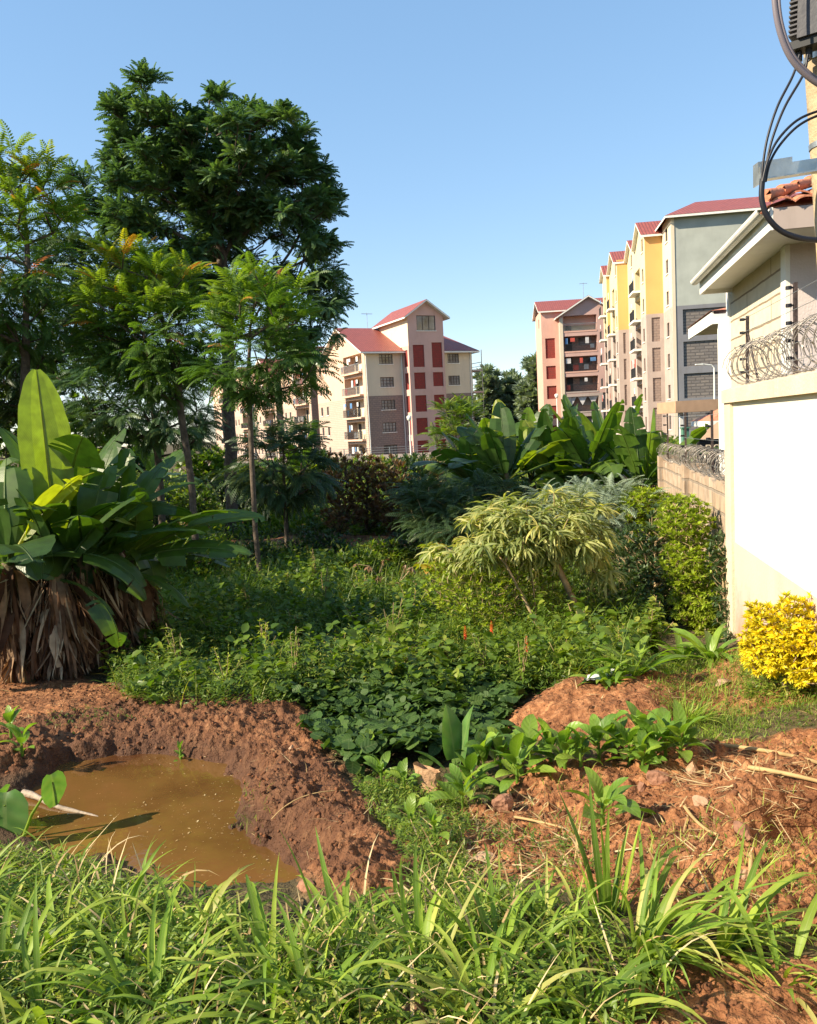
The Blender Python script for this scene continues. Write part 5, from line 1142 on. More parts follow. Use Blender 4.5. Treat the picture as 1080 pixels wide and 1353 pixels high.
# distant trees
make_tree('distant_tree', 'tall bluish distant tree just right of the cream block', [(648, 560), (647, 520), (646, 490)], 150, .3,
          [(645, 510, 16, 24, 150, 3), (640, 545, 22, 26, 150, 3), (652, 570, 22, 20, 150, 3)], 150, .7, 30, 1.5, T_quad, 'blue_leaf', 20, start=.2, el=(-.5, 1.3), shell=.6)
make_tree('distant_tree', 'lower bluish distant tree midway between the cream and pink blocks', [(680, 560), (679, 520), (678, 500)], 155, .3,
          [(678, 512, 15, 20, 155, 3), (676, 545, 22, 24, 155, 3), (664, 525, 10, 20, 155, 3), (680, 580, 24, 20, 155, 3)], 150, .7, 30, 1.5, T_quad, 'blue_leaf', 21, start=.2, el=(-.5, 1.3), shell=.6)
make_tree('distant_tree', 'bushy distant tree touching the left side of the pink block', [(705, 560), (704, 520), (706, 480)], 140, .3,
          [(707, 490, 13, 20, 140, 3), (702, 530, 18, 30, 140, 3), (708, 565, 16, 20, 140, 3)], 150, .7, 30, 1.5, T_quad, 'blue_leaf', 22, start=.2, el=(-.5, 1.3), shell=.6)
for i, (a_, b_, rx, ry, Y_) in enumerate([(10, 540, 60, 45, 48), (85, 560, 50, 40, 52), (150, 590, 45, 30, 55), (270, 615, 32, 24, 60), (415, 615, 26, 18, 58), (-60, 500, 60, 70, 45)]):
    make_tree('background_tree', ['pale green background tree behind the banana leaves at the left edge', 'pale green background tree right behind the tallest banana leaf', 'low background tree behind the broad layered tree', 'low background tree left of the tall trunk base', 'low background tree at the foot of the cream block', 'background tree beyond the left edge of the view'][i],
              [(a_, 640), (a_, 600), (a_, b_)], Y_, .15, [(a_, b_, rx, ry, Y_, 2), (a_ + rx * .3, b_ + ry * .8, rx, ry * .7, Y_, 2)], 90, .5, 22, .55, T_quad, 'weed' if i in (0, 1, 3) else 'dark_leaf', 30 + i, start=.2, el=(-.5, 1.3), group='trees far behind the banana clump', shell=.6)

# ------------------------------------------------------------------ bananas
def banana_leaf(mb, pos, az, el, L, W, bend, rs, roll=0.0, tear=.25, pet=.22, rnd=.4, swirl=0.0, vee=.25, M_=24):
    t = np.linspace(0, 1, M_ + 1); A = el - bend * ((t[:-1] + t[1:]) / 2) ** 1.7; Z = az + swirl * (t[:-1] + t[1:]) / 2
    Lt = L * (1 + pet); C = np.concatenate([[np.zeros(3)], np.cumsum(np.stack([np.cos(A) * np.cos(Z), np.cos(A) * np.sin(Z), np.sin(A)], -1) * Lt / M_, 0)]) + np.asarray(pos)
    An = np.concatenate([A[:1], (A[1:] + A[:-1]) / 2, A[-1:]]); Zn = np.concatenate([Z[:1], (Z[1:] + Z[:-1]) / 2, Z[-1:]])
    X, S, U = basis(Zn, An, roll * np.ones(M_ + 1)); k0 = int(round(M_ * pet / (1 + pet)))
    mb.tube(C, np.interp(t, [0, .15, 1], [.028, .018, .004]) * (W / .5), 6, A=min(1, rnd + .15), cap=False)
    for sg in (-1, 1):
        i = k0
        while i < M_:
            ln = M_ if tear == 0 else (int(rs.integers(1, 5)) if rs.random() < tear else int(rs.integers(4, 11))); j = min(M_, i + ln); dr = -vee + rs.normal(.0, .16) * (tear > 0) + (rs.random() < tear) * rs.uniform(.1, .7)
            for s_ in range(i, j):
                quad = []
                for q, f in ((s_, 0), (s_ + 1, 1)):
                    u = (q - k0) / (M_ - k0); w = W / 2 * (math.sin(math.pi * min(1, .06 + u * .93)) ** .55) * (1 + .02 * math.sin(q * 1.7 + sg)); gap = 0
                    if q == i and s_ == i and i > k0: gap = .28 * Lt / M_
                    if q == j and s_ == j - 1 and j < M_: gap = -.28 * Lt / M_
                    o = []
                    for h in (0, .5, 1.0):
                        ang = dr * (.5 + .5 * h) + .25 * h * h; d = S[q] * sg * math.cos(ang) - U[q] * math.sin(ang)
                        o.append(C[q] + d * w * h + X[q] * (gap * h + w * h * .18) )
                    quad.append(o)
                a, b = quad; u0, u1 = (s_ - k0) / (M_ - k0), (s_ + 1 - k0) / (M_ - k0)
                for h in (0, 1):
                    x0, x1 = .5 + sg * .25 * h, .5 + sg * .25 * (h + 1)
                    mb.add([a[h], a[h + 1], b[h + 1], b[h]], [[0, 1, 2, 3]], [[[x0, u0], [x1, u0], [x1, u1], [x0, u1]]], rnd)
            i = j
def banana_plant(base, h, leaves, seed, label, group, skirt=70, r0=.11, lean=(0, 0), Wm=.5, deadlen=(.4, .9)):
    rs = np.random.default_rng(seed); r = thing('banana_plant', label, 'banana plant', tuple(base), 0, group)
    top = np.array((lean[0], lean[1], h)); pts = [np.array((0, 0, -.1)), top * .35, top * .7, top, top * 1.12]
    a = MB(); a.tube(pts, [r0 * 1.25, r0, r0 * .85, r0 * .62, r0 * .25], 10); a.build('stem', M['pseudo'], r, smooth=True)
    for k, lf in enumerate(leaves):
        a = MB(); az, el, L, W, bend = lf[:5]; kw = lf[5] if len(lf) > 5 else {}
        banana_leaf(a, top * (.96 + .1 * (k % 3) / 3) + (.03 * math.cos(az), .03 * math.sin(az), 0), az, el, L, W, bend, rs, **kw)
        a.build('leaf', M['banana'], r)
    if skirt:
        n = skirt; a = MB(); hh = rs.uniform(.2, 1.0, n) * h; az = rs.uniform(0, 2 * math.pi, n); e0 = rs.uniform(-1.2, .5, n)
        pos = top * (hh / h)[:, None] + np.stack([np.cos(az), np.sin(az), 0 * az], -1) * r0 * .8
        ribbons(a, pos, az, e0, np.minimum(rs.uniform(deadlen[0], deadlen[1], n) * rs.uniform(.5, 1, n), hh * 1.0), rs.uniform(.03, .17, n), e0 + 1.5 + rs.normal(0, .12, n), 7, pw=.3, fold=rs.normal(0, .7, n), swirl=rs.normal(0, .9, n), rnd=rs.random(n) ** 1.3, tw=rs.normal(0, 1.6, n), prof=lambda t: .35 + .65 * np.sin(t * 2.8 + .3) * (1 - t ** 4))
        nn = int(n * 2.6); az = rs.uniform(0, 2 * math.pi, nn); hh = rs.uniform(.1, 1.0, nn) * h
        pos = top * (hh / h)[:, None] + np.stack([np.cos(az), np.sin(az), 0 * az], -1) * r0 * rs.uniform(.9, 1.6, nn)[:, None]
        ribbons(a, pos, az, rs.uniform(-1.5, -.8, nn), np.minimum(rs.uniform(.2, .6, nn), hh), rs.uniform(.008, .04, nn), rs.uniform(-.5, .7, nn), 4, fold=.3, swirl=rs.normal(0, .6, nn), rnd=rs.random(nn), tw=rs.normal(0, 1, nn))
        a.build('dead_leaves', M['dead'], r)
    return r
def spiral(n, seed, L=1.3, W=.55, elr=(1.3, .15), b=(.4, 1.6), az0=None, tear=.5):
    rs = np.random.default_rng(seed); az0 = rs.uniform(0, 6) if az0 is None else az0; out = []
    for k in range(n):
        f = k / max(1, n - 1); out.append((az0 + k * 2.4 + rs.normal(0, .2), elr[0] + (elr[1] - elr[0]) * f + rs.normal(0, .08), L * rs.uniform(.8, 1.1), W * rs.uniform(.85, 1.15), b[0] + (b[1] - b[0]) * f + rs.normal(0, .12), dict(roll=rs.normal(0, .3), tear=tear, rnd=float(rs.uniform(.0, 1) ** 1.8 * .9), swirl=rs.normal(0, .15))))
    return out
g_left = 'banana plants of the big clump at the left'
def gp(px, py, Y=None):
    if Y is None: return GP(px, py)
    p = P(px, py, Y); p[2] = H(p[0], p[1]); return p
b1 = gp(92, 884)
away = math.atan2(.62, -.78)
banana_plant(b1, 1.25, [(away, 1.56, 1.72, .60, .06, dict(roll=.0, tear=0, rnd=.7, vee=.3, pet=.18)), (away - .2, 1.35, 1.05, .55, .3, dict(tear=.35, rnd=.72, roll=.1)), (-1.4, 1.0, .9, .5, 1.2, dict(tear=.1, rnd=.2)), (2.9, .9, 1.1, .5, 1.0, dict(rnd=.3)), (-.3, .9, 1.0, .42, 1.1, dict(rnd=.15)), (3.6, .35, 1.1, .42, 1.2, dict(rnd=.9)), (-2.2, .2, .9, .36, 1.5, dict(rnd=.2)), (.9, 1.0, 1.2, .45, .6, dict(rnd=.35))], 11, 'banana plant with the tallest glowing upright leaf in the left clump', g_left, 110, .13)
banana_plant(gp(25, 868, 8.1), 1.2, spiral(8, 12, 1.15, 0.6, az0=2.0), 12, 'banana plant at the left end of the clump cut by the view edge', g_left, 90, .12)
banana_plant(gp(124, 884), 1.15, [(-1.2, .95, 1.0, .46, 1.0, dict(rnd=.1)), (.1, .55, 1.1, .36, .95, dict(rnd=.15, tear=.1)), (1.2, 1.25, 1.1, .42, .35, dict(rnd=.3)), (2.4, .9, 1.1, .45, .9, dict(rnd=.4)), (-2.4, .5, .9, .36, 1.4, dict(rnd=.5)), (.6, .85, 1.25, .4, .9, dict(rnd=.25))], 13, 'banana plant in the middle of the left clump with a thick brown skirt', g_left, 110, .13)
banana_plant(gp(158, 872), 1.05, [(.05, .75, 1.3, .46, 1.0, dict(rnd=.5, tear=.25)), (.25, .5, 1.45, .46, .7, dict(rnd=.55, tear=.2, roll=.3)), (-.1, .25, 1.3, .42, .6, dict(rnd=.3, tear=.15, roll=.3)), (1.25, 1.35, 1.15, .44, .25, dict(rnd=.25, tear=.05)), (1.0, 1.1, 1.2, .42, .5, dict(rnd=.45, tear=.3)), (-1.0, .9, .8, .4, 1.3, dict(rnd=.05)), (2.2, .8, 1.0, .42, 1.0, dict(rnd=.3)), (-.4, -.1, .9, .2, .8, dict(rnd=.4))], 14, 'banana plant at the right end of the left clump with long leaves reaching right', g_left, 90, .12)
banana_plant(gp(95, 820, 9.3), 1.35, spiral(9, 15, 1.25, .62, az0=.5), 15, 'banana plant at the back of the left clump', g_left, 40, .12)
banana_plant(gp(150, 800, 9.6), 1.3, spiral(8, 16, 1.2, .58, az0=1.5), 16, 'banana plant at the back right of the left clump with green shoots', g_left, 40, .12)
banana_plant(gp(10, 820, 9.4), 1.3, spiral(8, 17, 1.25, .62, az0=2.5), 17, 'rear banana plant at the far left behind the clump', g_left, 20, .12)
banana_plant(gp(42, 892), 1.1, spiral(5, 18, 1.1, .5, az0=3.5), 18, 'banana plant at the front of the left clump nearest the red soil', g_left, 130, .12)
banana_plant(gp(186, 862), .95, spiral(5, 19, 1.0, .42, az0=5.5), 19, 'short banana plant at the outer right foot of the left clump', g_left, 80, .1)
banana_plant(gp(88, 895), 1.05, spiral(4, 20, 1.0, .46, az0=4.4), 20, 'low banana plant at the front middle of the left clump', g_left, 130, .12)
g_mid = 'banana plants in front of the pink and yellow blocks'
mids = [(632, 700, 17.5, 1.5, 'leftmost banana plant of the middle group with broad drooping leaf'), (672, 700, 16.5, 1.7, 'tall banana plant below the gap between cream and pink blocks'), (705, 690, 18, 1.6, 'banana plant right of the tall one in the middle group'), (742, 700, 17, 1.5, 'banana plant directly below the salmon stair wing'), (778, 690, 16.5, 1.8, 'banana plant with bright pleated upright leaves below the pink balconies'), (815, 690, 17.5, 1.7, 'banana plant with ragged bright leaf beside the pleated one'), (850, 680, 16, 1.4, 'right hand banana plant with long leaf over the stone wall')]
for i, (a_, b_, Y_, hh, lab) in enumerate(mids):
    lv = spiral(10, 40 + i, 1.35, .56, (1.45, .3), (.15, 1.2), tear=.3 if i % 2 else .45)
    if i in (1, 4, 5): lv = [(away if i != 1 else 1.6, 1.4, 1.4, .55, .2, dict(roll=0, tear=.35 if i == 5 else .1, rnd=.6 if i > 1 else .1)), (away + .7, 1.25, 1.3, .5, .4, dict(tear=.4, rnd=.7 if i > 1 else .2))] + lv[1:]
    if i == 6: lv += [(.1, .7, 1.7, .45, .9, dict(rnd=.5, tear=.1)), (2.9, .5, 1.5, .5, 1.0, dict(rnd=.3))]
    if i == 0: lv += [(-2.6, .8, 1.5, .55, 1.3, dict(rnd=.1, tear=.05))]
    p_ = gp(a_, b_, Y_); banana_plant(p_, hh * .9, lv, 60 + i, lab, g_mid, 14, .14)
for i, (a_, Y_, lab) in enumerate([(655, 21, 'rear banana plant behind the tall middle one'), (795, 21, 'rear banana plant between the two bright leaved ones'), (400, 27, 'far small banana plant left of the brown shrubs'), (210, 27, 'far banana plant seen behind the layered tree')]):
    banana_plant(gp(a_, 660, Y_), 1.6, spiral(9, 80 + i, 1.5, .5), 80 + i, lab, 'farther banana plants', 8, .14)
# ------------------------------------------------------------------ shrubs and named garden plants
def bush(name, label, base_px, stems, ells, ntip, space, nper, size, tpl, leafm, seed, Y, **k):
    return make_tree(name, label, [base_px] + stems, Y, k.pop('r0', .02), ells, ntip, space, nper, size, tpl, leafm, seed, start=k.pop('start', .1), cat=k.pop('cat', 'shrub'), tipr=k.pop('tipr', .004), barkm=k.pop('barkm', 'twig'), **k)
def wallclip(p):
    dx, dy = p[0] - WO[0], p[1] - WO[1]; return (dx * _c + dy * _s) < -.012
bush('yellow_bush', 'bright yellow clipped bush against the foot of the cream wall', (1040, 900), [(1040, 885), (1038, 850)], [(1020, 838, 30, 38, 5.3, .26), (1055, 842, 36, 40, 5.2, .28), (1085, 858, 34, 38, 5.05, .25), (1008, 866, 22, 26, 5.25, .2), (1060, 884, 34, 16, 5.1, .24), (1000, 812, 10, 16, 5.3, .1), (1042, 798, 12, 14, 5.2, .1), (1072, 802, 10, 16, 5.2, .1), (990, 850, 10, 12, 5.3, .1)], 440, .042, 24, .046, T_leaf, 'yellow', 101, 5.25, r0=.03, up=.02, clip=wallclip, shell=.3, el=(-.4, 1.2))
bush('climbing_bush', 'tall lime green climbing bush covering the low stone wall', (935, 870), [(925, 800), (912, 720)], [(905, 690, 36, 34, 8.6, .45), (918, 745, 44, 40, 8.5, .45), (928, 795, 42, 36, 8.4, .45), (940, 835, 32, 24, 8.3, .4)], 620, .07, 22, .066, T_leaf, 'lime', 102, 8.4, r0=.04, clip=wallclip, shell=.33)
bush('climbing_bush', 'smaller yellowish climbing bush farther along the stone wall', (862, 800), [(856, 740), (848, 690)], [(845, 672, 28, 26, 11, .4), (855, 705, 26, 24, 10.9, .4), (865, 670, 24, 24, 11.2, .4)], 300, .08, 20, .08, T_leaf, 'lime', 103, 11, r0=.04, clip=wallclip, shell=.35)
bush('hedge', 'hedge mass coloured dark as shade along the stone wall between the two lit bushes', (870, 870), [(868, 790), (866, 720)], [(850, 740, 48, 50, 10.2, .5), (872, 790, 44, 50, 9.6, .5), (835, 800, 40, 45, 10, .5), (880, 835, 30, 34, 9.2, .45), (885, 700, 30, 40, 10.2, .4)], 520, .11, 14, .10, T_leaf, 'dark_leaf', 104, 9.9, r0=.05, clip=wallclip, shell=.4)  # dark leaf colour stands in for the shade between the bushes
bush('shrub', 'dark shrub in the corner where the cream wall meets the stone wall', (960, 872), [(958, 800), (955, 750)], [(955, 740, 18, 36, 8.0, .2), (962, 800, 16, 40, 7.9, .2), (968, 850, 16, 18, 7.6, .2)], 150, .07, 12, .07, T_leaf, 'dark_leaf', 105, 7.9, r0=.02, clip=wallclip, shell=.5)
def silver_shrub():
    r = bush('silvery_shrub', 'silvery green shrub with drooping leaves on two bare leaning stems', (797, 874), [(770, 820), (745, 765), (722, 715), (706, 690)], [(700, 688, 82, 22, 8.6, .7), (735, 710, 52, 26, 8.6, .6), (645, 722, 46, 24, 8.5, .5), (690, 715, 60, 26, 8.7, .6), (768, 708, 32, 36, 8.6, .4), (612, 742, 26, 18, 8.6, .3), (672, 678, 50, 12, 8.7, .5), (715, 860, 16, 14, 8.2, .2), (590, 722, 20, 14, 8.7, .3), (792, 742, 20, 24, 8.7, .3), (742, 660, 22, 12, 8.8, .3), (655, 668, 20, 12, 8.8, .3), (775, 672, 20, 14, 8.8, .3), (622, 760, 18, 12, 8.5, .2)], 185, .11, 22, .23, T_thin, 'silver', 106, 8.6, r0=.035, start=.55, el=(-.7, .5), shell=.5, out=.5, tipr=.006)
    ch = r.children[0]; rs = np.random.default_rng(5); b = np.array(r.location)
    a = MB()
    st = [P(731, 893, 8.0), P(712, 830, 8.1), P(692, 790, 8.2), P(668, 745, 8.3), P(648, 722, 8.4)]; st[0][2] = H(st[0][0], st[0][1]); a.tube(np.array(st) - b, [.022, .018, .016, .014, .008], 7)
    st = [P(668, 745, 8.3), P(676, 715, 8.35), P(690, 695, 8.4)]; a.tube(np.array(st) - b, [.012, .01, .006], 6)
    a.build('stem', M['twig'], r, smooth=True)
silver_shrub()
bush('fine_leaved_bush', 'yellow green fine leaved bush below the silvery shrub', (655, 868), [(655, 820), (655, 780)], [(635, 780, 62, 46, 8.5, .5), (685, 760, 54, 52, 8.9, .5), (600, 775, 42, 36, 8.6, .5), (728, 770, 34, 55, 9.3, .4), (650, 830, 50, 24, 8.4, .4), (700, 730, 40, 30, 8.9, .4), (745, 810, 26, 34, 8.6, .3), (590, 745, 24, 20, 8.6, .3)], 900, .09, 15, .06, T_leaf, 'lime', 107, 8.8, r0=.02, shell=.45, el=(-.2, 1.4))
bush('spiky_bush', 'dark green bush of upright leafy spikes right of the leaning stem', (800, 862), [(800, 820), (800, 790)], [(800, 790, 42, 48, 9.4, .5), (830, 810, 34, 36, 9.3, .4), (770, 830, 30, 30, 9.2, .4)], 330, .1, 14, .075, T_lance, 'weed', 108, 9.3, r0=.02, shell=.5, el=(.2, 1.5))
bush('ferny_shrub', 'grey green ferny shrub between the bananas and the silvery shrub', (810, 760), [(808, 720), (805, 680)], [(800, 668, 66, 26, 11.5, .7), (770, 690, 50, 30, 11.5, .7), (830, 700, 46, 34, 11.5, .6), (740, 670, 36, 20, 12, .5)], 110, .16, 13, .36, T_fern, 'blue_leaf', 109, 11.5, r0=.03, shell=.55, el=(-.3, .9))
bush('dark_fern_bush', 'broad dark ferny bush in the shade left of the middle bananas', (625, 740), [(620, 700), (612, 670)], [(600, 690, 52, 30, 14.5, .9), (640, 670, 44, 34, 15, .9), (570, 665, 34, 30, 15, .8), (640, 710, 50, 24, 14, .8)], 130, .22, 13, .52, T_fern, 'dark_leaf', 110, 14.5, r0=.05, shell=.5, el=(-.3, .8))
bush('withered_plant', 'small withered plant with yellowing leaves beside the fine leaved bush', (583, 800), [(582, 765), (580, 735)], [(582, 728, 24, 12, 10.5, .3), (575, 745, 18, 12, 10.5, .3)], 18, .1, 8, .13, T_round, 'young_leaf', 111, 10.5, r0=.012, start=.3, el=(-.6, .3), colf=lambda p, q, s_: np.clip(.3 + .6 * q, 0, 1))
for i, (a_, b_, Y_, rx, ry) in enumerate([(448, 650, 22, 30, 52), (485, 645, 22.5, 28, 50), (518, 652, 22, 30, 48), (550, 660, 22.5, 26, 42), (574, 648, 23, 24, 44)]):
    bush('brown_shrub', ['dark reddish brown shrub left of its row below the cream block', 'second dark brown shrub from the left in the withered row', 'middle shrub of the withered brown row below the lamp post', 'fourth shrub of the brown row with paler dry leaves', 'right end shrub of the brown row with pinkish dry heads'][i],
         (a_, 730), [(a_, 700), (a_, b_)], [(a_, b_, rx, ry, Y_, .9), (a_ + 6, b_ + 30, rx, 22, Y_, .8)], 170, .17, 11, .2, T_leaf, 'brownleaf' if i != 3 else 'dark_leaf', 120 + i, Y_, r0=.05, shell=.5, el=(.1, 1.45), group='row of withered brown shrubs', barkm='bark', tipr=.008,
         colf=(lambda p, q, s_: np.clip(q * .75, 0, 1)) if i < 4 else None)
g_bg = 'dark shrubs across the back of the garden'
for i, (a_, b_, Y_, rx, ry, m_) in enumerate([(405, 640, 27, 34, 34, 'weed'), (300, 650, 28, 40, 30, 'dark_leaf'), (250, 665, 26, 34, 26, 'weed'), (440, 690, 24, 36, 20, 'weed'), (500, 705, 23, 40, 14, 'weed'), (600, 640, 30, 34, 34, 'dark_leaf'), (570, 700, 21, 40, 24, 'dark_leaf'), (200, 680, 24, 34, 26, 'dark_leaf'), (345, 690, 26, 30, 18, 'dark_leaf'), (660, 650, 24, 40, 30, 'dark_leaf'), (730, 650, 23, 46, 30, 'dark_leaf'), (800, 640, 23, 40, 34, 'dark_leaf'), (860, 630, 20, 26, 34, 'dark_leaf'), (470, 620, 60, 60, 14, 'weed'), (540, 615, 62, 50, 12, 'dark_leaf'), (640, 600, 50, 40, 18, 'weed'), (350, 625, 50, 50, 14, 'weed'), (120, 620, 32, 50, 22, 'weed'), (40, 625, 30, 50, 26, 'weed'), (420, 720, 17, 44, 26, 'dark_leaf'), (500, 735, 15.5, 36, 20, 'weed'), (545, 725, 16, 40, 26, 'dark_leaf'), (330, 735, 16, 40, 22, 'dark_leaf'), (470, 745, 14, 30, 14, 'weed'), (260, 745, 14.5, 40, 24, 'weed'), (700, 665, 14.5, 50, 26, 'dark_leaf')]):
    lab = ['leafy shrub left of the brown row below the side gable', 'dark shrub right behind the tall trunk', 'light green shrub left of the tall trunk', 'low leafy shrub at the foot of the first brown shrub', 'low leafy shrub under the middle of the brown row', 'dark shrub below the sapling', 'dark round shrub before the right end of the brown row', 'dark shrub behind the right end of the left banana clump', 'low dark shrub between the tall trunk and the umbrella tree', 'dark shrub behind the leftmost middle banana plants', 'dark shrub behind the centre of the middle bananas', 'dark shrub behind the pleated banana leaves', 'dark shrub behind the end of the stone wall', 'far low shrub before the balconies of the cream block', 'far low shrub at the foot of the rose tower', 'far shrub behind the sapling', 'far low shrub behind the umbrella tree', 'green shrub seen over the middle of the left banana clump', 'green shrub seen over the left of the banana clump', 'dark mid height shrub right of the slender tree stem', 'light green shrub behind the dry twigs', 'dark shrub between the dry twigs and the ferny bush', 'dark shrub around the foot of the slender tree', 'low leafy shrub left of the dry twigs', 'leafy shrub right behind the left banana skirts', 'dark shrub behind the silvery shrub crown'][i]
    bush('garden_shrub', lab, (a_, b_ + ry + 14), [(a_, b_ + ry * .6), (a_, b_)], [(a_, b_, rx, ry, Y_, Y_ * .035), (a_ + rx * .4, b_ + ry * .35, rx * .8, ry * .8, Y_, Y_ * .03)], 130, Y_ * .0065, 12, Y_ * .0085, T_leaf, m_, 140 + i, Y_, r0=.04, shell=.5, el=(-.2, 1.3), group=g_bg, barkm='bark', tipr=.008)

def clump(name, label, cat, base, n, az, el, L, W, bend, mat, seed, group=None, nseg=7, fold=.25, part='blades', rndr=(0, 1), spread=.04, **k):
    rs = np.random.default_rng(seed); r = thing(name, label, cat, tuple(base), 0, group); a = MB()
    A = rs.uniform(az[0], az[1], n); u = lambda q: rs.uniform(q[0], q[1], n)
    pos = np.stack([np.cos(A) * spread * rs.random(n), np.sin(A) * spread * rs.random(n), np.zeros(n) - .01], -1)
    ribbons(a, pos, A, u(el), u(L), u(W), u(bend), nseg, fold=fold, swirl=rs.normal(0, .25, n), rnd=u(rndr), tw=rs.normal(0, .5, n), **k); a.build(part, M[mat], r)
    return r
PI2 = 2 * math.pi
lance = lambda t: np.sin(np.clip(.12 + t * .88, 0, 1) * math.pi) ** .8
gprof = lambda t: np.clip(.45 + t * 2.2, 0, 1) * (1 - t ** 2.2) + .02
# strappy rosettes by the wall and crops
for i, (a_, b_, s_) in enumerate([(838, 893, 1.0), (902, 876, .85), (940, 872, .9), (800, 905, .6)]):
    clump('strappy_plant', ['strappy leaved plant beside the white plastic at the edge of the dug soil', 'strappy leaved plant between the two others below the lime bush', 'strappy leaved plant nearest the corner of the cream wall', 'small strappy plant at the left of its kind'][i], 'plant', gp(a_, b_), 22, (0, PI2), (.3, 1.3), (.3 * s_, .5 * s_), (.045, .075), (.7, 1.5), 'crop', 200 + i, 'strappy plants below the climbing bushes', prof=lance, fold=.3)
def leafy(base, n, L, seed, label, group, name='leafy_crop', h=.08, wr=(.38, .5), rndr=(0, 1)):
    rs = np.random.default_rng(seed); r = thing(name, label, 'plant', tuple(base), 0, group); a = MB(); az = rs.uniform(0, PI2) + np.arange(n) * 2.4 + rs.normal(0, .3, n); f = np.arange(n) / n
    el = 1.25 - .95 * f + rs.normal(0, .12, n); l = L * rs.uniform(.7, 1.1, n); pos = np.stack([0 * f, 0 * f, h * (1 - f) + .01], -1); pl = l * .35
    X, S, U = basis(az, el + .15)
    ribbons(a, pos, az, el + .15, pl, .012 + 0 * l, .1 + 0 * l, 2, fold=.6, rnd=.9)
    ribbons(a, pos + X * (pl * .97)[:, None], az, el, l, l * rs.uniform(wr[0], wr[1], n), rs.uniform(.5, 1.4, n), 8, prof=lance, fold=rs.uniform(.12, .4, n), rnd=rs.uniform(rndr[0], rndr[1], n), swirl=rs.normal(0, .3, n), tw=rs.normal(0, .4, n))
    a.build('leaves', M['crop'], r); a = MB(); a.tube([(0, 0, -.02), (0, 0, h + .03)], [.012, .008], 6); a.build('stem', M['crop'], r)
    return r
g_crop = 'broad leaved crops in the row across the dug soil'
cr = [(640, 1030, .20), (622, 1048, .16), (662, 1022, .2), (684, 1036, .18), (702, 1018, .2), (728, 1008, .17), (747, 1018, .17), (768, 1014, .15), (792, 1008, .18), (812, 1000, .16), (832, 1012, .18), (848, 990, .18), (862, 1010, .18), (880, 1000, .2), (900, 1005, .17), (612, 1070, .17), (850, 1022, .14)]
ordn = 'second third fourth fifth sixth seventh eighth ninth tenth eleventh twelfth thirteenth fourteenth fifteenth sixteenth'.split()
cs = sorted(range(len(cr)), key=lambda k: cr[k][0])
for rank, k in enumerate(cs):
    a_, b_, s_ = cr[k]
    lab = 'leftmost broad leaved crop of the row beside the pale taro leaf' if rank == 0 else ('rightmost broad leaved crop at the end of the row' if rank == len(cs) - 1 else ordn[rank - 1] + ' broad leaved crop from the left in the row')
    leafy(gp(a_, b_), 11, s_, 220 + k, lab, g_crop)
leafy(gp(797, 1092), 9, .2, 260, 'single broad leaved seedling in front of the row on dry soil', None)
for k, (a_, b_, s_, lab) in enumerate([(505, 1040, .15, 'light green leafy plant at the edge of the vines left of the taro'), (535, 1052, .12, 'small leafy plant just left of the brown bag'), (490, 1012, .13, 'leafy plant by the right shoulder of the muddy bank'), (545, 1105, .12, 'leafy plant with pale leaves below the brown bag'), (575, 1118, .1, 'low leafy plant between the bag and the straw heap'), (240, 1012, .07, 'tiny seedling at the far edge of the muddy pond'), (1050, 905, .08, 'tiny seedling at the foot of the yellow bush'), (150, 835, .16, 'leafy plant at the right foot of the banana clump'), (30, 1000, .16, 'bright leafy plant by the left end of the pond'), (15, 975, .14, 'leafy plant on the red soil at the far left')]):
    leafy(gp(a_, b_), 8, s_, 270 + k, lab, None, 'leafy_plant', rndr=(.3, 1))
def taro(base, leaves, label, seed, mat='crop', sc=1.0):
    rs = np.random.default_rng(seed); r = thing('taro_plant', label, 'taro plant', tuple(base)); 
    for (az, lean, h, size, face_az, face_el, rl) in leaves:
        top = np.array((math.cos(az) * lean, math.sin(az) * lean, h)); a = MB(); a.tube([(0, 0, -.02), top * (.4, .4, .5), top], [.012, .009, .006], 7, A=.9); a.build('stalk', M[mat], r, smooth=True)
        a = MB(); scatter(a, T_heart, [top], [face_az], [face_el], [rl], [size], [rs.uniform(.1, .5)]); a.build('leaf', M['taro'], r, smooth=True)
M['taro'] = leaf_mat('taro', [(0.07, 0.16, 0.04), (0.12, 0.24, 0.06)], 0.4, 0.4, vein=0.12, veinfreq=22)
q = Gz(20, 1075, .3); 
taro((q[0], q[1], H(*q)), [(-1.6, .10, .30, .30, -1.45, -1.35, .1), (.2, .22, .36, .20, -1.3, -1.45, -.9), (2.5, .2, .28, .2, 2.6, -.8, 0)], 'taro plant with two big hanging leaves at the left edge of the pond', 1)
q = gp(605, 1032)
r_t = thing('taro_plant', 'taro plant with tall pale upright leaf behind the brown bag', 'taro plant', tuple(q))
for k, (az, el, l, w, rl) in enumerate([(1.9, 1.35, .33, .17, .5), (.7, 1.3, .34, .13, -.6), (.1, .9, .26, .12, .2), (3.4, .8, .22, .13, .3)]):
    a = MB(); ribbons(a, [(0, 0, 0)], az, el, .14, .014, .05, 3, fold=.5, rnd=.9); X, _, _ = basis(az, el)
    ribbons(a, [X * .135], az, el, l, w, .35, 12, prof=lambda t: np.sin(np.clip(.2 + t * .8, 0, 1) * math.pi) ** .7, fold=.25, rnd=.3 + .2 * k, tw=rl); a.build('leaf', M['taro'], r_t, smooth=True)
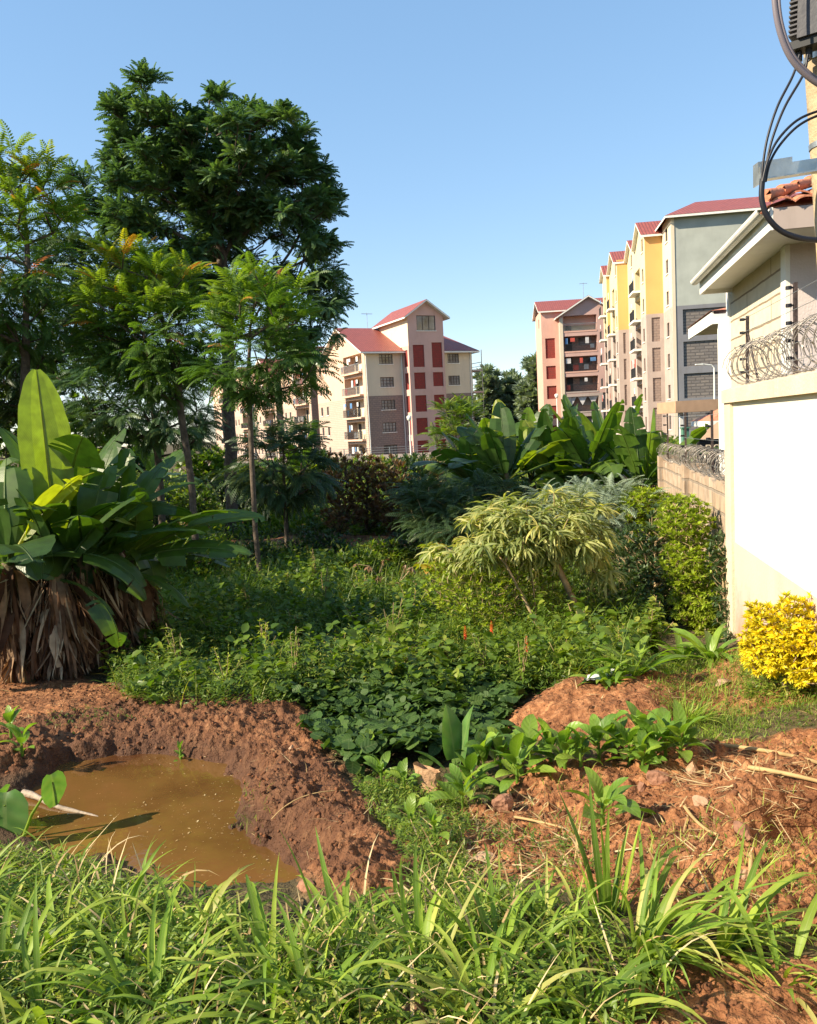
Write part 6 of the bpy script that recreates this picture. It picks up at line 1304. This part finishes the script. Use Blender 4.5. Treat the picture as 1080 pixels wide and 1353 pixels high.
# torch flowers
for k, (a_, b0_, b1_, lab) in enumerate([(617, 880, 838, 'leftmost of three red torch flowers among the dark weeds'), (652, 885, 832, 'middle red torch flower standing slightly taller'), (698, 905, 853, 'right hand red torch flower with pale stem')]):
    p0 = GP(a_, b0_); Y_ = p0[1]; p1 = P(a_, b1_, Y_); h = p1[2] - p0[2]; r = thing('torch_flower', lab, 'flower', tuple(p0), 0, 'red torch flowers')
    a = MB(); a.tube([(0, 0, 0), (.01, 0, h * .5), (0, 0, h)], .005, 5); a.build('stem', M['weed'], r)
    rs = np.random.default_rng(k); n = 50; z = np.linspace(0, .11, n); a = MB(); az = np.arange(n) * 2.4
    scatter(a, T_quad, np.stack([0 * z, 0 * z, h + z - .03], -1), az, np.linspace(-1.1, .8, n), 0, .035 * (1 - z / .16), rs.random(n)); a.build('flower_head', M['red_flower'], r)
    clump_n = 14; a = MB(); ribbons(a, np.zeros((clump_n, 3)), rs.uniform(0, PI2, clump_n), rs.uniform(.7, 1.4, clump_n), rs.uniform(.2, .4, clump_n), .014, rs.uniform(.6, 1.4, clump_n), 6, rnd=rs.random(clump_n) * .5); a.build('leaves', M['grass'], r)

# ---- foreground grass tufts
g_tuft = 'broad bladed grass tufts along the near bank'
tufts = [(845, 1262, 70, .50, 1.0, 'large fountain of broad grass blades leaning right over the red soil'), (800, 1215, 16, .42, .6, 'upright grass blades rising behind the large fountain tuft'), (660, 1275, 40, .45, 1, 'broad grass tuft left of the large fountain tuft'), (560, 1290, 40, .42, 1, 'broad grass tuft at the bottom centre'), (455, 1260, 40, .40, 1, 'grass tuft below the near tip of the muddy bank'), (360, 1290, 40, .42, 1, 'grass tuft with pale bent blade below the pond outlet'), (250, 1230, 44, .42, 1, 'dense dark grass tuft at the near shore of the pond'), (150, 1215, 44, .42, 1, 'dense grass tuft at the near left shore of the pond'), (70, 1250, 40, .46, 1, 'bright broad grass tuft near the bottom left'), (5, 1290, 44, .5, 1, 'broad grass tuft cut off by the left edge'), (200, 1340, 44, .48, 1, 'grass tuft at the bottom edge left of centre'), (420, 1350, 44, .45, 1, 'grass tuft at the bottom edge near the centre'), (640, 1360, 44, .42, 1, 'grass tuft at the bottom edge right of centre'), (770, 1345, 34, .38, 1, 'grass tuft at the bottom edge beside the bare soil'), (950, 1258, 34, .42, 1, 'grass tuft right of the fountain with long arching blades'), (1030, 1290, 24, .36, 1, 'sparse grass tuft near the bottom right corner'), (60, 1370, 40, .5, 1, 'grass tuft in the bottom left corner'), (310, 1225, 34, .36, 1, 'grass tuft by the narrow outlet of the pond'), (530, 1215, 22, .30, 1, 'small grass tuft at the tip of the muddy bank'), (720, 1230, 26, .34, 1, 'small grass tuft between the straw heap and the fountain'), (-50, 1200, 40, .5, 1, 'grass tuft just beyond the left edge of the view')]
for k, (a_, b_, n, L, s_, lab) in enumerate(tufts):
    if k not in (0, 1, 14): L *= .68 if b_ < 1260 else .9; n = int(n * .75); b_ += 22 if a_ < 430 and b_ < 1300 else 0
    b_p = GP(a_, b_); az = (0, PI2) if k not in (0, 14) else (-1.9, 1.3)
    clump('grass_tuft', lab, 'grass tuft', b_p, n, az if k != 1 else (0, PI2), (.45, 1.4) if k != 1 else (1.1, 1.5), (L * .5, L * 1.2), (.011, .030), (.8, 2.4) if k != 1 else (.1, .6), 'grass', 300 + k, g_tuft, nseg=9, rndr=(0, .8) if k % 3 else (.1, 1), spread=.09, prof=gprof)
clump('grass_tuft', 'fine green tussock on the pale soil right of the crop row', 'grass tuft', gp(905, 950), 260, (0, PI2), (.4, 1.5), (.10, .24), (.004, .008), (.3, 1.5), 'grass', 340, g_tuft, nseg=4, spread=.16)
clump('grass_tuft', 'tall green napier grass clump far behind left of the brown row', 'grass tuft', gp(385, 715, 25), 90, (0, PI2), (1.0, 1.5), (1.0, 1.9), (.04, .07), (.2, 1.2), 'weed', 341, g_tuft, nseg=5, spread=.7)

# ---- small solid things
def lump(name, label, cat, base, rx, ry, rz, mat, seed, group=None, rot=0, sink=.35, sub=3):
    import bmesh
    bm = bmesh.new(); bmesh.ops.create_icosphere(bm, subdivisions=sub, radius=1); rs = np.random.default_rng(seed)
    pl = [(lambda d, o: (d / np.linalg.norm(d), o))(rs.normal(size=3), rs.uniform(.45, .85)) for _ in range(9)]
    for v in bm.verts:
        c = np.array(v.co)
        for d, o in pl:
            e = c.dot(d)
            if e > o: c = c - d * (e - o) * .85
        c = c * (1 + .05 * math.sin(c[0] * 7 + seed) + .04 * math.sin(c[1] * 11 + c[2] * 9)); v.co = (c[0] * rx, c[1] * ry, c[2] * rz)
    me = bpy.data.meshes.new(name); bm.to_mesh(me); bm.free(); me.materials.append(M[mat]); o = bpy.data.objects.new(name, me); SC.collection.objects.link(o)
    o.location = (base[0], base[1], base[2] + rz * (1 - 2 * sink)); o.rotation_euler = (rs.normal(0, .2), rs.normal(0, .2), rot); return tag(o, label, cat, group)
lump('tree_stump', 'small rough brown stump left of the straw heap', 'stump', gp(665, 1072), .062, .055, .07, 'rock', 1, None, .4, .3)
lump('tree_stump', 'short pale trunk stub under the yellow bush', 'stump', gp(1040, 890), .05, .05, .09, 'palerock', 2, None, .4, .2)
rocks = [(870, 1035, .07, .05, 'rock', 'brown clay lump under the right end of the crop row'), (915, 1020, .05, .04, 'palerock', 'pale brown stone right of the crop row'), (925, 1062, .045, .025, 'palerock', 'flat pale stone lying on dry grass'), (955, 905, .09, .035, 'palerock', 'flat pinkish stone right of the green tussock'), (1000, 908, .06, .03, 'palerock', 'smaller flat pinkish stone below the yellow bush'), (985, 1165, .035, .03, 'palerock', 'small whitish stone on the red soil at the lower right'), (848, 1045, .03, .035, 'rock', 'small upright brown stone beside the clay lump'), (640, 1135, .06, .015, 'palerock', 'flat brown slab under the straw heap'), (385, 992, .025, .02, 'palerock', 'tiny pale stone on the muddy bank'), (405, 1175, .05, .03, 'rock', 'brown stone at the near tip of the muddy bank'), (548, 1350, .05, .04, 'rock', 'brown stone at the bottom edge in the grass'), (980, 1105, .05, .03, 'rock', 'brown clod before the dark hole'), (820, 1075, .03, .02, 'rock', 'small brown stone by the single seedling')]
for k, (a_, b_, s_, h_, m_, lab) in enumerate(rocks): lump('stone', lab, 'stone', gp(a_, b_), s_, s_ * .7, h_, m_, 10 + k, 'stones lying on the soil', k * 1.3, .3)
def bag():
    b = gp(572, 1052); r = thing('brown_bag', 'crumpled brown paper bag standing by the pale taro leaf', 'bag', tuple(b), R(-20)); a = MB(); K = 20; rows = 9
    th = np.linspace(0, PI2, K, endpoint=False); V = []
    for i in range(rows):
        f = i / (rows - 1); w = .055 + .02 * f; d = .03 + .02 * f
        for j, t in enumerate(th):
            c = math.copysign(abs(math.cos(t)) ** .5, math.cos(t)); s_ = math.copysign(abs(math.sin(t)) ** .5, math.sin(t))
            V.append((c * w + .006 * math.sin(j * 3 + i * 2.1) - .03 * f, s_ * d + .006 * math.sin(j * 2.3 + i), f * .17 * (1 + .18 * math.cos(t + 2.6) * f) - .01))
    F = [[i * K + j, i * K + (j + 1) % K, (i + 1) * K + (j + 1) % K, (i + 1) * K + j] for i in range(rows - 1) for j in range(K)]
    a.add(V, F); a.build('bag', M['bag'], r, smooth=False)
bag()
def pond_log():
    p0 = np.array((*Gz(30, 1048, WATER + .03), WATER + .03)); p1 = np.array((*Gz(135, 1082, WATER + .0), WATER - .012)); r = thing('floating_log', 'pale peeled log lying in the muddy pond beside the taro leaves', 'log', tuple(p0)); a = MB(); d = p1 - p0
    t = np.linspace(0, 1, 12)[:, None]; pts = d * t + np.stack([.01 * np.sin(t[:, 0] * 9), .01 * np.cos(t[:, 0] * 7), 0 * t[:, 0]], -1); a.tube(pts, np.linspace(.022, .008, 12) * (1 + .15 * np.sin(np.arange(12) * 2.1)), 9); a.build('log', M['log'], r, smooth=True)
pond_log()
def litter():
    b = gp(803, 899); a = MB(); rs = np.random.default_rng(3); nx, ny = 16, 10; X, Y = np.meshgrid(np.linspace(-.17, .17, nx), np.linspace(-.07, .07, ny), indexing='ij')
    Z = .02 + .03 * fbm(X, Y, 14, 3, 5) + .02 * np.cos(X * 12); V = np.stack([X, Y + .03 * np.sin(X * 14), Z], -1).reshape(-1, 3); F = [[i * ny + j, (i + 1) * ny + j, (i + 1) * ny + j + 1, i * ny + j + 1] for i in range(nx - 1) for j in range(ny - 1)]
    V2 = V - (0, 0, .012); a.add(V, F); a.add(V2, F); o = a.build('plastic_sheet', M['plastic']); o.location = tuple(b + (0, 0, .02)); tag(o, 'scrap of whitish plastic left of the strappy plant', 'plastic sheet')
litter()
st = [((905, 988), (1000, 998), (1090, 1018), .014, 'long pale cane stalk lying across the soil at the right'), ((990, 1020), (1040, 1030), (1090, 1050), .012, 'second pale stalk at the right edge below the long one'), ((905, 1072), (925, 1095), (948, 1112), .008, 'short curved pale root on the red soil'), ((993, 1140), (992, 1160), (990, 1178), .009, 'short upright pale stick near the lower right'), ((680, 1085), (715, 1092), (745, 1100), .007, 'pale dry stem on top of the straw heap'), ((360, 1090), (400, 1060), (455, 1050), .004, 'thin straw lying on the muddy bank')]
for k, (p0, p1, p2, rr, lab) in enumerate(st):
    q = np.array([GP(*p0), GP(*p1), GP(*p2)]) + (0, 0, rr * .8 + .012); t = np.linspace(0, 1, 9)[:, None]; c = (1 - t) ** 2 * q[0] + 2 * t * (1 - t) * (2 * q[1] - .5 * q[0] - .5 * q[2]) + t * t * q[2]
    a = MB(); a.tube(c - q[0], rr * np.linspace(1, .7, 9), 7); o = a.build('dry_stalk', M['straw']); o.location = tuple(q[0]); tag(o, lab, 'stalk', 'dry stalks lying on the ground')
for k, (pts, lab) in enumerate([([(497, 790), (500, 762), (488, 748), (470, 745)], 'bare dry twig with curled leaves left of the withered plant'), ([(520, 800), (528, 770), (545, 750), (556, 742)], 'bare leaning twig right of the other dry one')]):
    p0 = GP(*pts[0]); w = np.array([P(a_, b_, p0[1]) for a_, b_ in pts]); w[0] = p0; r = thing('dry_twig', lab, 'twig', tuple(p0), 0, 'dry twigs in the weeds'); a = MB(); a.tube(w - p0, [.012, .01, .008, .004], 6)
    a.tube([w[1] - p0, w[1] - p0 + (.1, .05, .25)], [.008, .003], 5); a.build('stem', M['twig'], r); a = MB(); rs = np.random.default_rng(k); t = np.concatenate([w[1:] - p0, [w[1] - p0 + (.1, .05, .25)]]); rosettes(a, t, 6, .12, T_leaf, rs, (-1.2, 0)); a.build('leaves', M['dead'], r)

# ------------------------------------------------------------------ ground cover (countless: stuff)
def region(poly_px, n, rs, soft=.08, minY=None):
    w = [tuple(GP(a_, b_)[:2]) for a_, b_ in poly_px]; xs = [q[0] for q in w]; ys = [q[1] for q in w]
    X = rs.uniform(min(xs) - .1, max(xs) + .1, n * 3); Y = rs.uniform(min(ys) - .1, max(ys) + .1, n * 3)
    s_ = sdist(X, Y, w) + soft * fbm(X, Y, 3, 3, 7); k = s_ < rs.uniform(0, soft, len(X)); X, Y = X[k], Y[k]
    a, so, we, sp = height(X, Y); k = sp > .0; return np.stack([X, Y, a], -1)[k][:n * 2], so[k][:n * 2]
def area_n(poly_px, dens):
    w = [GP(a_, b_)[:2] for a_, b_ in poly_px]; xs = [q[0] for q in w]; ys = [q[1] for q in w]; return int((max(xs) - min(xs) + .2) * (max(ys) - min(ys) + .2) * dens / 3) + 1
def weeds(mb, poly, dens, hr, K, size, tpl, seed, soft=.1, clumpf=1.6, cl=.35, el=(-.3, 1.0), soilmax=2, rb=0.0, maxn=90000):
    rs = np.random.default_rng(seed); n = min(maxn, area_n(poly, dens)); P_, so = region(poly, n, rs, soft); 
    c = fbm(P_[:, 0], P_[:, 1], clumpf, 3, seed); k = (c > rs.uniform(-1, 1, len(c)) * .6 - cl) & (so < rs.uniform(.3, 1, len(so)) * soilmax); P_ = P_[k]; c = c[k]
    h = rs.uniform(hr[0], hr[1], len(P_)) * (1 + 1.1 * np.clip(c, -.6, 1)); n = len(P_); lean = rs.normal(0, .12, (n, 2))
    f = rs.uniform(.15, 1, (n, K)); pos = P_[:, None] + np.stack([lean[:, None, 0] * h[:, None] * f, lean[:, None, 1] * h[:, None] * f, h[:, None] * f], -1)
    pr = rs.random(n); rnd = np.clip(rb + .25 + .5 * np.repeat(pr, K) * .6 + rs.normal(0, .14, n * K) + .25 * np.repeat(c, K), 0, 1)
    scatter(mb, tpl, pos.reshape(-1, 3), rs.uniform(0, PI2, n * K), rs.uniform(el[0], el[1], n * K), rs.normal(0, .4, n * K), size * rs.uniform(.6, 1.25, n * K), rnd)
def blades(mb, poly, dens, L, W, seed, bend=(.3, 1.6), nseg=4, soft=.1, cl=.35, clumpf=2.0, el=(.8, 1.5), rb=(0, .8), soilmax=2, maxn=80000, seg_prof=gprof):
    rs = np.random.default_rng(seed); n = min(maxn, area_n(poly, dens)); P_, so = region(poly, n, rs, soft); c = fbm(P_[:, 0], P_[:, 1], clumpf, 3, seed)
    k = (c > rs.uniform(-1, 1, len(c)) * .6 - cl) & (so < rs.uniform(.3, 1, len(so)) * soilmax); P_ = P_[k]; c = c[k]; n = len(P_)
    ribbons(mb, P_ - (0, 0, .01), rs.uniform(0, PI2, n), rs.uniform(el[0], el[1], n), rs.uniform(L[0], L[1], n) * (1 + .7 * np.clip(c, -.5, 1)), rs.uniform(W[0], W[1], n), rs.uniform(bend[0], bend[1], n), nseg, prof=seg_prof, fold=.25, rnd=np.clip(rs.uniform(rb[0], rb[1], n) + .2 * c, 0, 1), swirl=rs.normal(0, .3, n), tw=rs.normal(0, .4, n))
near_grass = [(-120, 1130), (60, 1150), (180, 1175), (260, 1215), (320, 1262), (400, 1258), (520, 1215), (600, 1190), (700, 1205), (800, 1240), (880, 1262), (840, 1330), (860, 1420), (-200, 1440)]
mb = MB(); blades(mb, near_grass, 2400, (.05, .15), (.003, .009), 1, cl=.15, bend=(.5, 2.0)); blades(mb, near_grass, 420, (.12, .28), (.006, .016), 2, nseg=7, cl=.2, rb=(.1, .9), bend=(.8, 2.4), el=(.5, 1.4)); rs = np.random.default_rng(5); tag(mb.build('near_grass', M['grass']), 'dense green grass covering the near bank along the bottom', 'grass', kind='stuff')
mb = MB(); blades(mb, near_grass, 260, (.10, .30), (.004, .012), 21, cl=.2, bend=(.2, 2.2), el=(.2, 1.4), nseg=6, rb=(.3, 1)); tag(mb.build('withered_grass', M['straw']), 'withered straw coloured blades mixed through the near grass', 'grass', kind='stuff')
mb = MB(); weeds(mb, near_grass, 700, (.02, .12), 6, .04, T_leaf, 3, cl=.3, rb=.15); weeds(mb, [(560, 1060), (640, 1090), (760, 1120), (820, 1200), (700, 1190), (590, 1190), (560, 1170), (550, 1100)], 900, (.01, .06), 5, .022, T_leaf, 4, cl=.1)
weeds(mb, [(490, 1000), (560, 1030), (610, 1080), (600, 1190), (570, 1190), (530, 1100), (475, 1020)], 1500, (.02, .12), 7, .03, T_leaf, 5, cl=.35, rb=.2); weeds(mb, [(120, 935), (200, 950), (110, 965), (70, 955)], 1200, (.01, .05), 5, .02, T_leaf, 6, cl=.0)
weeds(mb, [(900, 1100), (1000, 1090), (1090, 1130), (1060, 1170), (900, 1130)], 500, (.01, .05), 5, .022, T_leaf, 8, cl=-.1); weeds(mb, [(980, 885), (1090, 880), (1120, 930), (1000, 925)], 1500, (.02, .12), 7, .04, T_leaf, 19, cl=.4, rb=.2); weeds(mb, [(860, 905), (940, 870), (1090, 890), (1120, 960), (900, 970)], 500, (.01, .06), 5, .025, T_leaf, 9, cl=.1); tag(mb.build('low_weeds', M['weed']), 'small leafed weeds between the grass and dug soil', 'weeds', kind='stuff')
mb = MB(); blades(mb, [(870, 905), (960, 925), (1090, 925), (1120, 990), (960, 980), (880, 960)], 5200, (.03, .09), (.002, .005), 11, cl=.15, nseg=3); blades(mb, [(860, 880), (980, 870), (1100, 890), (1000, 920), (880, 910)], 3000, (.04, .12), (.003, .006), 12, cl=.0, nseg=3); blades(mb, [(510, 1050), (590, 1070), (600, 1170), (555, 1130)], 3200, (.04, .12), (.003, .006), 13, cl=.2, nseg=3)
blades(mb, [(600, 1050), (760, 1030), (820, 1060), (760, 1110), (640, 1110)], 900, (.04, .10), (.003, .006), 14, cl=-.1, nseg=3); blades(mb, [(860, 1100), (1100, 1090), (1120, 1250), (900, 1230)], 1100, (.03, .09), (.003, .006), 15, cl=-.1, nseg=3, rb=(.4, 1)); blades(mb, [(300, 1060), (350, 1070), (345, 1110), (310, 1110)], 1500, (.03, .08), (.002, .005), 16, cl=.1, nseg=3)
blades(mb, [(1010, 1150), (1110, 1150), (1120, 1260), (1040, 1250)], 2500, (.03, .09), (.002, .005), 18, cl=.2, nseg=3, rb=(.3, 1)); tag(mb.build('short_grass', M['grass']), 'short green grass in patches on the soil at the right', 'grass', kind='stuff')
mb = MB()
for k, (poly, d_, L, W) in enumerate([([(60, 930), (260, 925), (420, 960), (520, 1120), (460, 1180), (320, 1080), (240, 990)], 260, (.01, .05), (.003, .008)), ([(580, 1075), (700, 1060), (780, 1100), (760, 1150), (640, 1160), (560, 1120)], 1600, (.05, .22), (.004, .012)), ([(860, 980), (1100, 990), (1110, 1060), (960, 1060), (860, 1030)], 1300, (.05, .2), (.003, .009)), ([(880, 1060), (1110, 1080), (1110, 1230), (860, 1210)], 800, (.03, .14), (.003, .008)), ([(700, 900), (900, 880), (930, 930), (850, 920), (740, 930)], 500, (.05, .18), (.003, .008)), ([(200, 930), (420, 950), (520, 1130), (440, 1180), (300, 1040)], 130, (.03, .12), (.002, .006)), ([(0, 880), (130, 900), (60, 980), (-60, 980)], 160, (.04, .16), (.003, .01)), ([(900, 880), (1110, 890), (1110, 960), (930, 960)], 900, (.03, .14), (.002, .006)), ([(560, 1280), (1110, 1270), (1110, 1400), (500, 1400)], 350, (.04, .16), (.003, .008))]):
    blades(mb, poly, d_, L, W, 50 + k, bend=(-.3, .5), nseg=3, el=(-.15, .35), cl=.3, rb=(0, 1))
tag(mb.build('dry_straw', M['straw']), 'dry straw and grass clippings strewn over the soil', 'straw', kind='stuff')
# sweet potato vines
vine_poly = [(430, 925), (520, 905), (640, 900), (700, 905), (660, 960), (650, 1000), (560, 1010), (470, 1020), (425, 985)]
def vines(mb, poly, dens, size, seed, hr=(.05, .26), cl=.6):
    rs = np.random.default_rng(seed); n = area_n(poly, dens); P_, so = region(poly, n, rs, .1); c = fbm(P_[:, 0], P_[:, 1], 1.8, 3, seed); k = c > rs.uniform(-1, 1, len(c)) * .6 - cl; P_ = P_[k]; c = c[k]; n = len(P_)
    top = .14 + .16 * c; z = top * rs.random(n) ** .35 + rs.normal(0, .015, n); P_[:, 2] += np.maximum(z, .01)
    scatter(mb, T_heart, P_, rs.uniform(0, PI2, n), rs.uniform(-.7, .5, n), rs.normal(0, .45, n), size * rs.uniform(.6, 1.3, n), np.clip(rs.random(n) * .8 + .3 * c, 0, 1))
mb = MB(); vines(mb, vine_poly, 1300, .085, 61); vines(mb, [(340, 895), (440, 880), (520, 905), (440, 940), (380, 935)], 500, .07, 62); tag(mb.build('creeping_vines', M['vine']), 'dark glossy heart leaved vines spilling beside the muddy bank', 'vines', kind='stuff')
mid = [(150, 905), (190, 830), (300, 790), (420, 775), (560, 800), (640, 830), (760, 860), (850, 870), (830, 900), (700, 915), (560, 930), (430, 935), (330, 935), (200, 935)]
mb = MB(); weeds(mb, mid, 400, (.05, .30), 9, .05, T_leaf, 70, cl=.3, maxn=26000); blades(mb, mid, 150, (.15, .45), (.005, .012), 73, cl=.1, nseg=4, rb=(.3, 1)); weeds(mb, mid, 130, (.15, .42), 8, .04, T_lance, 74, cl=.1, rb=.4); weeds(mb, [(560, 820), (700, 840), (860, 860), (830, 900), (600, 905)], 300, (.1, .35), 9, .06, T_lance, 71, cl=.5, maxn=12000); weeds(mb, mid, 60, (.15, .45), 12, .09, T_round, 72, cl=.0, maxn=6000)
tag(mb.build('leafy_undergrowth', M['weed']), 'leafy undergrowth filling the middle of the garden', 'undergrowth', kind='stuff')
protos = []
for k, (mat_, tp_, hh_) in enumerate([('weed', T_lance, .55), ('lime', T_leaf, .42), ('weed', T_round, .36)]):
    r = thing('leafy_weed', 'leafy weed standing out of the undergrowth', 'plant', (0, 0, 0)); rs = np.random.default_rng(600 + k); a = MB(); b = MB()
    for j in range(6):
        az = rs.uniform(0, PI2); ln = rs.uniform(.05, .2); h = hh_ * rs.uniform(.6, 1.1); t = np.linspace(0, 1, 6); pts = np.stack([math.cos(az) * ln * t ** 1.5, math.sin(az) * ln * t ** 1.5, h * t], -1); a.tube(pts, np.linspace(.006, .003, 6), 4, cap=False)
        n = 26; f = rs.uniform(.2, 1, n); pos = np.stack([np.interp(f, t, pts[:, i]) for i in range(3)], -1); scatter(b, tp_, pos, rs.uniform(0, PI2, n), rs.uniform(-.2, .9, n), rs.normal(0, .3, n), (.12, .07, .09)[k] * (1.2 - .6 * f), np.clip(.3 + .5 * f + rs.normal(0, .1, n), 0, 1))
    a.build('stem', M['twig'], r); b.build('leaves', M[mat_], r); protos.append(r)
spots = [(215, 845), (250, 800), (290, 842), (330, 800), (352, 870), (395, 835), (430, 800), (450, 868), (480, 830), (520, 868), (545, 815), (575, 875), (240, 890), (300, 900), (600, 880), (640, 890), (745, 880), (770, 850), (420, 770), (480, 785), (370, 780), (300, 770), (225, 770), (530, 895), (690, 900), (820, 860), (860, 850), (390, 900)]
rs = np.random.default_rng(77); kinds = ['spiky', 'lime green small leaved', 'round leaved']
vert = lambda y: 'in the rear weeds' if y < 810 else ('amid the weeds' if y < 860 else 'in the front weeds')
def near_what(x, y):
    if x < 260: return 'close to the banana clump'
    if x < 345: return 'between bananas and slender tree'
    if x < 440: return 'right of the slender tree'
    if x < 540: return 'above the shoulder of the muddy bank'
    if x < 660: return 'left of the torch flowers'
    if x < 760: return 'right of the torch flowers'
    return 'below the dark hedge'
seen = {}
for i, (a_, b_) in enumerate(spots):
    k = i % 3; base = f'{kinds[k]} weed {vert(b_)} {near_what(a_, b_)}'; c = seen.get(base, 0); seen[base] = c + 1
    lab = base if c == 0 else base.replace(' weed ', (' weed farther right ', ' weed farthest right ')[min(c, 1) - 0 if c < 2 else 1])
    q_ = gp(a_, b_ + 18)
    if i < 3:
        r = protos[i]; r.location = tuple(q_); r.rotation_euler[2] = rs.uniform(0, 6); r.scale = (1.1,) * 3; r['label'] = lab; r['group'] = 'upright weeds standing out of the undergrowth'
    else: dup(protos[k], tuple(q_), rs.uniform(0, 6), rs.uniform(.8, 1.35), lab, 'upright weeds standing out of the undergrowth')
back = [(150, 850), (180, 790), (260, 740), (420, 735), (640, 735), (860, 760), (880, 800), (860, 850), (700, 850), (500, 815), (300, 815)]
mb = MB(); blades(mb, back, 150, (.2, .55), (.008, .02), 80, cl=.5, nseg=4, maxn=26000); weeds(mb, back, 110, (.08, .35), 8, .08, T_leaf, 81, cl=.4, maxn=20000, soilmax=.8); tag(mb.build('rough_grass', M['dark_grass'] if 'dark_grass' in M else M['weed']), 'rough dark grass and weeds across the shaded back of the garden', 'grass', kind='stuff')
def field_cover():
    rs = np.random.default_rng(90); n = 42000; t = rs.uniform(-.62, .62, n); r = np.exp(rs.uniform(math.log(13), math.log(85), n)); X = r * np.sin(t); Y = r * np.cos(t); z, so, _, _ = height(X, Y)
    wx = (X - WO[0]) * _c + (Y - WO[1]) * _s; k = ((wx < -.1) | (Y > 32)) & (so < .5); X, Y, z, r = X[k], Y[k], z[k], r[k]; n = len(X); mb = MB(); K = 6
    h = rs.uniform(.1, .5, n) * (r / 16) ** .5; f = rs.random((n, K)); s_ = .10 * (r / 15) ** .8
    pos = np.stack([X, Y, z], -1)[:, None] + np.stack([rs.normal(0, .5, (n, K)) * s_[:, None] * 2, rs.normal(0, .5, (n, K)) * s_[:, None] * 2, h[:, None] * f], -1)
    scatter(mb, T_quad, pos.reshape(-1, 3), rs.uniform(0, PI2, n * K), rs.uniform(-.1, 1.3, n * K), rs.normal(0, .5, n * K), np.repeat(s_, K) * rs.uniform(.6, 1.4, n * K), rs.random(n * K))
    tag(mb.build('field_weeds', M['weed']), 'low weeds covering the plot up to the apartment blocks', 'weeds', kind='stuff')
field_cover()
def side_cover():
    rs = np.random.default_rng(95); mb = MB(); mg = MB()
    for (x0, x1, y0, y1, n) in ((-9, -1.0, 1.2, 13, 9000), (-1.2, 1.6, .9, 2.2, 1500)):
        X = rs.uniform(x0, x1, n); Y = rs.uniform(y0, y1, n); z, so, we, sp = height(X, Y); out = (np.abs(X) > .53 * Y + .25) & (so < .4) & (sp > .15) & (X < 1.3 + .19 * Y); X, Y, z = X[out], Y[out], z[out]; n = len(X); c = fbm(X, Y, 1.5, 3, 5)
        ribbons(mg, np.stack([X, Y, z - .01], -1), rs.uniform(0, PI2, n), rs.uniform(.7, 1.5, n), rs.uniform(.12, .34, n) * (1 + .5 * c), rs.uniform(.006, .018, n), rs.uniform(.4, 2.0, n), 5, prof=gprof, fold=.25, rnd=rs.uniform(0, .9, n))
        K = 7; h = rs.uniform(.05, .25, n) * (1 + .6 * c); pos = np.stack([X, Y, z], -1)[:, None] + np.stack([rs.normal(0, .06, (n, K)), rs.normal(0, .06, (n, K)), h[:, None] * rs.random((n, K))], -1)
        scatter(mb, T_leaf, pos.reshape(-1, 3), rs.uniform(0, PI2, n * K), rs.uniform(-.2, 1, n * K), rs.normal(0, .4, n * K), .055 * rs.uniform(.6, 1.3, n * K), rs.random(n * K))
    tag(mg.build('bordering_grass', M['grass']), 'grass carrying on past the left side of the pond', 'grass', kind='stuff'); tag(mb.build('bordering_weeds', M['weed']), 'weeds carrying on past the left side of the pond', 'weeds', kind='stuff')
side_cover()
def clods():
    rs = np.random.default_rng(91); mb = MB(); V0 = np.array([(1, 0, 0), (0, 1, 0), (-1, 0, 0), (0, -1, 0), (.6, .5, .7), (-.5, .6, .65), (-.6, -.5, .75), (.5, -.6, .6)], float); F0 = np.array([(0, 1, 5, 4), (1, 2, 6, 5), (2, 3, 7, 6), (3, 0, 4, 7), (4, 5, 6, 7)])
    U0 = np.zeros((5, 4, 2)); n = 110000; X = rs.uniform(-5, 4.2, n); Y = rs.uniform(2.1, 9.5, n); z, so, we, sp = height(X, Y); c = fbm(X, Y, 2.2, 3, 13); k = (so > .55) & (sp > .02) & (c > rs.uniform(-.7, .3, n)) & (np.abs(X / Y) < .6); X, Y, z = X[k], Y[k], z[k]; n = len(X)
    s_ = .003 + .016 * rs.random(n) ** 7
    for b in range(3):
        m = np.arange(n) % 3 == b; V = V0 * rs.uniform(.7, 1.3, V0.shape); scatter(mb, (V, F0, U0), np.stack([X, Y, z - .001], -1)[m], rs.uniform(0, PI2, m.sum()), rs.normal(0, .25, m.sum()), rs.normal(0, .25, m.sum()), s_[m], rs.random(m.sum()))
    tag(mb.build('soil_crumbs', M['clod']), 'crumbs and clods of red soil scattered over the bare earth', 'soil crumbs', kind='stuff')
clods()
mb = MB(); rs = np.random.default_rng(93); n = 3500; X = rs.uniform(-2.6, -.4, n); Y = rs.uniform(3.6, 5.6, n); sp = sdist(X, Y, pond_poly); k = (sp < -.03) & (fbm(X, Y, 2.5, 4, 3) > rs.uniform(-.1, .75, n)); 
scatter(mb, T_quad, np.stack([X, Y, np.full(n, WATER + .003)], -1)[k], rs.uniform(0, PI2, k.sum()), 0, 0, .005 + .022 * rs.random(k.sum()) ** 3, rs.random(k.sum())); tag(mb.build('floating_debris', M['straw']), 'bits of straw floating on the muddy pond', 'debris', kind='stuff')
